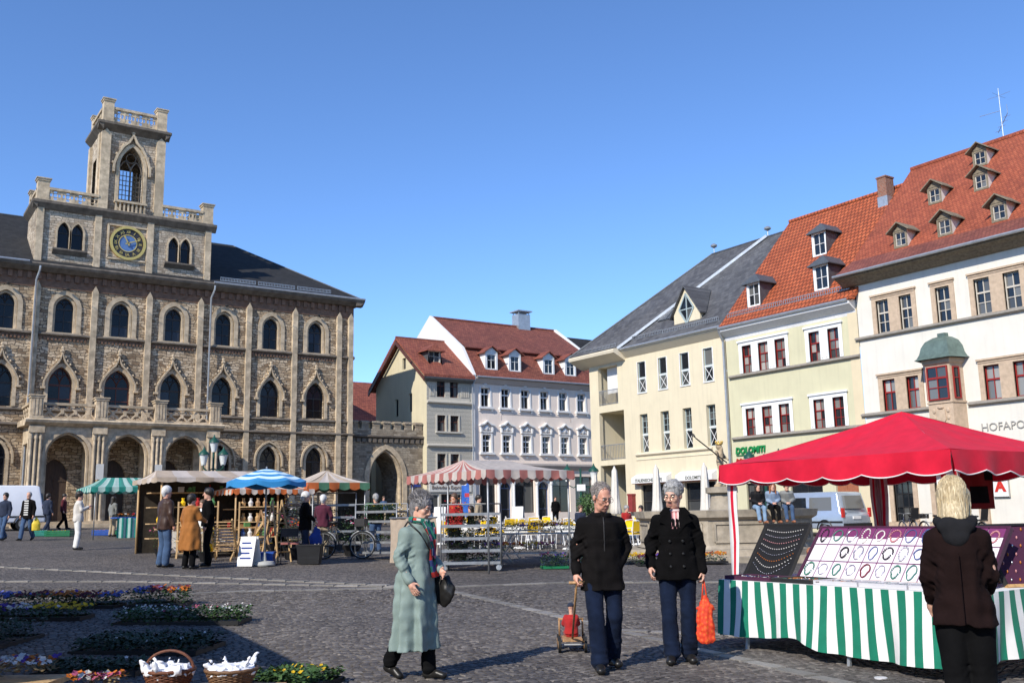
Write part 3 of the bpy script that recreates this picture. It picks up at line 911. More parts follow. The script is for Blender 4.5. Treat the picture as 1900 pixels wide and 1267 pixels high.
# clock
CC = (12.8, -.06, 18.36)
m_ = MB()
pan = [(11.65, 17.32), (13.93, 17.32), (13.93, 19.42), (11.65, 19.42)]
for a, b in zip(pan, pan[1:] + pan[:1]): m_.bar((a[0], -.07, a[1]), (b[0], -.07, b[1]), .1, .12, (0, 1, 0))
m_.build('clock_frame', M_DRESSED, block)
def disc(mb, r0, r1, y0, y1, n=40, mi=0):
    rows = [[(CC[0] + r * math.cos(2 * math.pi * k / n), y, CC[2] + r * math.sin(2 * math.pi * k / n)) for k in range(n)] for r, y in ((r0, y0), (r1, y0), (r1, y1), (r0, y1), (r0, y0))]
    mb.grid(rows, mi, True)
def fulldisc(mb, r, y, n=40, mi=0): mb.face([(CC[0] + r * math.cos(2 * math.pi * k / n), y, CC[2] + r * math.sin(2 * math.pi * k / n)) for k in range(n)], mi)
m_ = MB(); disc(m_, .9, 1.06, -.2, -.02, mi=0); disc(m_, .5, .55, -.13, -.06, mi=0); disc(m_, .55, .9, -.11, -.03, mi=1); fulldisc(m_, .52, -.1, mi=2)
clock = m_.build('clock_face', [M_GOLD, M_CLOCKDARK, M_CLOCKBLUE], block, smooth=True)
for i, s_ in enumerate(('XII', 'I', 'II', 'III', 'IIII', 'V', 'VI', 'VII', 'VIII', 'IX', 'X', 'XI')):
    a_ = math.pi / 2 - i * math.pi / 6
    me = text_mesh(s_, .26, M_GOLD, .006, 'CENTER', .004)
    me.transform(Matrix.Scale(1.1 if len(s_) < 3 else .72, 4, (1, 0, 0)) @ Matrix.Translation((0, 0, -.09)))
    o = obj('numeral', me, clock)
    o.rotation_euler = (0, -(a_ - math.pi / 2), 0)
    o.location = (CC[0] + .725 * math.cos(a_), -.13, CC[2] + .725 * math.sin(a_))
def hand(ang, L, wd):
    mb = MB(); d = (math.cos(ang), math.sin(ang)); e_ = (-d[1], d[0])
    pts = [(-.16, -wd), (L * .75, -wd * .6), (L * .78, -wd * 1.6), (L, 0), (L * .78, wd * 1.6), (L * .75, wd * .6), (-.16, wd)]
    mb.prism([(CC[0] + d[0] * u + e_[0] * v, CC[2] + d[1] * u + e_[1] * v) for u, v in pts], 'y', -.2, -.17)
    return mb.build('clock_hand', M_GOLD, clock)
hand(R(22), .8, .035); hand(R(118), .52, .045)

# balcony portico of three arches
PX0, PX1, PY = 7.62, 17.89, -3.0
m_ = MB()
arches = [(8.5, 10.75), (11.64, 13.9), (14.8, 17.05)]
wall(m_, PX0 + .1, PX1 - .1, G0, 6.95, [(a, b, G0, 6.46, 5.15) for a, b in arches], PY, .6)
wall_side = [(PX0 + .1, 0), (PX1 - .1, 0)]
port = m_.build('portico', M_DRESSED, th)
for sx_ in (PX0 + .1, PX1 - .7):
    m_ = MB(); m_.box(sx_, sx_ + .6, PY + .605, PY + .9, G0, 6.95); m_.box(sx_, sx_ + .6, -.35, -.23, G0, 6.95); m_.box(sx_, sx_ + .6, PY + .9, -.35, 5.9, 6.95); m_.build('side_arch', M_DRESSED, port)
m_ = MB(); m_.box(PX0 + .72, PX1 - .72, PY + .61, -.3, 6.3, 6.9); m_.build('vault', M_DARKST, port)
for a, b in arches:
    m_ = MB()
    band(m_, [(a, G0), (a, 5.15)] + arch_pts(a, b, 5.15, 6.46)[1:-1] + [(b, 5.15), (b, G0)], .17, PY - .07, PY + .1)
    band(m_, [(a + .12, G0), (a + .12, 5.15)] + arch_pts(a + .12, b - .12, 5.15, 6.36)[1:-1] + [(b - .12, 5.15), (b - .12, G0)], .1, PY + .12, PY + .4)
    m_.build('arch_moulding', M_DRESSED, port)
for x in (PX0 + .38, 11.2, 14.35, PX1 - .38):
    m_ = MB()
    for dx in (-.24, 0, .24):
        m_.lathe([(.16, 0), (.16, .5), (.1, .62), (.085, .7), (.085, 4.9), (.12, 5.0), (.13, 5.3)], (x + dx, PY - .1, G0), 8)
    m_.box(x - .38, x + .38, PY - .28, PY - .01, 6.4, 6.78); m_.box(x - .42, x + .42, PY - .32, PY - .01, G0, G0 + .55)
    m_.build('pier_shafts', M_DRESSED, port)
m_ = MB(); m_.prism([(PY - .4, 6.95), (PY - .46, 7.08), (PY - .38, 7.16), (-.02, 7.17), (-.02, 6.9), (PY - .1, 6.78)], 'x', PX0 - .22, PX1 + .22); m_.build('balcony_ledge', M_DRESSED, port)
peds = (PX0 + .3, 11.22, 14.42, PX1 - .3)
for x in peds:
    p_ = pedestal(port, x, PY - .02, 7.17, 8.44, .31)
    m_ = MB()
    for dx in (-.17, 0, .17): m_.box(x + dx - .05, x + dx + .05, PY - .36, PY - .33, 7.35, 8.2)
    m_.build('panel', M_DRESSED, p_)
for i in range(3):
    a, b = peds[i] + .33, peds[i + 1] - .33
    m_ = MB(); m_.box(a, b, PY - .12, PY + .1, 7.17, 7.27); m_.box(a, b, PY - .16, PY + .14, 7.92, 8.06)
    n = 4; L = (b - a) / n
    for j in range(n):
        x0, x1 = a + j * L, a + (j + 1) * L
        m_.bar((x0, PY, 7.27), (x1, PY, 7.92), .09, .12, (0, 1, 0)); m_.bar((x0, PY + .004, 7.92), (x1, PY + .004, 7.27), .09, .12, (0, 1, 0))
        m_.bar((x0 + L / 2, PY - .05, 7.46), (x0 + L / 2, PY - .05, 7.72), .16, .05, (0, 1, 0))
    m_.build('lattice_balustrade', M_DRESSED, port)
m_ = MB(); m_.box(PX0 - .02, PX0 + .14, PY + .3, -.25, 7.17, 7.27); m_.box(PX0 - .06, PX0 + .18, PY + .3, -.25, 7.92, 8.06)
for j in range(3):
    m_.bar((PX0 + .06, PY + .3 + j * .8, 7.27), (PX0 + .06, PY + 1.1 + j * .8, 7.92), .09, .1, (1, 0, 0)); m_.bar((PX0 + .064, PY + .3 + j * .8, 7.92), (PX0 + .064, PY + 1.1 + j * .8, 7.27), .09, .1, (1, 0, 0))
m_.build('lattice_balustrade', M_DRESSED, port)
M_SIGNW = plain('pale_plaque', (0.62, 0.60, 0.55), 0.6, 0.08)
for x in (11.28, 14.42): box_part('plaque', M_SIGNW, port, x - .2, x + .2, PY - .31, PY - .285, 3.9, 4.75)
# spotlights on the upper cornice and thin stay rods as in the photograph
for k in range(2, 9):
    c = BAY[k]
    m_ = MB(); m_.tube([(c + .05, -.3, 15.05), (c + .35, -1.0, 15.2)], .02, 5); m_.ball((c + .05, -.28, 15.08), (.12, .1, .08), 6, 4); m_.build('facade_spotlight', M_DARKF, th)
# steps
m_ = MB(); m_.box(PX0 - .6, PX1 + .6, PY - .9, PY + .1, G0 - .2, 1.5); m_.box(PX0 - .2, PX1 + .2, PY - .5, -.2, 1.5, 1.66); m_.build('steps', M_DRESSED, th)
# ================================================================== gate and houses beside the town hall
M_GATE = masonry('gate_rubble', [(0.24, 0.19, 0.135), (0.40, 0.33, 0.245), (0.52, 0.44, 0.33), (0.31, 0.25, 0.18)], (0.22, 0.185, 0.14), .38, .17, .016, .06, (0.10, 0.085, 0.07), .5)
M_REDTILE = tiles('dark_red_tiles', [(0.19, 0.052, 0.034), (0.26, 0.075, 0.047), (0.32, 0.10, 0.06)], .2, .12, .012)
M_BROWNTILE = tiles('mansard_tiles', [(0.24, 0.062, 0.038), (0.31, 0.085, 0.05), (0.36, 0.11, 0.062)], .2, .17, .014)
M_BEIGE = masonry('banded_beige_plaster', [(0.52, 0.49, 0.41), (0.56, 0.52, 0.44)], (0.33, 0.31, 0.26), 9.0, .3, .02, .0, (0.33, 0.30, 0.25), .3, strength=.35)
M_BEIGE2 = plaster('beige_plaster', (0.55, 0.51, 0.43))
M_YELLOWP = plaster('pale_yellow_plaster', (0.62, 0.55, 0.38))
M_LILAC = plaster('pale_lilac_plaster', (0.84, 0.72, 0.62))
M_LILACT = plaster('lilac_grey_trim', (0.50, 0.44, 0.40))
M_WHITEP = plaster('white_plaster', (0.72, 0.70, 0.68))
M_TRIMW = plain('white_trim', (0.74, 0.73, 0.71), 0.7, 0.08, 10)

# ---- battlemented stone gate
gt = thing('stone_gate', 'battlemented rubble stone gateway with pointed arch beside the town hall', 'gate', (0, TY + .6, 0))
GX0, GX1 = 27.9, 33.68
m_ = MB()
wall(m_, GX0, GX1, G0, 7.2, [(29.45, 32.05, G0, 6.24, 4.2)], 0, 3.2)
m_.face([(GX0, 3.2, G0), (29.45, 3.2, G0), (29.45, 3.2, 7.2), (GX0, 3.2, 7.2)]); m_.face([(32.05, 3.2, G0), (GX1, 3.2, G0), (GX1, 3.2, 7.2), (32.05, 3.2, 7.2)])
m_.face([(29.45, 3.2, 6.3), (32.05, 3.2, 6.3), (32.05, 3.2, 7.2), (29.45, 3.2, 7.2)]); m_.face([(GX0, 0, 7.19), (GX1, 0, 7.19), (GX1, 3.2, 7.19), (GX0, 3.2, 7.19)])
m_.build('wall', M_GATE, gt)
m_ = MB()
for off, wd, y0, y1 in ((0, .34, -.09, .1), (-.14, .14, .1, .45)):
    band(m_, [(29.45 - off, G0), (29.45 - off, 4.2)] + arch_pts(29.45 - off, 32.05 + off, 4.2, 6.24 + off)[1:-1] + [(32.05 + off, 4.2), (32.05 + off, G0)], wd, y0, y1)
m_.build('arch_moulding', M_DRESSED, gt)
m_ = MB(); m_.prism([(-.24, 7.06), (-.24, 7.16), (0, 7.24), (0, 6.95)], 'x', GX0, GX1); m_.build('string_course', M_DARKST, gt)
m_ = MB(); m_.box(GX0, GX1, -.08, .3, 7.2, 7.62); m_.build('parapet', M_GATE, gt)
mer = MB(); mer.box(-.27, .27, -.08, .3, 0, .42); mer.prism([(-.14, .42), (-.14, .5), (.1, .58), (.36, .5), (.36, .42)], 'x', -.31, .31)
MER = mer.mesh('merlon', M_GATE)
for i in range(7): obj('merlon', MER, gt, (28.3 + i * .84, 0, 7.62))
mer = MB(); mer.box(-.12, .12, -.16, .0, 0, .26); COR = mer.mesh('corbel', M_DARKST)
for i in range(14): obj('corbel', COR, gt, (28.15 + i * .42, -.02, 6.68))
m_ = MB(); m_.box(27.9, 34, 9, 9.3, G0, 7.6); m_.build('rear_wall', M_GATE, gt)
M_BLUESIGN = plain('blue_enamel', (0.02, 0.05, 0.25), 0.3, 0.05)
for x0, x1, z0, z1 in ((32.75, 32.98, 3.5, 3.78), (33.02, 33.5, 3.62, 3.82)):
    box_part('street_sign', M_BLUESIGN, gt, x0, x1, -.05, -.02, z0, z1)

# ---- narrow beige house
bh = thing('narrow_house', 'narrow beige banded house with red gabled roof right of the gateway', 'house', (0, TY, 0))
X0, X1, ZE, D = 33.7, 37.52, 11.55, 8.2
w2 = [(34.54, 35.23), (35.64, 36.34)]
ops = [(a, b, 10.05, 11.38) for a, b in w2] + [(a, b, 7.56, 8.72) for a, b in w2] + [(a, b, 4.6, 5.95) for a, b in w2] + [(33.95, 34.7, 1.75, 3.1), (34.85, 35.7, G0, 3.1), (35.85, 37.2, 1.75, 3.1)]
m_ = MB(); wall(m_, X0, X1, G0, ZE, ops, 0, .22); m_.build('front_wall', M_BEIGE, bh)
m_ = MB()
side = [(0, G0), (D, G0), (D, ZE), (4.0, 14.6), (0, ZE)]
holes = [(3.2, 3.75, 12.45, 13.3), (2.2, 2.75, 9.15, 10.5), (4.4, 4.95, 9.0, 10.3)]
# gable wall with small windows
ys_ = sorted({0, D, 4.0} | {v for h in holes for v in h[:2]})
def roofz(y): return ZE + (14.6 - ZE) * (y / 4.0 if y < 4 else (D - y) / (D - 4.0))
for a, b in zip(ys_[:-1], ys_[1:]):
    mid = (a + b) / 2
    hs = sorted([h for h in holes if h[0] < mid < h[1]], key=lambda h: h[2])
    z = G0
    for h in hs:
        m_.face([(X0, a, z), (X0, b, z), (X0, b, h[2]), (X0, a, h[2])]); z = h[3]
    m_.face([(X0, a, z), (X0, b, z), (X0, b, roofz(b)), (X0, a, roofz(a))])
for a, b, c, d in holes:
    for q in (((X0, a, c), (X0, a, d)), ((X0, b, c), (X0, b, d)), ((X0, a, c), (X0, b, c)), ((X0, a, d), (X0, b, d))):
        m_.face([q[0], q[1], (X0 + .2, *q[1][1:]), (X0 + .2, *q[0][1:])])
m_.face([(X0, D, G0), (X1, D, G0), (X1, D, ZE), (X0, D, ZE)])
m_.build('gable_wall', M_YELLOWP, bh)
for a, b, c, d in holes:
    o = window(bh, 0, b - a, 0, d - c, 0, 1, (), M_DARKF, M_GLASS, .05, .03)
    o.location = (X0 + .14, b, c); o.rotation_euler = (0, 0, R(-90))
for a, b in w2:
    window(bh, a, b, 10.05, 11.38, .12, 2, (.62,), M_BROWNF, fr=.05, bar=.03, heavy=0)
    window(bh, a, b, 7.56, 8.72, .12, 2, (.62,), M_BROWNF, fr=.05, bar=.03, heavy=0)
    window(bh, a, b, 4.6, 5.95, .12, 2, (.62,), M_BROWNF, fr=.05, bar=.03, heavy=0)
for z0, z1 in ((7.56, 8.72), (4.6, 5.95)):
    m_ = MB()
    for a, b in w2:
        band(m_, [(a, z0), (a, z1), (b, z1), (b, z0)], .11, -.05, .02)
    m_.box(34.4, 36.6, -.14, .02, z0 - .12, z0 - .001); m_.build('window_surround', M_BEIGE2, bh)
box_part('window_surround', M_BEIGE2, bh, 33.9, 37.3, -.03, -.001, 9.72, 9.98)
for x in (33.95, 34.1, 34.25, 36.55, 36.7, 36.85, 37.0, 37.15): box_part('panel_strip', M_BEIGE2, bh, x, x + .07, -.04, 0, 10.1, 10.9)
for z in (9.62, 6.5, 4.1):
    m_ = MB(); m_.prism([(-.2, z), (-.2, z + .1), (0, z + .16), (0, z - .1)], 'x', X0, X1); m_.build('string_course', M_BEIGE2, bh)
sp = box_part('shop_sign', M_SIGNW, bh, 33.85, 37.35, -.07, -.001, 3.25, 3.9)
obj('lettering', text_mesh('Belvedere Express', .36, plain('brown_lettering', (0.16, 0.12, 0.09), .6), .01), sp, (34.05, -.085, 3.45))
window(bh, 33.95, 34.7, 1.75, 3.1, .1, 1, (), M_WHITEF); window(bh, 35.85, 37.2, 1.75, 3.1, .1, 2, (), M_WHITEF); window(bh, 34.85, 35.7, G0, 3.1, .1, 1, (.3,), M_BROWNF, name='door')
box_part('poster', plain('menu_poster', (0.7, 0.66, 0.62), .6, .1), bh, 37.0, 37.45, -.12, -.09, 2.0, 3.0)
m_ = MB(); a, b = X0 - .45, X1
m_.prism([(-.5, ZE - .12), (4.0, 14.75), (D + .5, ZE - .3), (D + .5, ZE - .1), (4.0, 14.95), (-.5, ZE + .06)], 'x', a, b)
rf = m_.build('roof', M_BROWNTILE, bh)
m_ = MB(); m_.tube([(a, 4, 14.95), (b, 4, 14.95)], .09, 8); m_.build('ridge_tiles', M_REDTILE, rf, smooth=True)
m_ = MB(); m_.prism([(-.45, ZE - .18), (4.0, 14.68), (D + .45, ZE - .35), (D + .45, ZE - .62), (4.0, 14.4), (-.45, ZE - .45)], 'x', a - .04, a + .04); m_.build('barge_board', M_BROWNF, rf)
m_ = MB(); m_.prism([(-.48, ZE - .05), (-.48, ZE - .22), (-.1, ZE - .4), (0, ZE - .4), (0, ZE - .05)], 'x', X0 - .3, X1); m_.build('eaves', M_LEAD, rf)
def dormer(parent, cx, y0, z0, wd, h, rise, slope_y, roofm, cheekm, fm, nx=2, rows=(.5,), name='dormer', over=.14, gm=None, hip=0.0, pedm=None, fw=.08):
    """front at y0 with its window, cheeks and a small gabled (or hipped) roof running back to the slope (slope_y(z) gives where)"""
    a, b = cx - wd / 2, cx + wd / 2
    mb = MB()
    zt = z0 + h
    wall(mb, a, b, z0 - .1, zt, [(a + fw, b - fw, z0, zt - fw)], y0, .1, 0)
    for x in (a, b): mb.face([(x, y0, z0 - .1), (x, slope_y(z0 - .1), z0 - .1), (x, slope_y(zt), zt), (x, y0, zt)], 1)
    if not hip: mb.face([(a, y0 - .02, zt), (b, y0 - .02, zt), (cx, y0 - .02, zt + rise)], 0)
    d = mb.build(name, [pedm or fm, cheekm], parent)
    window(d, a + fw, b - fw, z0, zt - fw, y0 + .04, nx, rows, fm, gm, .035, .025)
    rm = MB()
    e = over
    zl = zt - e * rise / (wd / 2) * .5
    L, Rr_, T = (a - e, zl), (b + e, zl), (cx, zt + rise + .03)
    yf, tk = y0 - e, .06
    for P in (L, Rr_):
        rm.face([(P[0], yf, P[1]), (T[0], yf + hip, T[1]), (T[0], slope_y(T[1]), T[1]), (P[0], slope_y(P[1]), P[1])])
        rm.face([(P[0], yf, P[1] + tk), (T[0], yf + hip, T[1] + tk), (T[0], slope_y(T[1]), T[1] + tk), (P[0], slope_y(P[1]), P[1] + tk)])
        rm.face([(P[0], yf, P[1]), (T[0], yf + hip, T[1]), (T[0], yf + hip, T[1] + tk), (P[0], yf, P[1] + tk)])
        rm.face([(P[0], yf, P[1]), (P[0], yf, P[1] + tk), (P[0], slope_y(P[1]), P[1] + tk), (P[0], slope_y(P[1]), P[1])])
    if hip:
        rm.face([(L[0], yf, L[1] + tk), (Rr_[0], yf, Rr_[1] + tk), (T[0], yf + hip, T[1] + tk)]); rm.face([(L[0], yf, L[1]), (Rr_[0], yf, Rr_[1]), (Rr_[0], yf, Rr_[1] + tk), (L[0], yf, L[1] + tk)])
    ro = rm.build('dormer_roof', roofm, d)
    return d
sl = lambda z: -.5 + (z - (ZE + .06)) * 4.5 / (14.95 - ZE - .06)
dormer(bh, 34.9, 1.0, 12.62, 1.05, 1.0, .38, sl, M_BROWNTILE, M_LEAD, M_BEIGEF, 2, (.6,), over=.28, hip=.25)

# ---- lilac grey house with mansard roof
gh = thing('grey_house', 'pale lilac grey house with white window trim and red mansard roof', 'house', (0, TY, 0))
X0, X1, ZE, D = 37.6, 49.9, 11.7, 12.6
wx = [38.29 + 1.81 * i for i in range(6)]
ops = [(x, x + .78, 9.5, 10.95) for x in wx] + [(x + .08, x + .82, 6.12, 7.45) for x in wx]
doors = [(39.85, 40.85), (43.3, 44.3)]
shops = [(38.1, 39.5), (41.2, 43.0), (44.7, 46.4), (46.9, 48.6)]
ops += [(a, b, G0, 4.0, 3.5) for a, b in doors] + [(a, b, 1.7, 4.4) for a, b in shops]
m_ = MB(); wall(m_, X0, X1, G0, ZE, ops, 0, .25); m_.face([(X1, 0, G0), (X1, D, G0), (X1, D, ZE), (X1, 0, ZE)]); m_.face([(X0, D, G0), (X1, D, G0), (X1, D, ZE), (X0, D, ZE)])
m_.build('front_wall', M_LILAC, gh)
m_ = MB(); gp = [(-.02, G0), (D, G0), (D, 11.9), (D - 1.5, 14.2), (6.3, 17.45), (1.35, 14.15), (-.3, 11.8), (-.02, 11.5)]; m_.prism(gp, 'x', X0 - .12, X0 + .12)
m_.build('fire_wall', M_WHITEP, gh)
s2 = MB(); band(s2, [(0, 0), (0, 1.45), (.78, 1.45), (.78, 0)], .14, -.05, .02); s2.box(-.25, 1.03, -.18, .02, -.15, -.001); s2.box(-.2, -.1, -.12, .02, -.3, -.15); s2.box(.88, .98, -.12, .02, -.3, -.15)
s2.ball((.39, -.05, 1.72), (.14, .07, .09), 8, 5); s2.box(.1, .68, -.06, .0, 1.62, 1.67)
SA = s2.mesh('window_surround', M_TRIMW)
s1 = MB(); band(s1, [(0, 0), (0, 1.33), (.74, 1.33), (.74, 0)], .15, -.06, .02); s1.box(-.27, 1.01, -.2, .02, -.15, -.001)
for s_ in (-1, 1):
    s1.prism([(.37 + s_ * .66, 1.95), (.37 + s_ * .66, 2.05), (.37 + s_ * .3, 2.14), (.37, 2.38), (.37, 2.26), (.37 + s_ * .28, 2.03)], 'y', -.24, .02)
    s1.prism([(.37 + s_ * .52, 1.5), (.37 + s_ * .6, 1.95), (.37 + s_ * .45, 1.95), (.37 + s_ * .42, 1.5)], 'y', -.13, .02)
s1.box(-.18, .92, -.1, .02, 1.49, 1.56)
s1.ball((.37, -.06, 1.82), (.2, .1, .22), 8, 6)
for s_ in (-1, 1): s1.ball((.37 + s_ * .24, -.05, 1.74), (.1, .07, .1), 6, 5)
s1.ball((.37, -.04, -.32), (.16, .07, .1), 8, 5)
SB = s1.mesh('window_pediment', M_TRIMW)
for x in wx:
    obj('window_surround', SA, gh, (x, 0, 9.5)); obj('window_pediment', SB, gh, (x + .08, 0, 6.12))
    window(gh, x, x + .78, 9.5, 10.95, .14, 2, (.68,), M_WHITEF, fr=.06, bar=.045, heavy=0)
    window(gh, x + .08, x + .82, 6.12, 7.45, .14, 2, (.35, .68), M_WHITEF, fr=.06, bar=.045, heavy=1)
m_ = MB()
band(m_, [(40.1, 8.55), (40.1, 9.0), (46.6, 9.0), (46.6, 8.62)], .05, -.02, .0); m_.build('wall_panel', M_LILACT, gh)
m_ = MB(); m_.prism([(-.32, 5.2), (-.32, 5.34), (0, 5.45), (0, 4.9), (-.08, 4.9)], 'x', X0, X1); m_.build('string_course', M_LILACT, gh)
m_ = MB(); m_.prism([(-.3, ZE), (-.34, ZE - .12), (-.1, ZE - .45), (0, ZE - .5), (0, ZE)], 'x', X0 + .13, X1); m_.build('eaves', M_LILACT, gh)
for a, b in doors:
    m_ = MB(); band(m_, [(a, G0), (a, 3.5)] + arch_pts(a, b, 3.5, 4.0)[1:-1] + [(b, 3.5), (b, G0)], .2, -.1, .02)
    for s_ in (a - .28, b + .06): m_.lathe([(.13, 0), (.13, .3), (.09, .4), (.085, 2.6), (.14, 2.75), (.14, 2.9)], (s_ + .11, -.15, G0), 8)
    m_.prism([(a - .35, 4.15), (b + .35, 4.15), (b + .35, 4.3), ((a + b) / 2, 4.75), (a - .35, 4.3)], 'y', -.28, .0); m_.ball(((a + b) / 2, -.2, 4.35), (.3, .12, .22), 8, 5)
    m_.build('door_surround', M_TRIMW, gh)
    window(gh, a, b, G0, 4.0, .16, 1, (.35,), plain('blue_door_paint', (0.10, 0.14, 0.26), .5), name='door', spring=3.5)
for a, b in shops: window(gh, a, b, 1.7, 4.4, .16, 2, (.75,), M_DARKF, name='shop_window')
m_ = MB()
prof = [(-.45, ZE - .02), (-.3, ZE + .12), (1.35, 14.05), (1.15, 14.1), (6.3, 17.3), (D - 1.5, 14.1), (D + .3, ZE)]
for (y0, z0), (y1, z1) in zip(prof[:-1], prof[1:]): m_.face([(X0 + .12, y0, z0), (X1, y0, z0), (X1, y1, z1), (X0 + .12, y1, z1)])
m_.face([(X1, y, z) for y, z in prof])
rf = m_.build('roof', M_REDTILE, gh)
m_ = MB(); m_.tube([(X0, 6.3, 17.34), (X1, 6.3, 17.34)], .1, 8); m_.tube([(X0 + .1, 1.15, 14.12), (X1, 1.15, 14.12)], .06, 6); m_.build('ridge_tiles', M_REDTILE, rf, smooth=True)
m_ = MB(); m_.prism([(-.5, ZE - .1), (1.2, 14.1), (6.3, 17.45), (6.3, 17.15), (1.4, 13.8), (-.2, ZE - .2)], 'x', X1 - .05, X1 + .3); m_.build('verge_coping', M_TRIMW, rf)
m_ = MB(); m_.tube([(X0 + .1, -.5, ZE - .02), (X1, -.5, ZE - .02)], .07, 8); m_.build('gutter', M_ZINC, rf, smooth=True)
m_ = MB(); m_.box(45.9, 47.1, 5.9, 6.9, 17.0, 18.4); m_.box(45.75, 47.25, 5.75, 7.05, 18.62, 18.72)
for x in (45.95, 47.0): 
    for y in (5.95, 6.8): m_.box(x, x + .06, y, y + .06, 18.4, 18.62)
m_.build('chimney', M_ZINC, rf)
sl = lambda z: -.3 + (z - (ZE + .12)) * 1.65 / (14.05 - ZE - .12) if z < 14.05 else 1.15 + (z - 14.1) * 5.15 / 3.2
for cx_ in (39.35, 41.5, 44.7, 46.85):
    dormer(gh, cx_, .1, 12.42, 1.1, 1.25, .42, sl, M_BROWNTILE, M_WHITEF, M_WHITEF, 2, (.62,), over=.22, pedm=M_WHITEF, fw=.16)
downpipe(gh, 37.45, -.2, G0, 11.7, .06, .25)

# ---- roofs seen behind
fh = thing('far_house', 'orange roofed house glimpsed behind the gateway', 'house', (0, TY, 0))
m_ = MB(); m_.box(33.2, 39.5, 14, 24, G0, 9.6); m_.build('wall', M_YELLOWP, fh)
m_ = MB(); m_.prism([(13.4, 9.4), (19, 13.6), (24.6, 9.4)], 'x', 32.9, 39.9); m_.build('roof', M_BROWNTILE, fh)
fh = thing('far_house', 'dark slate roofed house glimpsed behind the lilac house', 'house', (0, TY, 0))
m_ = MB(); m_.box(52.5, 66, 3, 16, G0, 11.5); m_.build('wall', M_WHITEP, fh)
m_ = MB(); m_.prism([(2.4, 11.3), (9.5, 17.6), (16.6, 11.3)], 'x', 52.2, 66.3); m_.build('roof', M_SLATE, fh)
# ================================================================== the row on the right, facing the square
RX, RY0 = 40.0, 50.0
M_CREAM = plaster('cream_plaster', (0.68, 0.60, 0.43), .2)
M_CREAMT = plaster('cream_trim', (0.70, 0.62, 0.47), .1)
M_GREENP = plaster('pale_green_plaster', (0.59, 0.555, 0.375), .18)
M_GREENS = plaster('ochre_corner_plaster', (0.66, 0.56, 0.38), .06)
M_IVORY = plaster('ivory_plaster', (0.70, 0.665, 0.585), .18)
M_SAND = plain('tan_sandstone', (0.50, 0.38, 0.27), 0.85, 0.15, 6, 0.25, 40, dirt=.2)
M_COURSE = plain('grey_stone_course', (0.30, 0.27, 0.23), 0.85, 0.15, 6, 0.2, 40)
M_GSLATE = tiles('grey_slate', [(0.07, 0.07, 0.074), (0.098, 0.098, 0.102), (0.125, 0.125, 0.128)], .3, .2, .01, .15, .65, .4)
M_ORTILE = tiles('orange_tiles', [(0.40, 0.085, 0.026), (0.47, 0.105, 0.034), (0.52, 0.125, 0.042)], .24, .26, .03, .45, .8, 1.0)
M_RDTILE = tiles('red_orange_tiles', [(0.30, 0.066, 0.03), (0.38, 0.088, 0.038), (0.44, 0.11, 0.048)], .18, .13, .012, .3)
M_RDTILE2 = tiles('old_red_tiles', [(0.20, 0.055, 0.038), (0.26, 0.075, 0.05), (0.30, 0.095, 0.06)], .18, .13, .012, .3)
M_TIMBER = plain('weathered_timber', (0.20, 0.165, 0.115), 0.9, 0.35, 8, .3, 40)
RZ = R(-90)
BASE = -.4
def facade_thing(name, label): return thing(name, label, 'house', (RX, RY0, 0), RZ)
def course(parent, x0, x1, z, d=.16, h=.14, mat=None):
    m_ = MB(); m_.prism([(-d, z), (-d, z + h * .6), (0, z + h), (0, z - h * .6)], 'x', x0, x1); return m_.build('string_course', mat or M_COURSE, parent)
def gutter(parent, x0, x1, y, z, r=.08):
    m_ = MB(); m_.tube([(x0, y, z), (x1, y, z)], r, 8); return m_.build('gutter', M_ZINC, parent, smooth=True)
def snow_guard(parent, x0, x1, y, z, mat=None):
    m_ = MB(); n = int((x1 - x0) / .14)
    for i in range(n + 1):
        x = x0 + (x1 - x0) * i / n; m_.box(x - .012, x + .012, y - .01, y + .01, z, z + .24)
    m_.box(x0, x1, y - .015, y + .015, z + .22, z + .25); m_.box(x0, x1, y - .015, y + .015, z + .02, z + .045)
    return m_.build('snow_guard', mat or M_ZINC, parent)

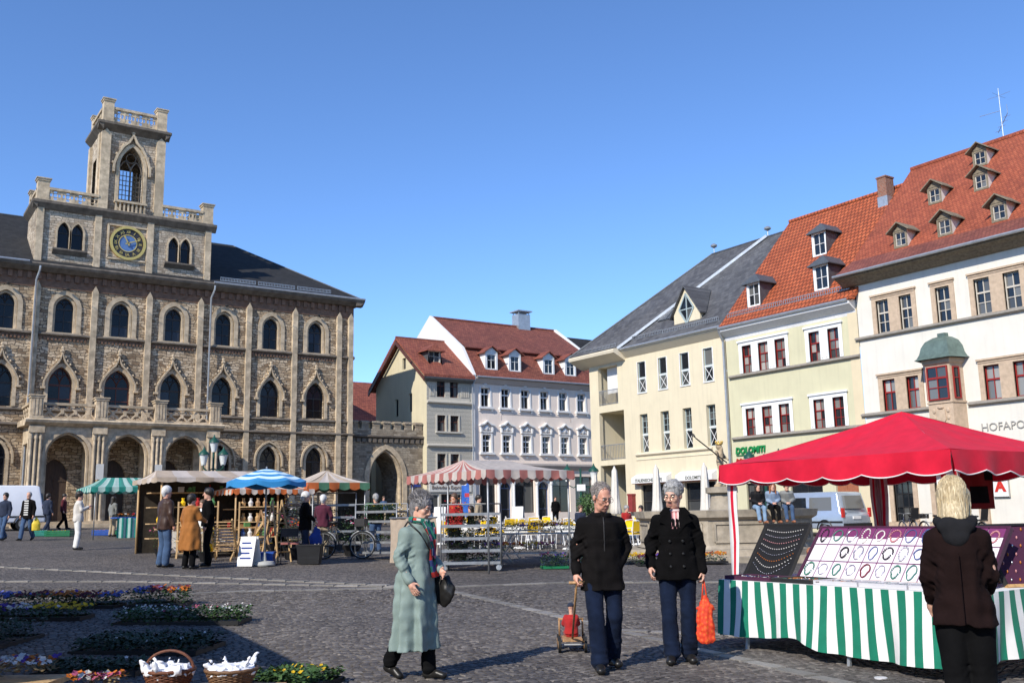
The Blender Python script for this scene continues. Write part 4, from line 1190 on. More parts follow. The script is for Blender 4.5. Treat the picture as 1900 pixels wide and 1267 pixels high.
# ---- cream corner house with slate roof
ch = facade_thing('corner_house', 'cream corner house with grey slate hipped roof and stacked loggias')
W1, ZE = 12.25, 11.55
wxs = [5.18, 7.07, 8.96, 10.87]
ops = [(.9, 2.85, 8.41, 10.9), (.9, 3.36, 4.88, 7.95), (.85, 3.3, BASE, 4.55)]
ops += [(c - .36, c + .36, 8.84, 10.75) for c in wxs] + [(c - .36, c + .36, 5.17, 7.5) for c in wxs] + [(4.7, 7.1, 1.0, 3.2), (8.5, 10.9, 1.0, 3.2)]
m_ = MB(); wall(m_, 0, W1, BASE, ZE, ops, 0, .28)
m_.face([(0, 0, BASE), (0, 12, BASE), (0, 12, ZE), (0, 0, ZE)]); m_.face([(0, 12, BASE), (W1, 12, BASE), (W1, 12, ZE), (0, 12, ZE)])
m_.build('front_wall', M_CREAM, ch)
for a, b, z0, z1 in ((.9, 2.85, 8.41, 10.9), (.9, 3.36, 4.88, 7.95), (.85, 3.3, .3, 4.55)):
    m_ = MB()        # loggia: open recess behind the wall
    m_.face([(a - .1, .28, z0), (a - .1, 2.2, z0), (a - .1, 2.2, z1), (a - .1, .28, z1)]); m_.face([(b + .1, .28, z0), (b + .1, 2.2, z0), (b + .1, 2.2, z1), (b + .1, .28, z1)])
    m_.face([(a - .1, .28, z1), (a - .1, 2.2, z1), (b + .1, 2.2, z1), (b + .1, .28, z1)]); m_.face([(a - .1, .28, z0), (a - .1, 2.2, z0), (b + .1, 2.2, z0), (b + .1, .28, z0)])
    lg = m_.build('loggia', M_CREAM, ch)
    window(lg, a, b, z0 + .01, z1 - .1, 2.1, 3, (.75,), M_GREYF, name='glazing')
    if z0 > 4:
        m_ = MB()
        for k in range(17):
            x = a + (b - a) * k / 16; m_.box(x - .012, x + .012, .05, .075, z0, z0 + .95)
        m_.box(a, b, .04, .085, z0 + .93, z0 + .98); m_.box(a, b, .04, .085, z0 + .06, z0 + .1); m_.build('railing', M_ZINC, lg)
    if z0 > 8:
        m_ = MB(); m_.box(1.25, 2.8, .5, .54, 9.2, 10.88); m_.build('awning_blind', M_TRIMW, lg)
def two_part(c, z0, z1, y):
    """tall window: light above, crossed pane below"""
    window(ch, c - .34, c + .34, z0 + (z1 - z0) * .48, z1, y, 1 if z0 > 8 else 2, () if z0 > 8 else (.33, .66), M_GREYF, fr=.05, bar=.025)
    lo = window(ch, c - .34, c + .34, z0, z0 + (z1 - z0) * .45, y, 1, (), M_GREYF, fr=.05)
    m_ = MB(); hh = (z1 - z0) * .45
    m_.bar((.05, -.015, .05), (.63, -.015, hh - .05), .03, .02, (0, 1, 0)); m_.bar((.05, -.019, hh - .05), (.63, -.019, .05), .03, .02, (0, 1, 0)); m_.build('cross_rail', M_WHITEF, lo)
    m_ = MB(); m_.box(c - .36, c + .36, y - .01, y + .06, z0 + hh, z0 + (z1 - z0) * .48); m_.build('transom', M_TRIMW, ch)
for c in wxs:
    two_part(c, 8.84, 10.75, .06)
    two_part(c, 5.17, 7.5, .2)
    m_ = MB(); band(m_, [(c - .36, 8.84), (c - .36, 10.75), (c + .36, 10.75), (c + .36, 8.84)], .06, -.03, .01); m_.box(c - .44, c + .44, -.05, .02, 8.78, 8.839); m_.build('window_surround', M_TRIMW, ch)
course(ch, 4.4, 10.9, 5.02, .14, .12, M_CREAMT); course(ch, 4.4, 10.9, 4.72, .05, .06, M_CREAMT)
M_SHOPRED = plain('red_awning_edge', (0.45, 0.05, 0.03), .6)
for a, b, s_ in ((4.32, 7.44, 'ITALIENISCHES CAFE'), (8.18, 11.1, 'DOLOMITI')):
    m_ = MB(); m_.prism([(-.45, 3.3), (-.45, 3.62), (0, 3.85), (0, 3.3)], 'x', a, b); sg = m_.build('shop_awning', M_TRIMW, ch)
    box_part('trim', M_SHOPRED, sg, a + .02, b - .02, -.4, .0, 3.27, 3.299)
    obj('lettering', text_mesh(s_, .26, plain('dark_lettering', (0.08, 0.09, 0.07), .6), .006, 'CENTER', .004), sg, ((a + b) / 2, -.46, 3.37))
for a, b in ((4.7, 7.1), (8.5, 10.9)): window(ch, a, b, 1.0, 3.2, .15, 2, (.55,), M_DARKF, name='shop_window', heavy=0)
mbx = MB(); mbx.box(3.75, 4.15, -.3, 0, 1.6, 2.6); mbx.box(3.72, 4.18, -.33, 0, 2.6, 2.7); mbx.build('wall_box', plain('dull_red_box', (0.25, 0.04, 0.04), .5), ch)
m_ = MB(); m_.prism([(-.95, ZE - .05), (-1.0, ZE + .12), (-.9, ZE + .22), (.3, ZE + .3), (.3, ZE - .55), (-.02, ZE - .5)], 'x', -.95, 3.7); m_.build('box_eaves', M_CREAMT, ch)
m_ = MB(); m_.prism([(-.42, ZE + .02), (-.42, ZE + .16), (.2, ZE + .2), (.2, ZE - .4), (-.02, ZE - .35)], 'x', 3.7, W1); m_.build('eaves', M_CREAMT, ch)
gutter(ch, 3.75, W1 + .1, -.48, ZE + .16)
ZR, RD = 18.3, 6.1
m_ = MB(); e1, e2 = -.95, -.45
m_.face([(-.9, e1, ZE + .22), (3.7, e1, ZE + .22), (3.7, e2, ZE + .22), (W1 + .1, e2, ZE + .22), (W1 + .1, RD, ZR), (5.8, RD, ZR)])
m_.face([(-.9, e1, ZE + .22), (5.8, RD, ZR), (-.9, 13, ZE + .22)]); m_.face([(5.8, RD, ZR), (W1 + .1, RD, ZR), (W1 + .1, 13, ZE + .22), (-.9, 13, ZE + .22)])
m_.face([(W1 + .1, e2, ZE + .22), (W1 + .1, RD, ZR), (W1 + .1, 13, ZE + .22)])
rf = m_.build('roof', M_GSLATE, ch)
def on_ch(y): return ZE + .22 + (y - e2) * (ZR - ZE - .22) / (RD - e2)
m_ = MB()
m_.bar((3.6, -.55, on_ch(-.55) + .1), (10.5, RD - .05, ZR + .06), .34, .16); m_.build('roof_coping', M_ZINC, rf)
m_ = MB(); m_.tube([(-.9, e1, ZE + .24), (5.8, RD, ZR + .02), (W1, RD, ZR + .02)], .07, 6); m_.build('ridge_capping', M_LEAD, rf)
snow_guard(rf, 4.3, 7.2, .0, on_ch(0)); snow_guard(rf, 7.3, 11.9, -.05, on_ch(-.05)); snow_guard(rf, -.4, 3.5, -.6, ZE + .35)
for x, y in ((6.0, RD), (10.6, RD)):
    m_ = MB(); m_.tube([(x, y, ZR - .1), (x, y, ZR + .45)], .03, 6); m_.lathe([(.03, 0), (.22, .12), (.24, .2), (.1, .3)], (x, y, ZR + .38), 10); m_.build('roof_ventilator', M_ZINC, rf, smooth=True)
sly = lambda z: e2 + (z - ZE - .22) * (RD - e2) / (ZR - ZE - .22)
# dormer with a diamond window
dc, dw, dz0, dz1, dy = 8.9, 2.2, 12.35, 13.25, .45
m_ = MB(); ap = 14.75
outer = [(dc - dw / 2, dz0), (dc + dw / 2, dz0), (dc + dw / 2, dz1), (dc, ap), (dc - dw / 2, dz1)]
dia = [(dc, 12.55), (dc + .62, 13.45), (dc, 14.4), (dc - .62, 13.45)]
O = outer; I = dia
for q in ([O[0], O[1], I[0]], [O[1], O[2], I[1], I[0]], [O[2], O[3], I[2], I[1]], [O[3], O[4], I[3], I[2]], [O[4], O[0], I[0], I[3]]):
    m_.face([(p_[0], dy, p_[1]) for p_ in q])
for x in (dc - dw / 2, dc + dw / 2): m_.face([(x, dy, dz0), (x, sly(dz0) + .3, dz0), (x, sly(dz1), dz1), (x, dy, dz1)])
dm = m_.build('dormer', M_CREAM, ch)
m_ = MB()
for a, b in zip(I, I[1:] + I[:1]): m_.bar((a[0], dy, a[1]), (b[0], dy, b[1]), .08, .1, (0, 1, 0))
m_.bar((dc, dy + .01, 12.55), (dc, dy + .01, 14.4), .06, .05, (0, 1, 0)); m_.bar((dc - .62, dy + .012, 13.45), (dc + .62, dy + .012, 13.45), .06, .05, (0, 1, 0)); wn = m_.build('window', M_GREYF, dm)
for q in ([I[0], I[1], (dc, 13.45)], [I[1], I[2], (dc, 13.45)], [I[2], I[3], (dc, 13.45)], [I[3], I[0], (dc, 13.45)]):
    m_ = MB(); m_.prism(q, 'y', dy + .03, dy + .04); m_.build('pane', M_GLASS, wn)
m_ = MB()
for s_ in (-1, 1):
    xe, ze_ = dc + s_ * (dw / 2 + .2), dz1 - .27
    for k in (0, .09): m_.face([(xe, dy - .2, ze_ + k), (dc, dy - .2, ap + .05 + k), (dc, sly(ap + .05), ap + .05 + k), (xe, sly(ze_), ze_ + k)])
    m_.face([(xe, dy - .2, ze_), (dc, dy - .2, ap + .05), (dc, dy - .2, ap + .14), (xe, dy - .2, ze_ + .09)]); m_.face([(xe, dy - .2, ze_), (xe, dy - .2, ze_ + .09), (xe, sly(ze_), ze_ + .09), (xe, sly(ze_), ze_)])
m_.build('dormer_roof', M_GSLATE, dm)
for x in (5.75, 6.6):
    m_ = MB(); y0, y1 = 1.0, 1.75
    m_.bar((x + .38, y0, on_ch(y0) + .06), (x + .38, y1, on_ch(y1) + .06), .75, .1); sk = m_.build('skylight', M_LEAD, rf)
    m_ = MB(); m_.bar((x + .38, y0 + .08, on_ch(y0 + .08) + .105), (x + .38, y1 - .08, on_ch(y1 - .08) + .105), .6, .03); m_.build('pane', M_GLASS, sk)
downpipe(ch, 12.2, -.1, BASE, ZE + .1, .07, .4)

# ---- pale green house
gr = facade_thing('green_house', 'pale green plastered house with red framed windows and orange tiled roof')
X0, X1, ZE = 12.3, 21.0, 11.4
cols_ = [(13.48, 14.15), (14.63, 15.33), (15.78, 16.49), (18.02, 18.70), (19.19, 19.86)]
ops = [(a, b, 8.95, 10.45) for a, b in cols_] + [(a, b, 5.55, 7.0) for a, b in cols_] + [(13.2, 15.2, .9, 3.0), (16.2, 18.2, .9, 3.0), (19.0, 20.3, BASE, 2.9)]
m_ = MB(); wall(m_, X0, X1, BASE, ZE, ops, 0, .24); m_.build('front_wall', M_GREENP, gr)
box_part('corner_strip', M_GREENS, gr, X1 - .55, X1 - .002, -.03, -.001, BASE, ZE - .1)
for a, b in cols_:
    window(gr, a, b, 8.95, 10.45, .1, 2, (.3, .62), M_REDF, M_GLASS_C, .035, .024, heavy=1); window(gr, a, b, 5.55, 7.0, .1, 2, (.3, .62), M_REDF, M_GLASS_C, .035, .024, heavy=1)
for z0, z1 in ((8.95, 10.45), (5.55, 7.0)):
    for g0, g1 in ((0, 3), (3, 5)):
        m_ = MB()
        cs = cols_[g0:g1]
        wall(m_, cs[0][0] - .22, cs[-1][1] + .22, z0 - .001, z1 + .2, [(a, b, z0, z1) for a, b in cs], -.05, .15)
        m_.box(cs[0][0] - .28, cs[-1][1] + .28, -.12, .0, z1 + .2, z1 + .3)
        for a, b in cs: m_.box(a - .14, a - .08, -.09, -.05, z0 + .1, z1); m_.box(b + .08, b + .14, -.09, -.05, z0 + .1, z1)
        m_.build('window_surround', M_WHITEF, gr)
course(gr, X0 + .2, X1, 8.8, .18, .14); course(gr, X0 + .2, X1 + .05, 5.4, .18, .14)
window(gr, 13.2, 15.2, .9, 3.0, .12, 2, (), M_DARKF, name='shop_window'); window(gr, 16.2, 18.2, .9, 3.0, .12, 2, (), M_DARKF, name='shop_window')
m_ = MB(); m_.box(19.0, 20.3, .12, .17, BASE, 2.9); dr = m_.build('door', plain('brown_door_paint', (0.33, 0.12, 0.06), .6, .15, 8), gr)
for x in (19.1, 19.72):
    for z in (.4, 1.2, 2.05): m_ = MB(); m_.box(x, x + .48, .1, .121, z, z + .65); m_.build('door_panel', bpy.data.materials['brown_door_paint'], dr)
lt = obj('lettering', text_mesh('DOLOMITI', .46, plain('green_lettering', (0.01, 0.22, 0.06), .5), .03, 'LEFT', .02, .15), gr, (12.62, -.06, 4.62)); lt.scale = (.95, 1, 1)
box_part('sign_underline', bpy.data.materials['green_lettering'], gr, 12.65, 13.9, -.07, -.03, 4.5, 4.54)
obj('lettering', text_mesh('Italienische', .25, plain('red_lettering', (0.42, 0.03, 0.02), .5), .02, 'LEFT', .008, .3), gr, (12.62, -.06, 4.18))
m_ = MB(); m_.prism([(-.5, ZE + .0), (-.52, ZE + .14), (-.3, ZE + .2), (.1, ZE + .2), (.1, ZE - .45), (0, ZE - .5), (-.06, ZE - .3)], 'x', X0, X1 - .05); m_.build('eaves', M_TRIMW, gr)
gutter(gr, X0, X1 - .1, -.56, ZE + .18)
ZR, RD, e2 = 18.8, 6.1, -.6
m_ = MB(); m_.prism([(e2, ZE + .2), (RD, ZR), (13, ZE + .2), (13, ZE + .05), (RD, ZR - .2), (e2 + .2, ZE + .15)], 'x', X0 + .05, X1 + .2); rf = m_.build('roof', M_ORTILE, gr)
m_ = MB(); m_.tube([(X0 + .05, RD, ZR + .02), (X1 - .4, RD, ZR + .02)], .12, 8); m_.build('ridge_tiles', M_ORTILE, rf, smooth=True)
sly = lambda z: e2 + (z - ZE - .2) * (RD - e2) / (ZR - ZE - .2)
on_g = lambda y: ZE + .2 + (y - e2) * (ZR - ZE - .2) / (RD - e2)
snow_guard(rf, X0 + .3, 16.5, -.05, on_g(-.05)); snow_guard(rf, 16.6, X1 - .3, -.05, on_g(-.05))
for cx_, z in ((14.25, 12.65), (18.8, 12.65), (17.0, 15.2)):
    dormer(gr, cx_, sly(z) - .05, z, .95, 1.3, .42, sly, M_LEAD, M_LEAD, M_WHITEF, 2, (.5,), over=.2, hip=.45, fw=.1)
m_ = MB(); m_.box(19.3, 19.85, 5.0, 5.7, 17.4, 19.2); m_.box(19.26, 19.89, 4.96, 5.74, 19.2, 19.28); m_.build('chimney', masonry('chimney_brick', [(0.28, 0.10, 0.06), (0.38, 0.16, 0.10)], (0.3, 0.26, 0.22), .24, .08, .01, .0), rf)
box_part('flashing', M_ZINC, rf, 19.27, 19.88, 4.97, 5.73, 17.4, 18.15)

# ---- ivory pharmacy house
wh = facade_thing('pharmacy_house', 'ivory house with oriel window, tan stone frames and steep red roof')
X0, X1, ZE = 21.02, 44.0, 12.55
up = [(22.1, 22.77), (23.35, 23.99), (25.21, 25.9), (27.05, 27.77), (28.37, 29.09), (31.0, 31.7), (32.3, 33.0), (35.2, 35.9), (38, 38.7)]
lo = [(22.1, 22.77), (23.35, 23.99), (27.1, 27.8), (28.4, 29.1), (31.0, 31.7), (32.3, 33.0), (35.2, 35.9), (38, 38.7)]
ops = [(a, b, 9.73, 11.31) for a, b in up] + [(a, b, 6.03, 7.5) for a, b in lo] + [(22.2, 23.2, .95, 2.75), (24.3, 25.3, .95, 2.75), (29.2, 30.6, BASE, 2.8), (32, 33.5, .8, 2.8)]
m_ = MB(); wall(m_, X0, X1, BASE, ZE, ops, 0, .26); m_.face([(X1, 0, BASE), (X1, 13, BASE), (X1, 13, ZE), (X1, 0, ZE)]); m_.build('front_wall', M_IVORY, wh)
def stone_frame(cs, z0, z1):
    m_ = MB()
    wall(m_, cs[0][0] - .22, cs[-1][1] + .22, z0 - .002, z1 + .22, [(a, b, z0, z1) for a, b in cs], -.06, .2)
    for a, b in ((cs[0][0] - .22, cs[-1][1] + .22),):
        m_.box(a - .05, b + .05, -.13, .0, z1 + .22, z1 + .3); m_.box(a, b, -.09, -.06, z1 + .12, z1 + .17)
        m_.face([(a, -.06, z0), (a, 0, z0), (a, 0, z1 + .22), (a, -.06, z1 + .22)]); m_.face([(b, -.06, z0), (b, 0, z0), (b, 0, z1 + .22), (b, -.06, z1 + .22)])
    m_.build('stone_surround', M_SAND, wh)
for cs in (up[0:2], up[2:3], up[3:5], up[5:7], up[7:8], up[8:9]): stone_frame(cs, 9.73, 11.31)
for cs in (lo[0:2], lo[2:4], lo[4:6], lo[6:7], lo[7:8]): stone_frame(cs, 6.03, 7.5)
for a, b in up: window(wh, a, b, 9.73, 11.31, .1, 2, (.32, .62), M_BEIGEF, fr=.05, bar=.035, heavy=1)
for a, b in lo: window(wh, a, b, 6.03, 7.5, .1, 2, (.6,), M_REDF, M_GLASS_C, .05, .035, heavy=0)
course(wh, X0 - .15, X1, 9.6, .18, .14); course(wh, X0 - .15, 24.5, 5.9, .18, .14); course(wh, 26.3, X1, 5.9, .18, .14)
stone_frame([(22.2, 23.2)], .95, 2.75); stone_frame([(24.3, 25.3)], .95, 2.75)
for a in (22.2, 24.3):
    window(wh, a, a + 1.0, .95, 2.75, .1, 3, (.35, .7), M_DARKF, fr=.05, bar=.03); m_ = MB(); m_.box(a - .3, a + 1.3, -.2, -.0, .72, .93); m_.build('sill', M_SAND, wh)
window(wh, 32, 33.5, .8, 2.8, .1, 2, (.6,), M_REDF); box_part('door', wood('dark_shop_door', (0.12, 0.06, 0.035)), wh, 29.2, 30.6, .12, .17, BASE, 2.8)
box_part('plinth', M_SAND, wh, X0, 29.0, -.08, -.001, BASE, .75)
for i in range(2): box_part('stone_post', M_SAND, wh, 26.3 + i * 2.7, 26.75 + i * 2.7, -.12, -.002, .75, 3.0)
obj('lettering', text_mesh('HOFAPOTHEKE', .48, plain('grey_lettering', (0.36, 0.34, 0.31), .6), .02, 'LEFT', -.004), wh, (26.72, -.03, 4.72))
m_ = MB(); m_.box(27.05, 27.68, -.14, -.02, 1.95, 2.72); sg = m_.build('sign_board', M_TRIMW, wh)
obj('lettering', text_mesh('A', .62, plain('pharmacy_red', (0.55, 0.03, 0.02), .5), .01, 'CENTER', .03), sg, (27.36, -.152, 2.18)); box_part('sign_border', bpy.data.materials['grey_lettering'], sg, 27.02, 27.71, -.1, -.05, 1.92, 2.75)
# oriel
om = MB(); oc, ow, od = 25.4, .74, .74
pl = [(oc - ow - .02, 0), (oc - ow + .16, -od), (oc + ow - .16, -od), (oc + ow + .02, 0)]
def ring(z, k): return [(oc + (x - oc) * k, y * k if y else 0, z) for x, y in pl]
rows = [ring(z, k) for z, k in ((4.35, .25), (4.6, .8), (4.75, 1.12), (4.85, 1.12), (4.86, 1.0), (6.02, 1.0), (6.03, 1.06), (6.1, 1.06), (6.11, 1.0), (7.72, 1.0), (7.8, 1.12), (7.98, 1.16))]
om.grid(rows); orl = om.build('oriel', M_SAND, wh)
m_ = MB(); m_.grid([ring(7.985, 1.48), ring(8.06, 1.36), ring(8.25, 1.22), ring(8.55, 1.12), ring(8.82, .9), ring(9.0, .52), ring(9.05, .3), ring(9.2, .3), ring(9.21, .01)]); m_.build('oriel_roof', M_COPPER, orl, smooth=True)
window(orl, oc - .5, oc + .5, 6.18, 7.66, -od - .085, 2, (.35, .66), M_REDF, fr=.06, bar=.04, heavy=1)
for s_ in (-1, 1):
    a = Vector((oc + s_ * (ow + .02), 0, 0)); b = Vector((oc + s_ * (ow - .16), -od, 0))
    p0, p1 = (b * .85 + a * .15), (b * .35 + a * .65)
    L = (p1 - p0).length
    o = window(orl, 0, .36, 0, 1.4, 0, 1, (.66,), M_REDF, fr=.05)
    st = p0 if s_ > 0 else p1
    dr_ = (p1 - p0) if s_ > 0 else (p0 - p1)
    nrm = Vector((dr_.y, -dr_.x, 0)).normalized() * .075
    o.location = (st.x + nrm.x, st.y + nrm.y, 6.2); o.rotation_euler = (0, 0, math.atan2(dr_.y, dr_.x))
m_ = MB(); m_.prism([(oc - .2, 5.75), (oc + .2, 5.75), (oc + .22, 5.3), (oc, 5.0), (oc - .22, 5.3)], 'y', -od - .05, -od + .02)
for s_ in (-1, 1):
    for z in (5.1, 5.4, 5.7): m_.ball((oc + s_ * .33, -od - .01, z), (.09, .05, .11), 6, 4)
m_.ball((oc, -od - .03, 5.85), (.16, .06, .07), 6, 4); m_.build('carved_shield', M_SAND, orl)
# eaves and roof
m_ = MB(); m_.prism([(-.75, ZE + .05), (-.78, ZE + .18), (0, ZE + .3), (.1, ZE - .3), (-.2, ZE - .25), (-.5, ZE - .05)], 'x', X0 - .6, X1 + .3); m_.build('eaves', M_TIMBER, wh)
ZR, RD, e2 = 19.7, 6.6, -.85
zk = ZE + .2
on_w = lambda y: (zk + (y - e2) * .62) if y < .75 else zk + (.75 - e2) * .62 + (y - .75) * (ZR - zk - (.75 - e2) * .62) / (RD - .75)
def sly(z):
    zb = zk + (.75 - e2) * .62
    return e2 + (z - zk) / .62 if z < zb else .75 + (z - zb) * (RD - .75) / (ZR - zb)
m_ = MB()
for y0, y1, mi in ((e2, .75, 1), (.75, RD, 0), (RD, 14, 0)):
    z0, z1 = (on_w(y0), on_w(y1)) if y1 <= RD else (ZR, ZE + .2)
    m_.face([(X0 - .62, y0, z0), (X1 + .3, y0, z0), (X1 + .3, y1, z1), (X0 - .62, y1, z1)], mi)
m_.face([(X0 - .62, y, z) for y, z in ((e2, zk), (.75, on_w(.75)), (RD, ZR), (14, ZE + .2))], 1); m_.face([(X1 + .3, y, z) for y, z in ((e2, zk), (.75, on_w(.75)), (RD, ZR), (14, ZE + .2))], 1)
m_.face([(X0 - .62, e2, zk), (X1 + .3, e2, zk), (X1 + .3, e2 + .3, zk - .08), (X0 - .62, e2 + .3, zk - .08)], 1)
rf = m_.build('roof', [M_RDTILE, M_RDTILE2], wh)
m_ = MB(); m_.tube([(X0 - .62, RD, ZR + .02), (X1 + .3, RD, ZR + .02)], .13, 8); m_.build('ridge_tiles', M_RDTILE, rf, smooth=True)
gutter(rf, X0 - .6, X1 + .3, e2 - .05, zk - .02, .07)
for cx_, z in ((23.15, 13.95), (25.45, 13.95), (28.05, 13.95), (23.65, 16.4), (26.05, 16.4), (25.15, 18.2), (30.6, 13.95), (29.3, 16.4)):
    dormer(wh, cx_, sly(z) - .12, z, .74, .74, .32, sly, M_TIMBER, M_IVORY, M_BEIGEF, 2, (.5,), over=.24, pedm=M_TIMBER, fw=.1, gm=M_GLASS)
m_ = MB(); m_.tube([(25.6, RD, ZR), (25.6, RD, ZR + 2.7)], [.025, .012], 6)
m_.tube([(25.6, RD, ZR + 1.5), (25.0, RD - .9, ZR + 1.2)], .015, 5); m_.tube([(25.1, RD + .5, ZR + .6), (26.2, RD - .5, ZR + 1.05)], .015, 5); m_.tube([(26.2, RD - .5, ZR + 1.05), (26.2, RD - .5, ZR + 1.5)], .012, 5)
for k in range(4): m_.tube([(25.2 + k * .28 - .2, RD + .42 - k * .25, ZR + .64 + k * .11), (25.2 + k * .28 + .2, RD + .42 - k * .25, ZR + .64 + k * .11)], .01, 4)
for dx, dy in ((.6, 0), (-.6, 0), (0, .6), (0, -.6)): m_.tube([(25.6, RD, ZR + 2.3), (25.6 + dx, RD + dy, ZR + 2.32)], .008, 4)
m_.build('antenna', M_ZINC, rf)
# ================================================================== the other two sides of the square, behind the viewer
def plain_house(label, loc, rz, W, ze, zr, pm, tm, fm):
    h = thing('town_house', label, 'house', loc, rz)
    n = int(W / 3.2)
    xs = [(W / n) * (i + .5) for i in range(n)]
    ops = [(x - .55, x + .55, z, z + 1.7) for x in xs for z in (1.0, 4.6, 8.1) if z + 2.3 < ze]
    m_ = MB(); wall(m_, 0, W, -.6, ze, ops, 0, .2)
    m_.face([(0, 0, -.6), (0, 10, -.6), (0, 10, ze), (0, 5, zr), (0, 0, ze)]); m_.face([(W, 0, -.6), (W, 10, -.6), (W, 10, ze), (W, 5, zr), (W, 0, ze)]); m_.build('wall', pm, h)
    for o in ops: window(h, o[0], o[1], o[2], o[3], .1, 2, (.6,), fm)
    m_ = MB(); m_.prism([(-.5, ze - .2), (5, zr), (10.5, ze - .2), (10.5, ze), (5, zr + .25), (-.5, ze)], 'x', -.1, W + .1); m_.build('roof', tm, h)
plain_house('yellow plastered house behind the viewer on the left side', (-24, -12, 0), R(90), 17, 10.5, 15.5, M_YELLOWP, M_REDTILE, M_WHITEF)
plain_house('white plastered house behind the viewer on the left side', (-24, 5.3, 0), R(90), 19, 11.5, 17, M_WHITEP, M_BROWNTILE, M_BROWNF)
plain_house('beige house on the left side of the square out of view', (-24, 24.6, 0), R(90), 20, 11, 16.5, M_BEIGE2, M_REDTILE, M_WHITEF)
plain_house('lilac house behind the viewer on the near side', (18, -19, 0), R(180), 22, 11.5, 17, M_LILAC, M_REDTILE, M_WHITEF)
plain_house('cream house behind the viewer near the jewellery stall', (40, -19, 0), R(180), 21.8, 11, 16, M_YELLOWP, M_BROWNTILE, M_BROWNF)
# ================================================================== bodies and clothes: blended volumes turned into one skin
def surface(D, lo, h):
    """surface nets: one vertex in every cell the surface passes, quads between neighbours"""
    neg = D < 0
    c = neg[:-1, :-1, :-1].astype(np.int8)
    tot = np.zeros(c.shape, np.int8)
    for dx in (0, 1):
        for dy in (0, 1):
            for dz in (0, 1):
                tot += neg[dx:dx + c.shape[0], dy:dy + c.shape[1], dz:dz + c.shape[2]]
    act = np.argwhere((tot > 0) & (tot < 8))
    if len(act) == 0: return np.zeros((0, 3)), np.zeros((0, 4), int)
    idx = np.full(c.shape, -1, np.int32)
    idx[act[:, 0], act[:, 1], act[:, 2]] = np.arange(len(act))
    corner = np.array([(x, y, z) for x in (0, 1) for y in (0, 1) for z in (0, 1)])
    vals = np.stack([D[act[:, 0] + k[0], act[:, 1] + k[1], act[:, 2] + k[2]] for k in corner], 1)
    acc = np.zeros((len(act), 3)); cnt = np.zeros(len(act))
    for a in range(8):
        for b in range(a + 1, 8):
            if np.abs(corner[a] - corner[b]).sum() != 1: continue
            va, vb = vals[:, a], vals[:, b]
            m = (va < 0) != (vb < 0)
            t = np.where(m, va / np.where(m, va - vb, 1), 0)
            p = corner[a] + t[:, None] * (corner[b] - corner[a])
            acc += np.where(m[:, None], p, 0); cnt += m
    V = (act + acc / cnt[:, None]) * h + lo
    Q = []
    n = neg
    for ax in range(3):
        s0 = [slice(None)] * 3; s1 = [slice(None)] * 3
        s0[ax] = slice(0, -1); s1[ax] = slice(1, None)
        a, b = n[tuple(s0)], n[tuple(s1)]
        e = np.argwhere(a != b)
        u, v = [k for k in range(3) if k != ax]
        e = e[(e[:, u] > 0) & (e[:, v] > 0) & (e[:, u] < D.shape[u] - 1) & (e[:, v] < D.shape[v] - 1)]
        fl = a[e[:, 0], e[:, 1], e[:, 2]]
        def I(du, dv):
            q = e.copy(); q[:, u] += du; q[:, v] += dv
            return idx[q[:, 0], q[:, 1], q[:, 2]]
        q = np.stack([I(-1, -1), I(0, -1), I(0, 0), I(-1, 0)], 1)
        if ax == 1: fl = ~fl
        q[~fl] = q[~fl][:, ::-1]
        Q.append(q)
    Q = np.concatenate(Q)
    return V, Q[(Q >= 0).all(1)]

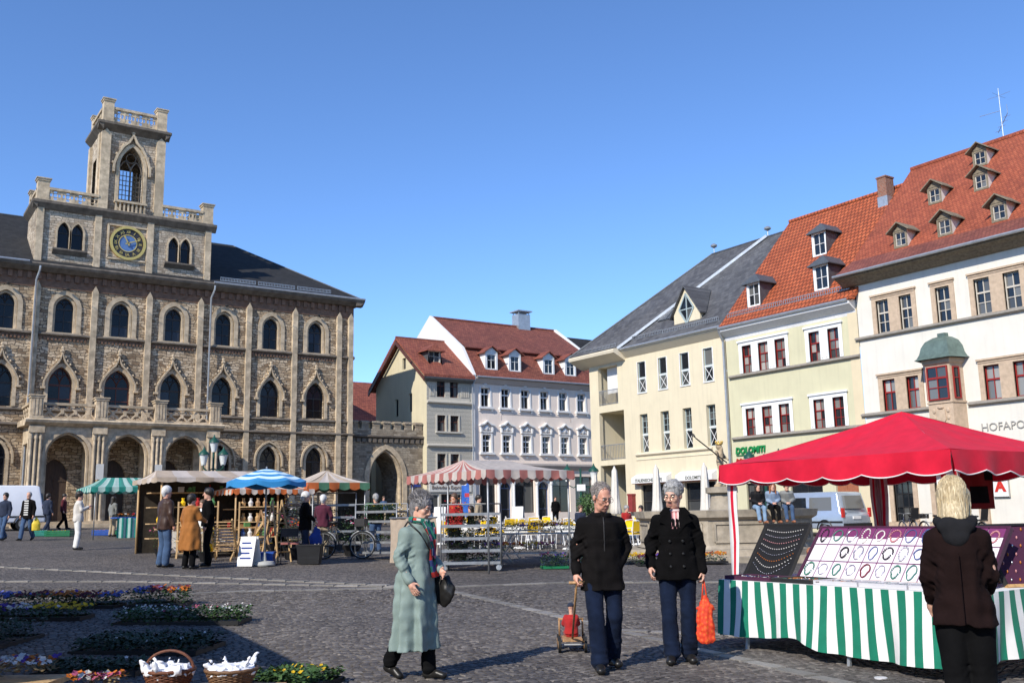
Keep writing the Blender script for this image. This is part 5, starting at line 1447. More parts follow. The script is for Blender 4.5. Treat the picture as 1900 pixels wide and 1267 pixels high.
HS = 1.07      # size of the head
class Vol:
    def __init__(s, lo, hi, h):
        s.lo, s.h = np.array(lo, float), h
        n = np.ceil((np.array(hi) - s.lo) / h).astype(int) + 2
        s.ax = [s.lo[i] + h * np.arange(n[i]) for i in range(3)]
        s.D = np.full(tuple(n), .25, np.float32)
    def region(s, lo, hi):
        sl = []
        for i in range(3):
            a = int(np.clip((lo[i] - s.lo[i]) / s.h, 0, len(s.ax[i]))); b = int(np.clip((hi[i] - s.lo[i]) / s.h + 2, 0, len(s.ax[i])))
            if b <= a: return None
            sl.append(slice(a, b))
        P = np.stack(np.meshgrid(s.ax[0][sl[0]], s.ax[1][sl[1]], s.ax[2][sl[2]], indexing='ij'), -1)
        return tuple(sl), P
    def put(s, sl, d, k, mode='add'):
        A = s.D[sl]
        if mode == 'add':
            hh = np.clip(.5 + .5 * (A - d) / k, 0, 1) if k > 0 else (d < A).astype(float)
            s.D[sl] = A * (1 - hh) + d * hh - k * hh * (1 - hh)
        else:
            d = -d
            hh = np.clip(.5 - .5 * (A - d) / k, 0, 1)
            s.D[sl] = A * (1 - hh) + d * hh + k * hh * (1 - hh)
    def cap(s, a, b, ra, rb=None, k=.02, sc=(1, 1, 1), T=None, mode='add'):
        rb = ra if rb is None else rb
        a, b, sc = np.array(a, float), np.array(b, float), np.array(sc, float)
        m = (max(ra, rb)) * sc.max() + k + .02
        pts = np.array([a, b])
        if T is not None: pts = (pts * HS) @ T[0].T + T[1]
        g = s.region(pts.min(0) - m, pts.max(0) + m)
        if g is None: return
        sl, P = g
        if T is not None: P = (P - T[1]) @ T[0] / HS
        P = (P - a) / sc; ba = (b - a) / sc
        t = np.clip((P @ ba) / max(ba @ ba, 1e-9), 0, 1)
        d = (np.linalg.norm(P - t[..., None] * ba, axis=-1) - (ra + (rb - ra) * t)) * sc.min()
        s.put(sl, d, k, mode)
    def ell(s, c, r, k=.01, T=None, mode='add', rot=None):
        c, r = np.array(c, float), np.array(r, float)
        m = r.max() + k + .02
        cc = c if T is None else T[0] @ (c * HS) + T[1]
        g = s.region(cc - m, cc + m)
        if g is None: return
        sl, P = g
        if T is not None: P = (P - T[1]) @ T[0] / HS
        q = P - c
        k0 = np.linalg.norm(q / r, axis=-1); k1 = np.linalg.norm(q / (r * r), axis=-1) + 1e-9
        s.put(sl, k0 * (k0 - 1) / k1, k, mode)
    def tubez(s, prof, k=.02, folds=(), mode='add', square=2.0):
        """upright sleeve of elliptic sections: rows (z, cx, cy, a, b)"""
        pr = np.array(prof, float)
        o = np.argsort(pr[:, 0]); pr = pr[o]
        A, B = pr[:, 3].max(), pr[:, 4].max()
        lo = (pr[:, 1].min() - A - .05, pr[:, 2].min() - B - .05, pr[0, 0] - .04); hi = (pr[:, 1].max() + A + .05, pr[:, 2].max() + B + .05, pr[-1, 0] + .04)
        g = s.region(lo, hi)
        if g is None: return
        sl, P = g
        z = P[..., 2]
        f = lambda i: np.interp(z, pr[:, 0], pr[:, i])
        a, b = f(3), f(4)
        x, y = P[..., 0] - f(1), P[..., 1] - f(2)
        rho = (np.abs(x / a) ** square + np.abs(y / b) ** square) ** (1 / square)
        d = (rho - 1) * np.minimum(a, b)
        th_ = np.arctan2(y / b, x / a)
        for amp, n_, ph, zt, zb, tw_ in folds:     # folds grow from height zt down to zb
            d = d - amp * np.clip((zt - z) / (zt - zb), 0, 1) * np.sin(n_ * th_ + ph + tw_ * z)
        d = np.maximum(d, np.maximum(pr[0, 0] - z, z - pr[-1, 0]))
        s.put(sl, d, k, mode)
    def crease(s, amp, f, seed=0, lo=None, hi=None):
        rs = np.random.RandomState(seed)
        g = s.region(lo if lo is not None else s.lo, hi if hi is not None else [a[-1] for a in s.ax])
        sl, P = g
        near = np.abs(s.D[sl]) < .06
        if not near.any(): return
        p = P[near]
        nsum = 0
        for i in range(4):
            k1, k2 = rs.normal(size=3) * f, rs.normal(size=3) * f
            nsum = nsum + np.sin(p @ k1 + rs.rand() * 6) * np.sin(p @ k2 + rs.rand() * 6)
        A = s.D[sl]; A[near] += amp * nsum; s.D[sl] = A
    def mesh(s, name, mats, fmat=None):
        V, Q = surface(s.D, s.lo, s.h)
        # settle the stair-steps of the grid a little
        if len(V):
            for _ in range(2):
                acc = np.zeros_like(V); cnt = np.zeros(len(V))
                for i in range(4):
                    np.add.at(acc, Q[:, i], V[Q[:, (i + 1) % 4]] + V[Q[:, (i + 3) % 4]]); np.add.at(cnt, Q[:, i], 2)
                V = V * .6 + .4 * acc / np.maximum(cnt, 1)[:, None]
        me = bpy.data.meshes.new(name)
        me.vertices.add(len(V)); me.vertices.foreach_set('co', V.astype(np.float32).ravel())
        me.loops.add(len(Q) * 4); me.loops.foreach_set('vertex_index', Q.astype(np.int32).ravel())
        me.polygons.add(len(Q)); me.polygons.foreach_set('loop_start', np.arange(0, len(Q) * 4, 4, dtype=np.int32))
        me.polygons.foreach_set('loop_total', np.full(len(Q), 4, np.int32))
        for m in (mats if isinstance(mats, (list, tuple)) else [mats]): me.materials.append(m)
        if fmat is not None:
            me.polygons.foreach_set('material_index', fmat(V[Q].mean(1)).astype(np.int32))
        me.polygons.foreach_set('use_smooth', np.ones(len(Q), bool))
        me.update(calc_edges=True); me.validate()
        return me

# ---- materials for people
def skin_mat(name, col):
    m, t, p = new_mat(name)
    co = coord(t)
    n = N(t, 'ShaderNodeTexNoise', Scale=22.0, Detail=5.0); t.links.new(co, n.inputs['Vector'])
    t.links.new(ramp(t, n.outputs[0], [(0.3, tuple(c * f for c, f in zip(col, (.86, .74, .7)))), (0.7, tuple(min(1, c * 1.08) for c in col))]), p.inputs['Base Color'])
    p.inputs['Roughness'].default_value = 0.55
    p.inputs['Subsurface Weight'].default_value = 0.12
    p.inputs['Subsurface Radius'].default_value = (0.012, 0.005, 0.003)
    n2 = N(t, 'ShaderNodeTexNoise', Scale=180.0, Detail=3.0); t.links.new(co, n2.inputs['Vector'])
    bump(t, p, n2.outputs[0], 0.12, 0.004)
    return m
def hair_mat(name, c0, c1):
    m, t, p = new_mat(name)
    co = coord(t)
    mp = N(t, 'ShaderNodeMapping'); mp.inputs['Scale'].default_value = (120, 120, 12); t.links.new(co, mp.inputs[0])
    n = N(t, 'ShaderNodeTexNoise', Scale=1.0, Detail=4.0, Distortion=1.0); t.links.new(mp.outputs[0], n.inputs['Vector'])
    t.links.new(ramp(t, n.outputs[0], [(0.3, c0), (0.7, c1)]), p.inputs['Base Color'])
    p.inputs['Roughness'].default_value = 0.45
    bump(t, p, n.outputs[0], 0.5, 0.01)
    return m
M_SKIN = skin_mat('skin', (0.62, 0.37, 0.27)); M_SKIN2 = skin_mat('ruddy_skin', (0.64, 0.34, 0.24))
M_LIP = plain('lips', (0.46, 0.2, 0.16), .5, .1, 40); M_EYEW = plain('eye_white', (0.36, 0.34, 0.32), .2, .03); M_IRIS = plain('iris', (0.04, 0.05, 0.06), .15, .1)
M_HGREY = hair_mat('grey_hair', (0.09, 0.088, 0.085), (0.50, 0.49, 0.475)); M_HMAN = hair_mat('brown_grey_hair', (0.10, 0.08, 0.07), (0.40, 0.36, 0.33)); M_HDGREY = hair_mat('dark_grey_hair', (0.07, 0.065, 0.065), (0.33, 0.31, 0.31))
M_HWHITE = hair_mat('white_hair', (0.45, 0.44, 0.42), (0.78, 0.77, 0.75)); M_HDARK = hair_mat('dark_hair', (0.012, 0.009, 0.007), (0.04, 0.03, 0.022))
M_HBLOND = hair_mat('blond_hair', (0.30, 0.21, 0.10), (0.78, 0.66, 0.43)); M_HRED = hair_mat('auburn_hair', (0.16, 0.05, 0.02), (0.42, 0.16, 0.06)); M_HBROWN = hair_mat('brown_hair', (0.05, 0.028, 0.015), (0.14, 0.08, 0.045))
M_SHOE = plain('black_leather', (0.014, 0.013, 0.012), 0.38, 0.25, 20, .1, 60)
M_SHOEB = plain('tan_leather', (0.30, 0.12, 0.06), 0.5, 0.2, 20)
M_BLACKC = cloth('black_wool', (0.0045, 0.0042, 0.0045), .95, .3, sheen=0, spec=.08); M_BLACKJ = cloth('black_jacket_cotton', (0.0065, 0.0055, 0.0055), .85, .3, sheen=0, spec=.1)
M_JEANS = cloth('dark_blue_denim', (0.0065, 0.0115, 0.028), .9, .45, sheen=.03, spec=.1); M_JEANSL = cloth('light_blue_denim', (0.20, 0.30, 0.42), .9, .2); M_JEANSM = cloth('blue_denim', (0.05, 0.09, 0.17), .9, .25)
M_SAGE = cloth('sage_green_raincoat', (0.205, 0.265, 0.24), .6, .08, sheen=.05); M_BROWNC = cloth('dark_brown_wool', (0.0125, 0.0062, 0.0058), .95, .25, sheen=.0, spec=.1)
M_CHAR = cloth('charcoal_cotton', (0.016, 0.016, 0.018), .9, .2, sheen=0, spec=.1); M_BLKTR = cloth('black_trousers', (0.005, 0.005, 0.0055), .9, .25, sheen=0, spec=.1)
M_BRLEATH = plain('brown_leather', (0.052, 0.028, 0.020), .5, .25, 12, .2, 30); M_ORANGEC = cloth('orange_brown_coat', (0.30, 0.115, 0.025), .8, .15)
M_WHITEC = cloth('white_cotton', (0.72, 0.71, 0.67), .9, .06); M_NAVYC = cloth('navy_cotton', (0.022, 0.03, 0.055), .9, .2); M_MAROON = cloth('maroon_jacket', (0.075, 0.014, 0.03), .85, .2)
M_GREYC = cloth('grey_knit', (0.20, 0.205, 0.20), .95, .15); M_REDC = cloth('red_cotton', (0.35, 0.02, 0.02), .9, .15); M_BEIGEC = cloth('beige_cotton', (0.36, 0.29, 0.2), .9, .12)
M_FRAME = plain('spectacle_metal', (0.25, 0.2, 0.15), .3, .1, metal=.8)

def rot3(yaw=0, pitch=0, roll=0):
    """head turn: yaw to the person's left is positive, pitch down is positive"""
    return np.array(Matrix.Rotation(R(yaw), 3, 'Z') @ Matrix.Rotation(R(-pitch), 3, 'X') @ Matrix.Rotation(R(roll), 3, 'Y'))

# a person looks along +y, the left hand is at -x; lengths for 1.70 m
STAND = dict(pel=(0, 0, .93), chest=(0, 0, 1.27), neck=(0, 0, 1.42), head=(0, .02, 1.575), lsh=(-.182, 0, 1.345), rsh=(.182, 0, 1.345),
             lel=(-.25, -.02, 1.12), rel=(.25, -.02, 1.12), lwr=(-.26, .06, .88), rwr=(.26, .06, .88),
             lhip=(-.09, 0, .90), rhip=(.09, 0, .90), lkn=(-.10, .02, .49), rkn=(.10, .02, .49), lan=(-.105, -.02, .085), ran=(.105, -.02, .085))

def hand_vol(v, wr, el, side, curl=.4, size=1.0, palm=None, k=.004, fine=True):
    wr, el = np.array(wr, float), np.array(el, float)
    d = wr - el; d /= np.linalg.norm(d)
    inward = np.array([1.0 if side == 'l' else -1.0, 0, 0]) if palm is None else np.array(palm, float)
    n = inward - d * (inward @ d); n /= np.linalg.norm(n)          # palm looks this way
    a = np.cross(d, n)                                                # across the knuckles
    if a[1] < 0: a = -a                                               # thumb side forward
    s = size
    v.cap(wr - d * .02, wr + d * .05 * s, .026 * s, .03 * s, .015)
    v.cap(wr + d * .035 * s - a * .018 * s, wr + d * .08 * s - a * .022 * s, .016 * s, .014 * s, .012); v.cap(wr + d * .035 * s + a * .016 * s, wr + d * .08 * s + a * .024 * s, .017 * s, .014 * s, .012)
    if not fine:
        v.cap(wr + d * .08 * s, wr + d * (.15 - .04 * curl) * s + n * .05 * curl, .026 * s, .018 * s, .02); v.cap(wr + d * .03 * s + a * .02 * s, wr + d * .09 * s + a * .045 * s, .012 * s, .01 * s, .01)
        return
    for q, (off, L) in enumerate(((.031, .068), (.0105, .078), (-.0105, .072), (-.031, .056))):
        p = wr + d * .086 * s + a * off * s
        ang = .25 + curl * .35
        for seg, fr in enumerate((.45, .32, .25)):
            dd = d * math.cos(ang) + n * math.sin(ang) + a * off * .9
            dd /= np.linalg.norm(dd)
            e = p + dd * L * fr * s
            v.cap(p, e, (.0092 - .0009 * seg) * s, (.0084 - .0009 * seg) * s, k)
            p = e; ang += curl * (.95 - .1 * q)
    p = wr + d * .03 * s + a * .024 * s + n * .008
    e = p + (d * .55 + a * .65 + n * .35) * .042 * s; v.cap(p, e, .0125 * s, .0105 * s, .008)
    v.cap(e, e + (d * .85 + a * .15 + n * (.3 + .4 * curl)) * .034 * s, .0102 * s, .0085 * s, k)

def head_vol(v, T, fine=True, smile=0.0, sex='f'):
    v.ell((0, -.012, .032), (.074, .092, .084), .01, T)
    v.ell((0, .018, -.042), (.056, .066, .074), .03, T)
    v.cap((-.026, .045, -.082), (.026, .045, -.082), .028, .028, .025, T=T)
    v.ell((0, .068, -.098), (.02, .016, .016), .016, T)
    if fine:
        v.cap((-.036, .076, .031), (.036, .076, .031), .0115, k=.014, T=T)
        for s in (-1, 1):
            v.ell((s * .038, .058, -.02), (.024, .022, .024), .02, T)
            v.ell((s * .031, .094, .011), (.017, .013, .0105), .008, T, 'sub')
            v.ell((s * .0765, -.008, -.002), (.0105, .019, .033), .007, T)
            v.ell((s * .0115, .098, -.031), (.0095, .011, .008), .006, T)
            v.cap((s * .02, .086, -.036), (s * .034, .074, -.07), .007, .006, .012, T=T)
    v.cap((0, .084, .018), (0, .108, -.024), .0085, .0125, .01, T=T)
    if fine:
        v.cap((-.019, .0795, -.058 + smile * .004), (0, .0885, -.0585), .006, .0075, .006, T=T); v.cap((.019, .0795, -.058 + smile * .004), (0, .0885, -.0585), .006, .0075, .006, T=T)
        v.cap((-.017, .0795, -.07), (0, .0865, -.072), .0065, .008, .006, T=T); v.cap((.017, .0795, -.07), (0, .0865, -.072), .0065, .008, .006, T=T)
        v.cap((-.024, .086, -.064 + smile * .006), (0, .098, -.0645), .0026, .003, .003, T=T, mode='sub'); v.cap((.024, .086, -.064 + smile * .006), (0, .098, -.0645), .0026, .003, .003, T=T, mode='sub')

def hair_vol(style, vox, T, seed=1):
    c = T[1]
    v = Vol(c - .26 if style in ('long', 'bob') else c - .19, c + .19, vox)
    if style in ('short', 'spiky', 'curly'):
        t = .014 if style == 'short' else (.011 if style == 'curly' else .016)
        v.ell((0, -.02, .042), (.074 + t, .09 + t, .08 + t), .01, T)
        v.cap((0, -.075, -.02), (0, -.05, -.075), .05, .04, .03, T=T)
        for s in (-1, 1): v.cap((s * .068, -.005, .03), (s * .07, -.015, -.012), .018, .012, .015, T=T)
        v.ell((0, .105, -.03), (.095, .062, .085), .012, T, 'sub')
        for s in (-1, 1): v.ell((s * .1, .03, -.05), (.03, .05, .05), .008, T, 'sub')
        rs = np.random.RandomState(seed)
        if style != 'short':
            for i in range(120 if style == 'curly' else 90):
                a, b = rs.rand() * 6.28, rs.rand() * 1.35
                d = np.array([math.cos(a) * math.sin(b), math.sin(a) * math.sin(b), math.cos(b)])
                if d[1] > .55 and d[2] < .45: continue
                p = np.array([0, -.02, .042]) + d * np.array([.083, .099, .089])
                if style == 'curly': v.ell(p + rs.normal(size=3) * .005, (.016, .016, .015), .006, T)
                else:
                    q = p + d * .02 + np.array([0, -.012, .012]) * rs.rand() + rs.normal(size=3) * .008
                    v.cap(p, q, .009, .003, .006, T=T)
    elif style == 'bald':
        v.ell((0, -.03, .02), (.081, .086, .08), .01, T)
        v.cap((0, -.085, -.01), (0, -.055, -.07), .04, .035, .03, T=T)
        v.ell((0, -.016, .036), (.0785, .0945, .087), .008, T); v.ell((0, .092, .02), (.1, .072, .15), .012, T, 'sub')
        for s in (-1, 1): v.cap((s * .073, -.02, .025), (s * .073, -.02, -.012), .011, .008, .01, T=T)
    elif style in ('bob', 'long'):
        L = -.15 if style == 'bob' else -.23
        v.ell((0, -.018, .042), (.084, .102, .084), .01, T)
        v.cap((0, -.05, .02), (0, -.06, L + .03), .08, .066 if style == 'long' else .072, .03, sc=(1.08, .9, 1), T=T)
        for s in (-1, 1): v.cap((s * .075, .01, .03), (s * .082, .02, L + .04), .03, .022, .03, T=T)
        v.ell((0, .13, -.06), (.068, .1, .15), .015, T, 'sub')
        rs = np.random.RandomState(seed)
        g = v.region(v.lo, [a[-1] for a in v.ax]); sl, P = g; q = (P - T[1]) @ T[0] / HS
        th_ = np.arctan2(q[..., 0], -q[..., 1] + .001)
        v.D += (.0028 * np.sin(th_ * 26 + q[..., 2] * 9) + .002 * np.sin(th_ * 47 + 2 - q[..., 2] * 14)).astype(np.float32)
    elif style == 'cap':
        v.ell((0, -.01, .05), (.088, .105, .08), .01, T); v.ell((0, .0, -.06), (.14, .16, .09), .004, T, 'sub'); v.cap((0, .09, .035), (0, .15, .025), .05, .045, .02, sc=(1.3, 1, .22), T=T)
    return v

def strands(P, T, style, mat, seed, n):
    """single locks of hair laid over the volume"""
    r_ = np.random.RandomState(seed); mb = MB()
    for i in range(n):
        a = r_.uniform(-math.pi, math.pi); b = math.acos(r_.uniform(-.1, 1))
        d = np.array([math.sin(a) * math.sin(b), -math.cos(a) * math.sin(b), math.cos(b)])
        if d[1] > .45 and d[2] < .62: continue
        c0 = np.array([0, -.02, .042])
        if style == 'bob':
            if d[1] > .3 and d[2] < .9: continue
            ph = math.atan2(d[0], -d[1]); L = r_.uniform(.13, .175); pts = []
            off = r_.uniform(.99, 1.06)
            for t in np.linspace(.15, 1, 8):
                th_ = t * math.pi * .62
                if th_ < math.pi / 2: q = c0 + np.array([.086 * math.sin(ph) * math.sin(th_), -.104 * math.cos(ph) * math.sin(th_), .086 * math.cos(th_)]) * off
                else:
                    k = (th_ - math.pi / 2) / (math.pi * .12); q = c0 + np.array([.088 * math.sin(ph) * off * (1 - .08 * k * k), -.104 * math.cos(ph) * off * (1 - .12 * k), -.012 - L * k])
                pts.append(q + r_.normal(size=3) * .002)
        elif style == 'curly':
            p0 = c0 + d * np.array([.09, .106, .097]); u = np.cross(d, r_.normal(size=3)); u /= np.linalg.norm(u); w_ = np.cross(d, u); R0 = r_.uniform(.008, .016)
            pts = [p0 + (u * math.cos(t) + w_ * math.sin(t)) * R0 + d * .004 * t / 3 for t in np.linspace(0, 4.6, 7)]
        else:
            k = .03 if style == 'spiky' else .012
            p0 = c0 + d * np.array([.088, .104, .094]) * (1.02 if style == 'spiky' else .93); fl = np.array([d[0] * .4, -.6, .25 if style == 'spiky' else -.1]) + r_.normal(size=3) * .35
            e = d * (.9 if style == 'spiky' else .25) + fl; e /= np.linalg.norm(e); pts = [p0, p0 + e * k * .6 + d * .003, p0 + e * k * 1.3]
        pts = [(T[0] @ (q * HS)) + T[1] for q in pts]
        rr_ = r_.uniform(.0011, .0024) if style != 'curly' else .0028
        mb.tube(pts, [rr_] * (len(pts) - 1) + [rr_ * .4], 3, cap=False)
    o = mb.build('hair_strands', mat, P, smooth='all', fix=False); o['kind'] = 'stuff'

def rescale(J, f): return {k: (np.array(p, float) * f if isinstance(p, (tuple, list, np.ndarray)) and len(p) == 3 else p) for k, p in J.items()}

def person(label, loc, face, H=1.70, pose=None, hd=(0, 0, 0), hair=('short', None), skin=None, top=None, legs=None, shoes=None, vox=.02, fine=False, sex='f',
           glasses=False, group=None, lift=0.0, curl=(.4, .4), smile=0.0, palms=(None, None), seated=False):
    """top: (material, hem height, fit, sleeve fit, [folds]); legs: (material, fit, hem width)"""
    J = dict(STAND); J.update(pose or {})
    f = H / 1.70
    g = Vector(loc)
    P = thing('person', label, 'person', (g.x, g.y, g.z + lift), heading(face), group)
    P.scale = (f, f, f)
    A = {k: np.array(v, float) * ((.885, 1, 1) if k in ('lsh', 'rsh', 'lel', 'rel', 'lwr', 'rwr') else (1, 1, 1)) for k, v in J.items()}
    allp = np.array(list(A.values()))
    lo, hi = allp.min(0) - (.2, .25, .1), allp.max(0) + (.2, .3, .16)
    lo[2] = min(lo[2], -.02)
    sk = skin or M_SKIN
    T = (rot3(*hd), A['head'])
    # body: one skin from head to feet
    v = Vol(lo, hi, vox)
    fem = sex == 'f'
    v.cap(A['pel'], A['pel'] * .55 + A['chest'] * .45, .13 if fem else .125, .105 if fem else .12, .03, sc=(1.15, .82, 1))
    v.cap(A['pel'] * .55 + A['chest'] * .45, A['chest'], .105 if fem else .12, .125 if fem else .14, .03, sc=(1.15, .8, 1))
    v.cap(A['chest'], A['neck'] - (0, 0, .04), .12, .07, .04, sc=(1.2, .75, 1))
    for s in 'lr':
        v.cap(A['neck'] - (0, .01, .05), A[s + 'sh'], .042, .048, .03)
        v.cap(A[s + 'sh'], A[s + 'el'], .05, .038, .02); v.cap(A[s + 'el'], A[s + 'wr'], .038, .024, .015)
        v.cap(A[s + 'hip'], A[s + 'kn'], .082, .052, .03); v.cap(A[s + 'kn'], A[s + 'an'], .052, .036, .015)
        toe = A.get(s + 'toe', A[s + 'an'] + (.02 * (1 if s == 'r' else -1), .15, -.045))
        v.cap(A[s + 'an'] - (0, .02, .03), toe, .035, .026, .02)
        hand_vol(v, A[s + 'wr'], A[s + 'el'], s, curl[0 if s == 'l' else 1], palm=palms[0 if s == 'l' else 1], fine=fine)
    v.cap(A['neck'] - (0, .01, .03), A['head'] + T[0] @ np.array([0, -.02, -.06]), .054, .05, .02)
    head_vol(v, T, fine, smile, sex)
    if fine:
        def fm(c):
            q = (c - T[1]) @ T[0] / HS
            return ((np.abs(q[:, 0]) < .022) & (q[:, 1] > .074) & (q[:, 2] < -.053) & (q[:, 2] > -.0785)).astype(int)
        obj('body', v.mesh('body', [sk, M_LIP], fm), P)
    else: obj('body', v.mesh('body', sk), P)
    Tm = Matrix((T[0] * HS).tolist()).to_4x4(); Tm.translation = T[1]
    if fine:
        for s in (-1, 1):
            mb = MB(); mb.ball((s * .031, .0765, .0105), (.0115, .011, .0085), 10, 7, 0); mb.ball((s * .031, .0845, .0095), (.0056, .0045, .0052), 8, 5, 1)
            me = mb.mesh('eye', [M_EYEW, M_IRIS], True); me.transform(Tm); obj('eye', me, P)
        if hair[1] is not None:
            for s in (-1, 1):
                mb = MB(); mb.tube([(s * .016, .0915, .031), (s * .032, .0905, .037), (s * .047, .080, .032)], [.0035, .004, .002], 5)
                me = mb.mesh('eyebrow', hair[1], True); me.transform(Tm); obj('eyebrow', me, P)
    if glasses:
        mb = MB()
        for s in (-1, 1):
            mb.tube([(s * .033 + .022 * math.cos(k * math.pi / 7), .103, .004 + .017 * math.sin(k * math.pi / 7)) for k in range(15)], .0019, 5, cap=False)
            mb.tube([(s * .055, .102, .009), (s * .077, .06, .012), (s * .081, -.01, .008)], .0018, 5)
        mb.tube([(-.011, .104, .006), (0, .107, .009), (.011, .104, .006)], .0018, 5)
        me = mb.mesh('glasses', M_FRAME, True); me.transform(Tm); obj('glasses', me, P)
    if hair[1] is not None:
        hv = hair_vol(hair[0], min(vox, .012), T, seed=int(abs(g.x * 100)) % 97)
        obj('hair' if hair[0] != 'cap' else 'cap', hv.mesh('hair', hair[1]), P)
        if fine: strands(P, T, hair[0], hair[1], 5, {'bob': 1100, 'curly': 520}.get(hair[0], 800))
    # trousers
    if legs:
        m, fit, hemw = legs
        v = Vol(lo, (hi[0], hi[1], max(A['pel'][2] + .16, .3)), vox)
        v.cap(A['pel'] + (0, 0, .04), A['pel'] - (0, 0, .04), .118 + fit * .4, .13 + fit * .5, .03, sc=(1.15, .82, 1))
        for s in 'lr':
            v.cap(A[s + 'hip'], A[s + 'kn'], .088 + fit, .06 + fit, .03)
            dn = A[s + 'an'] - A[s + 'kn']; dn /= np.linalg.norm(dn)
            v.cap(A[s + 'kn'], A[s + 'an'] - dn * .015, .06 + fit, hemw, .02)
        v.crease(.002 if fine else .004, 12, 3)
        if fine:
            for s in 'lr': v.crease(.003, 30, 5, A[s + 'an'] - (.12, .14, .02), A[s + 'an'] + (.12, .14, .16)); v.crease(.0016, 24, 8, A[s + 'kn'] - (.12, .14, .12), A[s + 'kn'] + (.12, .14, .1))
        obj('trousers', v.mesh('trousers', m), P)
    if shoes:
        for s in 'lr':
            an = A[s + 'an']; toe = A.get(s + 'toe', an + (.025 * (1 if s == 'r' else -1), .16, -.05))
            v = Vol(np.minimum(an, toe) - (.09, .12, .1), np.maximum(an, toe) + (.09, .1, .09), min(vox, .012))
            heel = an + (0, -.035, -.045)
            v.cap(heel, toe, .043, .036, .02, sc=(1, 1, .85)); v.cap(an - (0, .01, .0), heel + (0, .02, 0), .042, .042, .02)
            v.cap((an * .4 + toe * .6) , toe, .041, .036, .02, sc=(1.08, 1, .8))
            if not seated and heel[2] < .07:
                sl, Pp = v.region(v.lo, [a[-1] for a in v.ax]); v.D = np.maximum(v.D, -Pp[..., 2] + .004).astype(np.float32)
            obj('shoe', v.mesh('shoe', shoes), P)
    if top:
        m, hem, fit, sl_fit = top[:4]
        folds = top[4] if len(top) > 4 else ()
        flare = top[5] if len(top) > 5 else 0.0
        v = Vol((lo[0], lo[1], hem - .04), (hi[0], hi[1], A['neck'][2] + .1), vox)
        pe, chs, nk = A['pel'], A['chest'], A['neck']
        pr = []
        def add(z, a, b):
            t = np.interp(z, [pe[2], chs[2], nk[2]], [0, 1, 2])
            cxy = pe * (1 - t) + chs * t if t <= 1 else chs * (2 - t) + nk * (t - 1)
            pr.append((z, cxy[0], cxy[1], a + fit, b + fit * .9))
        w0 = .138 if fem else .152
        add(hem, .168 + flare, .135 + flare * .7)
        if hem < .9 * pe[2]: add(pe[2] * .98, .168 + flare * .45, .135 + flare * .3)
        add(pe[2] + .13, w0 + .005, .118); add(chs[2] - .02, .155 if fem else .172, .128); add(chs[2] + .08, .155 if fem else .165, .112)
        add(nk[2] - .035, .105, .078); add(nk[2] + .02, .055, .062)
        v.tubez(pr, .03, folds, square=2.3)
        for s in 'lr':
            v.cap(nk - (0, .008, .045), A[s + 'sh'] - (0, 0, .008), .048 + fit * .5, .048 + fit * .4, .04)
            v.cap(A[s + 'sh'] - (0, 0, .012), A[s + 'el'], .054 + sl_fit, .046 + sl_fit, .045); dn = A[s + 'wr'] - A[s + 'el']; v.cap(A[s + 'el'], A[s + 'wr'] - dn * .04, .046 + sl_fit, .036 + sl_fit, .02)
        v.crease(.005 if fine else .006, 13, 11)
        if fine:
            for s in 'lr': v.crease(.004, 34, 6, A[s + 'el'] - .13, A[s + 'el'] + .13)
            v.crease(.004, 24, 9, (lo[0], lo[1], hem), (hi[0], hi[1], pe[2] + .25))
        obj('coat' if hem < .75 else 'jacket', v.mesh('jacket', m), P)
    P['_h'] = f
    del P['_h']
    return P
# ================================================================== the four people in front
def local(P, p):
    f = P.scale[0]
    return P.location + Matrix.Rotation(P.rotation_euler[2], 3, 'Z') @ (Vector(p) * f)

def at(x, y, up=0.0): return Vector((x, y, gz(x, y) + up + .012))

# --- woman in the sage green raincoat, walking to the right
SA_ = dict(pel=(0, 0, .93), chest=(0, .02, 1.27), neck=(0, .035, 1.42), head=(0, .075, 1.582),
           rel=(.27, -.04, 1.12), rwr=(.26, .10, .90), lel=(-.25, .02, 1.12), lwr=(-.17, .2, 1.0),
           lkn=(-.08, .09, .50), lan=(-.07, .11, .085), rkn=(.09, -.06, .50), ran=(.08, -.27, .14), rtoe=(.09, -.14, .03))
wc = person('woman with short grey hair in a long sage green raincoat and bright scarf', at(4.14, 7.68), 122, 1.545, SA_, (8, 20, -4), ('spiky', M_HDGREY), M_SKIN,
            (M_SAGE, .27, .02, .012, ((.026, 7, .6, 1.05, .3, 0), (.016, 12, 2.0, .95, .3, .6), (.008, 5, 1.0, 1.4, 1.1, 0)), .07), (M_BLKTR, .01, .075), M_SHOE, vox=.0075, fine=True, glasses=True, curl=(.5, .35))
# scarf: a soft roll round the neck and two printed ends
M_SC = [cloth('scarf_green', (0.02, 0.16, 0.11)), cloth('scarf_red', (0.55, 0.04, 0.03)), cloth('scarf_pink', (0.55, 0.16, 0.28)), cloth('scarf_cream', (0.6, 0.55, 0.5)), cloth('scarf_navy', (0.05, 0.07, 0.2))]
mb = MB()
rs_ = random.Random(5)
def ribbon(mb, path, wd, thick=.018, seed=1, mats=5):
    r2 = random.Random(seed)
    rows = []
    for i, (p, n) in enumerate(path):
        p, n = Vector(p), Vector(n).normalized()
        d = Vector(path[min(i + 1, len(path) - 1)][0]) - Vector(path[max(i - 1, 0)][0]); d.normalize()
        a = d.cross(n).normalized()
        rows.append([p + a * wd * (k / 6 - .5) + n * (thick + .012 * math.sin(k * 2.1 + i * .7) + .004 * r2.uniform(-1, 1)) for k in range(7)])
    mb.grid(rows, mfun=lambda i, j: r2.choice((0, 0, 1, 2, 3, 4, 1)) if (i // 1 + j // 2) % 2 else (0 if i < 4 else r2.choice((1, 2, 4))))
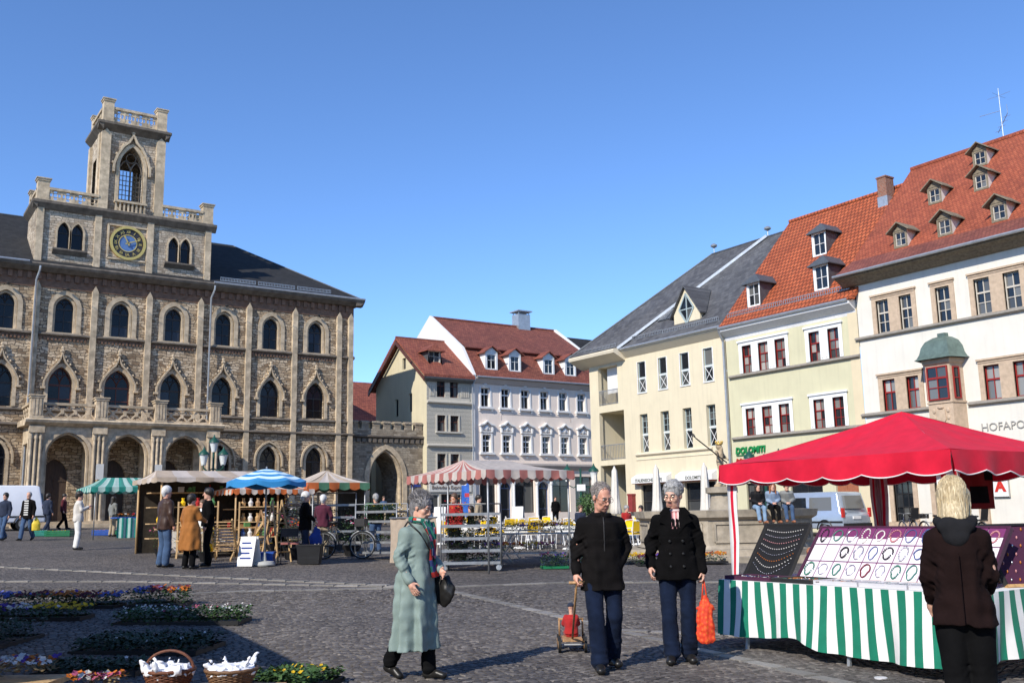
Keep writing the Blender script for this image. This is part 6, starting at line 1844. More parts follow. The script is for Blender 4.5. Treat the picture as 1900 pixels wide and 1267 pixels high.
ribbon(mb, [((-.06, .13, 1.45), (0, 1, .2)), ((-.05, .155, 1.40), (0, 1, .2)), ((-.035, .17, 1.34), (0, 1, .1)), ((-.03, .178, 1.28), (0, 1, 0)), ((-.04, .178, 1.22), (0, 1, 0)), ((-.05, .172, 1.16), (0, 1, 0)), ((-.06, .166, 1.10), (0, 1, 0)), ((-.075, .165, 1.04), (0, 1, 0)), ((-.085, .168, .98), (0, 1, 0)), ((-.09, .17, .93), (0, 1, 0))], .12, seed=2)
ribbon(mb, [((.06, .13, 1.45), (0, 1, .2)), ((.045, .16, 1.39), (0, 1, .2)), ((.02, .18, 1.33), (0, 1, .1)), ((.0, .19, 1.27), (0, 1, 0)), ((-.015, .19, 1.2), (0, 1, 0)), ((-.02, .185, 1.13), (0, 1, 0))], .10, seed=6)
ring_ = [(.085 * math.cos(k * math.pi / 8), .045 + .085 * math.sin(k * math.pi / 8), 1.462 + .012 * math.sin(k * math.pi / 8 * 1.0 + 2.5)) for k in range(17)]
b0 = len(mb.f); mb.tube(ring_, .03, 8, 0, cap=False)
for i in range(b0, len(mb.f)): mb.m[i] = 0 if rs_.random() < .75 else rs_.choice((1, 3, 4))
mb.build('scarf', M_SC, wc, smooth='all')
wc.scale = (wc.scale[0] * .92, wc.scale[1] * .94, wc.scale[2])
mb = MB(); mb.tube([(.17, .03, 1.455), (.12, .14, 1.35), (0, .185, 1.18), (-.13, .18, 1.02), (-.2, .15, .93)], .009, 6); mb.tube([(.17, .03, 1.455), (.12, -.1, 1.35), (-.05, -.16, 1.15), (-.2, -.02, .95)], .009, 6)
bg_ = thing('handbag', 'black leather handbag at the hip of the woman in the green raincoat', 'handbag', wc.location, wc.rotation_euler[2]); bg_.scale = wc.scale
mb.build('strap', M_SHOE, bg_, smooth='all')
v = Vol((-.42, -.14, .58), (-.05, .38, 1.02), .012); v.cap((-.24, .0, .80), (-.22, .22, .79), .1, .1, .03, sc=(.6, 1, 1.4)); v.crease(.004, 24, 2); obj('pouch', v.mesh('pouch', M_SHOE), bg_)

# --- man in the black jacket
MA = dict(pel=(0, 0, .93), chest=(0, .0, 1.27), neck=(0, .02, 1.42), head=(-.01, .06, 1.588), lsh=(-.192, 0, 1.34), rsh=(.192, 0, 1.34),
          lel=(-.305, -.07, 1.13), lwr=(-.165, .05, .93), rel=(.265, -.04, 1.12), rwr=(.29, .04, .885),
          rkn=(.10, .12, .50), ran=(.085, .16, .085), lkn=(-.10, .05, .49), lan=(-.09, -.10, .10))
man = person('grey haired man in black zip jacket and dark jeans pulling a toy cart', at(5.80, 7.16), 172, 1.645, MA, (22, 24, 4), ('bald', M_HMAN), M_SKIN2,
             (M_BLACKJ, .73, .024, .012, ((.007, 6, 1.0, 1.15, .73, 0),), .012), (M_JEANS, .014, .085), M_SHOE, vox=.0075, fine=True, sex='m', glasses=True, curl=(.5, .9))
mb = MB()
mb.tube([(0, .135, 1.40), (0, .15, 1.33), (.002, .158, 1.2), (.0, .14, 1.06), (-.004, .158, .76)], .006, 6); mb.build('zip', M_DARKF, man, smooth='all')
v = Vol((-.16, -.14, 1.36), (.16, .2, 1.54), .008)
for k in range(16):
    a0, a1 = R(-60 + k * 18.75), R(-60 + (k + 1) * 18.75)
    if not (R(75) < (a0 + a1) / 2 < R(105)):
        v.cap((.088 * math.cos(a0), .02 + .085 * math.sin(a0), 1.415), (.088 * math.cos(a1), .02 + .085 * math.sin(a1), 1.415), .02, .02, .01, sc=(1, 1, 1.3))
obj('collar', v.mesh('collar', M_BLACKJ), man)

# --- woman in the black pea coat
WB = dict(head=(.005, .05, 1.59), neck=(0, .015, 1.42), rel=(.27, -.06, 1.13), rwr=(.285, .05, .91), lel=(-.255, -.03, 1.11), lwr=(-.275, .02, .865),
          lkn=(-.095, .03, .49), lan=(-.085, -.01, .085), rkn=(.095, .07, .49), ran=(.085, .08, .085))
wb = person('smiling woman with curly grey hair in black pea coat and blue jeans', at(6.66, 7.08), 186, 1.665, WB, (-26, 14, -3), ('curly', M_HGREY), M_SKIN,
            (M_BLACKC, .78, .022, .016, ((.006, 5, .4, 1.1, .78, 0),), .035), (M_JEANS, .012, .082), M_SHOE, vox=.0075, fine=True, glasses=True, curl=(1.1, .45), smile=1.0)
mb = MB()     # broad lapels, collar and buttons
for s in (-1, 1):
    mb.prism([(s * .045, 1.45), (s * .115, 1.42), (s * .165, 1.34), (s * .10, 1.31), (s * .012, 1.2)], 'y', .132, .150)
    mb.prism([(s * .03, 1.475), (s * .10, 1.475), (s * .15, 1.42), (s * .11, 1.385)], 'y', .118, .152)
mb.build('lapels', M_BLACKC, wb)
mb = MB()
for z in (1.15, 1.03, .91):
    for s in (-1, 1): mb.ball((s * .062, .155 + (.018 if z < 1 else 0), z), (.014, .008, .014), 8, 4)
mb.build('buttons', M_SHOE, wb, smooth=True)
mb = MB(); MSP = [cloth('pink_print_scarf', (0.55, 0.25, 0.25)), cloth('pale_print_scarf', (0.62, 0.5, 0.48))]
ribbon(mb, [((0, .075, 1.425), (0, 1, .3)), ((0, .105, 1.42), (0, 1, .3)), ((0, .115, 1.37), (0, 1, .1)), ((0, .122, 1.32), (0, 1, 0)), ((0, .125, 1.27), (0, 1, 0))], .075, .02, 4)
mb.m = [0 if (i % 3) else 1 for i in range(len(mb.f))]
b0 = len(mb.f); mb.tube([(.075 * math.cos(k * math.pi / 7), .03 + .078 * math.sin(k * math.pi / 7), 1.438) for k in range(15)], .02, 8, 0, cap=False)
mb.m[b0:] = [(i // 2) % 2 for i in range(len(mb.f) - b0)]
mb.build('scarf', MSP, wb, smooth='all')
# orange bag hanging from her left hand
hp = local(wb, (-.252, .045, .79))
ob = thing('shopping_bag', 'orange patterned cloth bag hanging from the hand of the pea coat woman', 'bag', (hp.x, hp.y, hp.z - .6), wb.rotation_euler[2])
ob.scale = (.82, .82, 1)
m, t, p = new_mat('orange_print_cloth')
co = coord(t); vv = N(t, 'ShaderNodeTexVoronoi', Scale=26.0); t.links.new(co, vv.inputs['Vector'])
t.links.new(ramp(t, vv.outputs['Distance'], [(0.1, (0.72, 0.14, 0.02)), (0.4, (0.70, 0.055, 0.012)), (0.7, (0.6, 0.04, 0.012))]), p.inputs['Base Color']); p.inputs['Roughness'].default_value = .7
M_OBAG = m
v = Vol((-.13, -.12, -.02), (.13, .12, .46), .009)
v.tubez([(0, 0, 0, .06, .035), (.03, 0, 0, .095, .05), (.2, .004, 0, .1, .058), (.34, -.006, 0, .085, .045), (.40, 0, 0, .05, .03), (.44, 0, 0, .02, .018)], .02, ((.006, 5, 0, .45, 0, 6), (.004, 9, 1, .45, 0, -9)))
for s in (-1, 1): v.cap((s * .085, 0, .33), (s * .115, 0, .30), .012, .006, .01)
v.crease(.003, 40, 4); obj('bag_body', v.mesh('bag_body', M_OBAG), ob)
mb = MB(); 
for s in (-1, 1): mb.tube([(s * .03, .01 * s, .4), (s * .016, .008 * s, .5), (0, 0, .62)], [.012, .009, .008], 6)
mb.build('handles', M_OBAG, ob, smooth='all')

# --- blond woman at the jewellery stall, seen from behind
BL = dict(head=(0, .055, 1.565), neck=(0, .02, 1.42), lel=(-.222, .02, 1.12), lwr=(-.235, .14, .95), rel=(.222, .03, 1.12), rwr=(.2, .22, 1.02),
          lkn=(-.082, .02, .49), rkn=(.082, .05, .49), lan=(-.085, 0, .085), ran=(.085, .03, .085), lsh=(-.165, 0, 1.325), rsh=(.165, 0, 1.325))
bw = person('blond woman seen from behind in a dark brown coat with grey hood', at(5.46, 3.40), 24, 1.655, BL, (-4, 12, 0), ('bob', M_HBLOND), M_SKIN,
            (M_BROWNC, .82, .014, .008, ((.006, 5, 1.4, 1.1, .84, 0),), .032), (M_BLKTR, .022, .095), M_SHOE, vox=.0085, fine=True, curl=(.8, .8))
bw.scale = (bw.scale[0] * .87, bw.scale[1] * .92, bw.scale[2])
v = Vol((-.22, -.24, 1.22), (.22, .14, 1.54), .009)
v.ell((0, -.07, 1.405), (.125, .07, .055), .02); v.ell((0, -.09, 1.345), (.085, .06, .075), .03); v.ell((0, -.02, 1.5), (.075, .09, .075), .01, mode='sub')
for s in (-1, 1): v.cap((s * .11, -.03, 1.43), (s * .06, .09, 1.40), .035, .025, .02)
v.crease(.004, 24, 7); obj('hood', v.mesh('hood', M_CHAR), bw)
mb = MB(); mb.tube([(0, -.172, 1.25), (0, -.168, 1.05), (0, -.19, .86)], .004, 5); mb.build('back_seam', M_BROWNC, bw)

# --- push cart with a doll, pulled by the man
M_BEECH = wood('beech_wood', (0.42, 0.24, 0.11)); M_RUBBER = plain('black_rubber', (0.015, 0.015, 0.015), .7, .2)
hnd = local(man, (.262, .07, .80))
cl = at(6.22, 8.2)
ct = thing('toy_cart', 'small wooden toy cart with long handle beside the man in black', 'toy cart', cl, 0)
h_ = hnd - cl
def inv(v3): return (v3.x, v3.y, v3.z)
fw = Vector((-h_.x, -h_.y, 0)).normalized(); sd = Vector((-fw.y, fw.x, 0))
def C(a, b, z): return tuple(fw * a + sd * b + Vector((0, 0, z)))
mb = MB(); mb.bar(C(-.16, 0, .12), C(.2, 0, .12), .2, .025); mb.build('deck', M_BEECH, ct)
mb = MB(); mb.tube([C(-.14, 0, .13), inv(h_)], .011, 7); mb.build('handle_rod', M_BEECH, ct, smooth='all')
d_ = sd * .07
mb = MB(); mb.tube([inv(h_ - d_), inv(h_ + d_)], .014, 7); mb.build('handle_grip', M_BEECH, ct, smooth='all')
mb = MB(); mb.tube([C(.12, -.13, .3), C(.12, .13, .3)], .012, 6); mb.tube([C(.12, -.12, .12), C(.12, -.12, .3)], .01, 6); mb.tube([C(.12, .12, .12), C(.12, .12, .3)], .01, 6); mb.build('guard_rail', M_BEECH, ct, smooth='all')
for a in (-.13, .15):
    mb = MB(); mb.tube([C(a, -.14, .075), C(a, .14, .075)], .01, 6); ax_ = mb.build('axle', M_ZINC, ct)
    for b in (-.13, .13):
        mb = MB(); mb.tube([C(a, b - .014, .075), C(a, b + .014, .075)], .075, 16); mb.build('wheel', M_RUBBER, ct, smooth=True)
        mb = MB(); mb.tube([C(a, b - .017, .075), C(a, b + .017, .075)], .04, 12); mb.build('wheel_hub', M_BEECH, ct, smooth=True)
DP = dict(pel=(0, 0, .55), chest=(0, 0, .82), neck=(0, 0, .97), head=(0, .02, 1.16), lsh=(-.15, 0, .93), rsh=(.15, 0, .93), lel=(-.22, .08, .75), rel=(.22, .08, .75), lwr=(-.2, .25, .7), rwr=(.2, .25, .7),
          lhip=(-.09, 0, .5), rhip=(.09, 0, .5), lkn=(-.13, .33, .5), rkn=(.13, .33, .5), lan=(-.16, .5, .36), ran=(.16, .5, .36))
dl = person('doll in red clothes with a blue cap seated in the toy cart', (0, 0, 0), 0, .66, DP, (0, 10, 0), ('cap', M_NAVYC), M_SKIN, (M_REDC, .5, .02, .012), (M_REDC, .005, .05), M_BEIGEC, vox=.022, seated=True)
dl.name = 'doll'; dl['category'] = 'doll'
dl.location = cl + Vector(C(.02, 0, -.03)); dl.rotation_euler = (0, 0, math.atan2(fw.y, fw.x) - math.pi / 2 + R(180) * 0)
# ================================================================== the jewellery stall under the red gazebo
M_REDCAN = cloth('red_canopy_cloth', (0.66, 0.012, 0.04), .75, .1, sheen=.05, bmp=.2, thin=.14)
M_WPIPE = plain('white_piping', (0.75, 0.72, 0.7), .7)
M_GSTRIPE = cloth('green_stripe_cloth', (0.010, 0.175, 0.105), .85, .1, bmp=.12); M_WSTRIPE = cloth('white_stripe_cloth', (0.74, 0.73, 0.70), .85, .06, bmp=.12)
RZC = -PSI
GX, GY, GA = 10.35, 7.0, 1.53
gz_ = gz(GX, GY)
gb = thing('gazebo', 'bright red pavilion tent with scalloped edge over the jewellery stall', 'tent', (GX, GY, gz_))
ZV, ZT, ZP = 1.90 - gz_, 2.14 - gz_, 2.72 - gz_
mb = MB()
cor = [(-GA, GA), (-GA, -GA), (GA, -GA), (GA, GA)]
n, mrow = 40, 16
for i in range(4):
    a, b = Vector((*cor[i], 0)), Vector((*cor[(i + 1) % 4], 0))
    rows = []
    for r in range(mrow + 1):
        t = r / mrow
        row_ = []
        for k in range(n + 1):
            u = k / n
            p_ = (a * (1 - u) + b * u) * (1 - t)
            z = ZT + (ZP - ZT) * (t ** 1.18) - .035 * math.sin(math.pi * u) * math.sin(math.pi * min(t * 1.15, 1)) * (1 - t) * 2 + .008 * math.sin(u * 21 + i) * math.sin(t * 9) + .012 * math.sin(u * 7 + 2 * i + t * 5) * (1 - t)
            row_.append((p_.x, p_.y, z))
        rows.append(row_)
    mb.grid(rows)
mb.build('canopy', M_REDCAN, gb, smooth='all')
for i in range(4):
    a, b = Vector((*cor[i], 0)), Vector((*cor[(i + 1) % 4], 0))
    o_ = Vector((a.y + b.y, -(a.x + b.x), 0)); o_ = (a + b).normalized()
    mb = MB(); nn = 72; rows = [[], [], []]; edge = []
    for k in range(nn + 1):
        u = k / nn
        p_ = a * (1 - u) + b * u
        sc = .045 * abs(math.sin(u * math.pi * 6))
        wv = .012 * math.sin(u * 37 + i) + .012 * math.sin(u * 13)
        rows[0].append((p_.x * 1.003, p_.y * 1.003, ZT + .004)); q = p_ + o_ * (wv + .012); rows[1].append((q.x, q.y, (ZT + ZV) / 2)); q = p_ + o_ * (wv * 2 + .01)
        z = ZV + .04 - sc + .006 * math.sin(u * 9)
        rows[2].append((q.x, q.y, z)); edge.append((q.x, q.y, z))
    mb.grid(rows); vl = mb.build('valance', M_REDCAN, gb, smooth='all')
    mb = MB(); mb.tube(edge, .007, 5); mb.build('piping', M_WPIPE, vl)
for i, (x, y) in enumerate(cor):
    mb = MB(); sx_, sy_ = x * .965, y * .965
    # legs wrapped in striped cloth
    for j, mi in ((0, 1), (1, 0), (2, 1)):
        w3 = .055
        for q in range(2):
            pass
    tdir = Vector((0, 1 if y < 0 else -1, 0)) if True else None
    tx_ = Vector((1 if x < 0 else -1, 0, 0))
    rows = []
    for z in np.linspace(0.0, ZT - .02, 12):
        wv = .012 * math.sin(z * 7 + i)
        k2 = .55 + .45 * (z / ZT)
        rows.append([(sx_ + tx_.x * .17 * k2 + 0, sy_ + wv, z), (sx_ + tx_.x * .115 * k2, sy_ - .004 + wv, z), (sx_ + tx_.x * .06 * k2, sy_ + wv, z), (sx_, sy_, z), (sx_ + wv, sy_ + tdir.y * .06 * k2, z), (sx_ - .004 + wv, sy_ + tdir.y * .115 * k2, z), (sx_ + wv, sy_ + tdir.y * .17 * k2, z)])
    mb.grid(rows, mfun=lambda i_, j_: 0 if j_ in (1, 4) else 1)
    mb.build('leg_cover', [M_REDCAN, M_WSTRIPE], gb, smooth='all')
    mb = MB(); mb.bar((sx_ + tx_.x * .03, sy_ + tdir.y * .03, 0), (sx_ + tx_.x * .03, sy_ + tdir.y * .03, ZT), .03, .03); mb.build('leg', M_ZINC, gb)
mb = MB()
for i in range(4):
    a, b = cor[i], cor[(i + 1) % 4]
    mb.bar((a[0] * .97, a[1] * .97, ZT - .06), (b[0] * .97, b[1] * .97, ZT - .06), .025, .025)
    mb.bar((a[0] * .97, a[1] * .97, ZT - .05), (0, 0, ZP - .05), .02, .02)
mb.build('truss', M_ZINC, gb)
# a dark red printed cloth hung up under the far side
hb = thing('hanging_cloth', 'dark red printed cloth hanging under the right side of the red tent', 'cloth', (10.45, 6.2, gz_), RZC)
mb = MB(); mb.grid([[(-.18 + k * .03, .012 * math.sin(k * 1.1 + z * 9), z) for k in range(13)] for z in np.linspace(1.42, 1.86, 8)], mfun=lambda i, j: 1 if (j - 6) ** 2 + (2 * i - 4) ** 2 < 14 or (i > 4 and j > 8) else 0)
mb.build('cloth_folds', [cloth('dull_red_cloth', (0.16, 0.012, 0.012)), M_BLKTR], hb, smooth='all')
mb = MB(); mb.bar((-.2, 0, 1.87), (.2, 0, 1.87), .015, .015); mb.bar((0, 0, 1.87), (0, 0, ZT + .1), .008, .008); mb.build('rod', M_ZINC, hb)

# table, cloth and goods
TX, TYa, TYb, TZ = 7.78, 7.62, 4.78, .87
tb = thing('market_table', 'long trestle table of the jewellery stall under the striped cloth', 'table', (TX, 6.2, gz(TX, 6.2)))
g0 = gz(TX, 6.2)
mb = MB(); mb.box(.02, 1.45, TYb - 6.2 + .02, TYa - 6.2 - .02, TZ - g0 - .04, TZ - g0 - .006); mb.build('table_top', M_BEECH, tb)
mb = MB(); mb.box(1.45, 3.6, TYb - 6.2 + .02, TYb - 6.2 + .9, TZ - g0 - .04, TZ - g0 - .006); mb.build('table_top', M_BEECH, tb)
for yy in (-1.2, -.15, 1.1):
    for xx in (.12, 1.3): 
        mb = MB(); mb.bar((xx - .1, yy, 0), (xx, yy, TZ - g0 - .04), .03, .03); mb.build('leg', M_ZINC, tb)
for xx in (2.2, 3.4):
    mb = MB(); mb.bar((xx, -1.3, 0), (xx, -1.2, TZ - g0 - .04), .03, .03); mb.build('leg', M_ZINC, tb)
tc = thing('tablecloth', 'green and white striped cloth hanging to the ground round the jewellery table', 'tablecloth', (TX, 6.2, 0))
def drape(path, hem, seed, per=.083):
    """cloth hung from a path of (x, y, outward) points"""
    L = [0]
    for (p, q) in zip(path[:-1], path[1:]): L.append(L[-1] + math.hypot(q[0] - p[0], q[1] - p[1]))
    n = int(L[-1] / (per / 6))
    rows = []; nz = 12
    for r in range(nz + 1):
        t = r / nz; row_ = []
        for k in range(n + 1):
            s = L[-1] * k / n
            j = max(i for i in range(len(L)) if L[i] <= s + 1e-9); j = min(j, len(path) - 2)
            u = (s - L[j]) / (L[j + 1] - L[j])
            x = path[j][0] * (1 - u) + path[j + 1][0] * u; y = path[j][1] * (1 - u) + path[j + 1][1] * u
            dx, dy = path[j + 1][0] - path[j][0], path[j + 1][1] - path[j][1]; dl_ = math.hypot(dx, dy); nx_, ny_ = dy / dl_, -dx / dl_
            fold = .045 * math.sin(s * 5.3 + seed) + .026 * math.sin(s * 13 + 1.7 * seed + 2 * t) + .012 * math.sin(s * 24)
            off = .012 + (t ** 1.2) * (fold + .03)
            z = TZ + .004 - t * (TZ - hem(s))
            row_.append((x + nx_ * off, y + ny_ * off, z))
        rows.append(row_)
    mb = MB(); mb.grid(rows, mfun=lambda i, j: (j // 6) % 2); return mb
g1 = gz(TX, 6.2)
mb = drape([(0, TYa - 6.2), (0, TYb - 6.2)], lambda s: g1 + .17 - .015 * s + .05 * math.exp(-((s - .95) / .25) ** 2) - .05 * max(0, math.sin((s - .9) * 1.5)), 1.0); mb.build('front_drop', [M_GSTRIPE, M_WSTRIPE], tc, smooth='all')
mb = drape([(0, TYb - 6.2), (3.7, TYb - 6.2)], lambda s: g1 + .12 + .04 * math.sin(s * 2), 2.3); mb.build('side_drop', [M_WSTRIPE, M_GSTRIPE], tc, smooth='all')
mb = drape([(1.4, TYa - 6.2), (0, TYa - 6.2)], lambda s: g1 + .14, 4.0); mb.build('end_drop', [M_WSTRIPE, M_GSTRIPE], tc, smooth='all')
mb = MB(); mb.box(0, 1.5, TYb - 6.2, TYa - 6.2, TZ - .005, TZ + .004); mb.build('cloth_top', M_WSTRIPE, tc); mb = MB(); mb.box(1.5, 3.7, TYb - 6.2, TYb - 5.3, TZ - .005, TZ + .004); mb.build('cloth_top', M_WSTRIPE, tc)

M_PURPLE = cloth('purple_velvet', (0.16, 0.03, 0.11)); M_CARD = plain('white_card', (0.78, 0.71, 0.74), .6, .04); M_BLKVEL = cloth('black_velvet', (0.008, 0.008, 0.009), .98, sheen=.3)
M_OAKF = wood('light_oak_frame', (0.50, 0.30, 0.12)); M_PLUM = cloth('plum_velvet', (0.06, 0.015, 0.04))
M_BEADS = [plain('amber_beads', (0.45, 0.14, 0.02), .25), plain('garnet_beads', (0.16, 0.012, 0.02), .2), plain('jade_beads', (0.05, 0.2, 0.14), .3), plain('jet_beads', (0.02, 0.02, 0.024), .2), plain('rose_beads', (0.5, 0.22, 0.22), .3), plain('pearl_beads', (0.7, 0.66, 0.6), .25), plain('silver_chain', (0.6, 0.6, 0.62), .25, metal=.9), plain('blue_beads', (0.06, 0.1, 0.24), .25)]
# the big leaning board: local u along the board (right = -Y), v up the slope
bd = thing('display_board', 'large leaning board of white and purple necklace cards in a wooden frame', 'display board', (TX + .52, 6.98, TZ + .02))
UD, VD, ND = Vector((0, -1, 0)), Vector((.55, 0, .62)).normalized(), Vector((-.62, 0, .55)).normalized()
BW, BH = 2.05, .66
def BP(u, v, n_=0.0): return tuple(UD * u + VD * v + ND * n_)
def slab(mb, u0, u1, v0, v1, n0, n1, mi=0):
    b = len(mb.v)
    for n_ in (n0, n1):
        for u, v in ((u0, v0), (u1, v0), (u1, v1), (u0, v1)): mb.v.append(BP(u, v, n_))
    for q in ((3, 2, 1, 0), (4, 5, 6, 7), (0, 1, 5, 4), (1, 2, 6, 5), (2, 3, 7, 6), (3, 0, 4, 7)): mb.f.append(tuple(b + i for i in q)); mb.m.append(mi)
mb = MB(); slab(mb, 0, BW, 0, BH, -.02, 0); mb.build('backing', M_PURPLE, bd)
mb = MB(); slab(mb, -.03, BW + .03, -.035, .0, -.03, .03); mb.build('frame_rail', M_OAKF, bd)
mb = MB(); slab(mb, -.03, BW + .03, BH, BH + .02, -.03, .02); mb.build('frame_rail', M_PLUM, bd)
for u in (-.03, BW): mb = MB(); slab(mb, u, u + .03, 0, BH, -.03, .02); mb.build('frame_rail', M_PLUM, bd)
mb = MB(); mb.bar(BP(.3, BH * .8, -.03), (.75, -.3, -.02), .03, .03); mb.bar(BP(BW - .3, BH * .8, -.03), (.75, -BW + .3, -.02), .03, .03); mb.build('prop', M_OAKF, bd)
cm = MB(); cw, chh = BW / 12, BH / 3
r5 = random.Random(12)
for r in range(3):
    for c in range(12):
        u0, v0 = c * cw, r * chh
        mb = MB(); slab(mb, .008, cw - .008, .008, chh - .008, .001, .012)
        o = mb.build('card', M_CARD if r < 2 else M_CARD, bd); o.location = BP(u0, v0, 0)
        if r == 2: 
            mb = MB(); slab(mb, .006, cw - .006, chh * (.42 + .08 * math.sin(c * 1.3)), chh - .006, .0125, .018); o2 = mb.build('velvet_flap', M_PURPLE, o)
        # a necklace on the card
        k = r5.random()
        if k < .06: continue
        rx, rv = cw * r5.uniform(.24, .36), chh * r5.uniform(.28, .4)
        cu, cv = cw * .5, chh * .5
        bm_ = r5.choice(M_BEADS); mb = MB(); nb = 20
        pts = [BP(cu + rx * math.sin(2 * math.pi * i / nb) * (1 - .25 * (math.cos(2 * math.pi * i / nb) < -.3)), cv + rv * math.cos(2 * math.pi * i / nb), .024) for i in range(nb + 1)]
        if r5.random() < .45:
            for q in pts[:-1]: mb.ball(q, r5.uniform(.008, .011), 6, 4)
        else: mb.tube(pts, r5.uniform(.004, .007), 5, cap=False)
        nk = mb.build('necklace', bm_, None, smooth='all'); nk.location = bd.location + Vector(BP(u0, v0, 0))
        tag(nk, '%s necklace, %s row, %s card from the left of the leaning board' % (bm_.name.replace('_', ' '), ('bottom', 'middle', 'top')[r], ORD[c]), 'necklace', 'necklaces on the leaning board')
# the black panel to its left with pearl strings
UD2 = UD
bk = thing('display_board', 'black velvet leaning panel hung with rows of pearl strings', 'display board', (TX + .38, 7.6, TZ + .02))
def BP2(u, v, n_=0.0): return tuple(Vector((.22, -.97, 0)).normalized() * u + Vector((.5, .0, .66)).normalized() * v + ND * n_)
_bp = BP; BP = BP2
mb = MB(); slab(mb, 0, .5, 0, .66, -.02, 0); mb.build('backing', M_BLKVEL, bk)
mb = MB(); slab(mb, -.02, .52, .66, .68, -.025, .02); slab(mb, -.02, 0, 0, .66, -.025, .02); slab(mb, .5, .52, 0, .66, -.025, .02); mb.build('frame_rail', M_BLKVEL, bk)
for i in range(8):
    v0 = .6 - i * .062
    mb = MB(); pts = [BP2(.04 + .42 * j / 16, v0 - (.06 + .012 * i) * math.sin(math.pi * j / 16) * (.6 + .05 * i), .012) for j in range(17)]
    for q in pts: mb.ball(q, .0065, 5, 4)
    o = mb.build('necklace', M_BEADS[(5, 6, 4, 5, 6, 0, 5, 6)[i]], None, smooth='all'); o.location = bk.location; tag(o, 'bead string draped across the black velvet panel, %s from the top' % ORD[i], 'necklace', 'strings on the black panel')
# the plum board at the right end
pb = thing('display_board', 'plum velvet board of small pendants at the right end of the stall', 'display board', (TX + .85, 4.93, TZ + .02))
def BP3(u, v, n_=0.0): return tuple(Vector((.75, -.3, 0)).normalized() * u + Vector((.2, .45, .8)).normalized() * v + Vector((-.3, -.75, .5)).normalized() * n_)
BP = BP3
mb = MB(); slab(mb, 0, .75, 0, .6, -.02, 0); mb.build('backing', M_PLUM, pb)
mb = MB(); slab(mb, -.02, .77, .6, .62, -.025, .02); slab(mb, -.02, 0, 0, .6, -.025, .02); mb.build('frame_rail', M_BLKVEL, pb); mb = MB(); slab(mb, .75, .78, -.02, .62, -.025, .03); slab(mb, -.02, .75, -.03, 0, -.025, .03); mb.build('frame_rail', M_OAKF, pb)
for mi, bmm in enumerate((M_BEADS[6], M_BEADS[0], M_BEADS[4])):
    mb = MB()
    for i in range(8):
        for j in range(7):
            if (i + j) % 3 == mi: mb.ball(BP3(.06 + i * .09, .05 + j * .085, .01), (.009, .009, .016), 5, 4)
    o = mb.build('pendants', bmm, pb, smooth='all'); o['kind'] = 'stuff'
BP = _bp
# flat trays of small jewellery along the front edge
M_TRAY = plain('grey_tray_plastic', (0.55, 0.54, 0.56), .4, .06); M_CLEAR = plain('pale_plastic_lid', (0.5, 0.5, 0.53), .15, .05)
def jewel_tray(label, x, y, lx, ly, base, seed, cells=True):
    t_ = thing('jewellery_tray', label, 'tray', (x, y, TZ + .006))
    mb = MB(); mb.box(0, lx, -ly, 0, 0, .02); mb.build('tray_base', base, t_)
    mb = MB(); mb.box(0, lx, -ly, -ly + .012, .02, .04); mb.box(0, lx, -.012, 0, .02, .04); mb.box(0, .012, -ly + .012, -.012, .02, .04); mb.box(lx - .012, lx, -ly + .012, -.012, .02, .04); mb.build('tray_rim', base, t_)
    r6 = random.Random(seed)
    for q in range(3):
        mb = MB()
        for i in range(26):
            a, b = r6.uniform(.03, lx - .03), -r6.uniform(.03, ly - .03)
            if r6.random() < .5: mb.ball((a, b, .026), (r6.uniform(.006, .014), r6.uniform(.006, .014), .007), 5, 4)
            else: mb.tube([(a, b, .026), (a + r6.uniform(-.05, .05), b + r6.uniform(-.05, .05), .027), (a + r6.uniform(-.06, .06), b + r6.uniform(-.06, .06), .026)], .004, 4)
        o = mb.build('trinkets', r6.choice(M_BEADS), t_, smooth='all'); o['kind'] = 'stuff'
    return t_
jewel_tray('plum tray of mixed bracelets on the left corner of the jewellery table', TX + .04, 7.58, .34, .62, M_PLUM, 1)
jewel_tray('black tray of bracelets next to the plum tray', TX + .04, 6.94, .4, .5, M_BLKVEL, 2)
for i, s_ in enumerate(('pale sectioned tray nearest the black bracelet tray', 'pale sectioned tray in the middle of the table front', 'pale sectioned tray nearest the blond woman')):
    t_ = jewel_tray(s_, TX + .05, 6.42 - i * .52, .34, .5, M_TRAY, 10 + i)
    mb = MB()
    for k in range(1, 5): mb.box(.012, .328, -k * .1 - .003, -k * .1 + .003, .02, .036)
    mb.build('dividers', M_CLEAR, t_)
jewel_tray('red and plum tray at the right end of the jewellery table', TX + 1.7, 5.4, .5, .5, M_PLUM, 7)
# ================================================================== market stalls, goods, street furniture
M_REDST = cloth('red_awning_stripe', (0.45, 0.17, 0.145), .85, .12, bmp=.15, thin=.2); M_CREAMST = cloth('cream_awning_stripe', (0.60, 0.53, 0.47), .85, .1, bmp=.15, thin=.2)
M_TEALST = cloth('teal_awning_stripe', (0.03, 0.27, 0.21), .85, .12, bmp=.15, thin=.2); M_MINTST = cloth('mint_awning_stripe', (0.42, 0.58, 0.52), .85, .1, bmp=.15, thin=.2)
M_ORST = cloth('orange_awning_stripe', (0.55, 0.14, 0.04), .85, .12, bmp=.15, thin=.2); M_GRST = cloth('dull_green_stripe', (0.08, 0.2, 0.12), .85, .12, bmp=.15, thin=.2); M_TANST = cloth('tan_awning_cloth', (0.50, 0.40, 0.30), .85, .12, bmp=.15, thin=.2)
M_TANST2 = cloth('grey_awning_cloth', (0.47, 0.42, 0.38), .85, .12, bmp=.15, thin=.2); M_BLUEST = cloth('blue_parasol_cloth', (0.03, 0.22, 0.48), .75, .08, bmp=.08); M_LBLUEST = cloth('pale_blue_parasol_cloth', (0.55, 0.72, 0.80), .75, .06, bmp=.08)
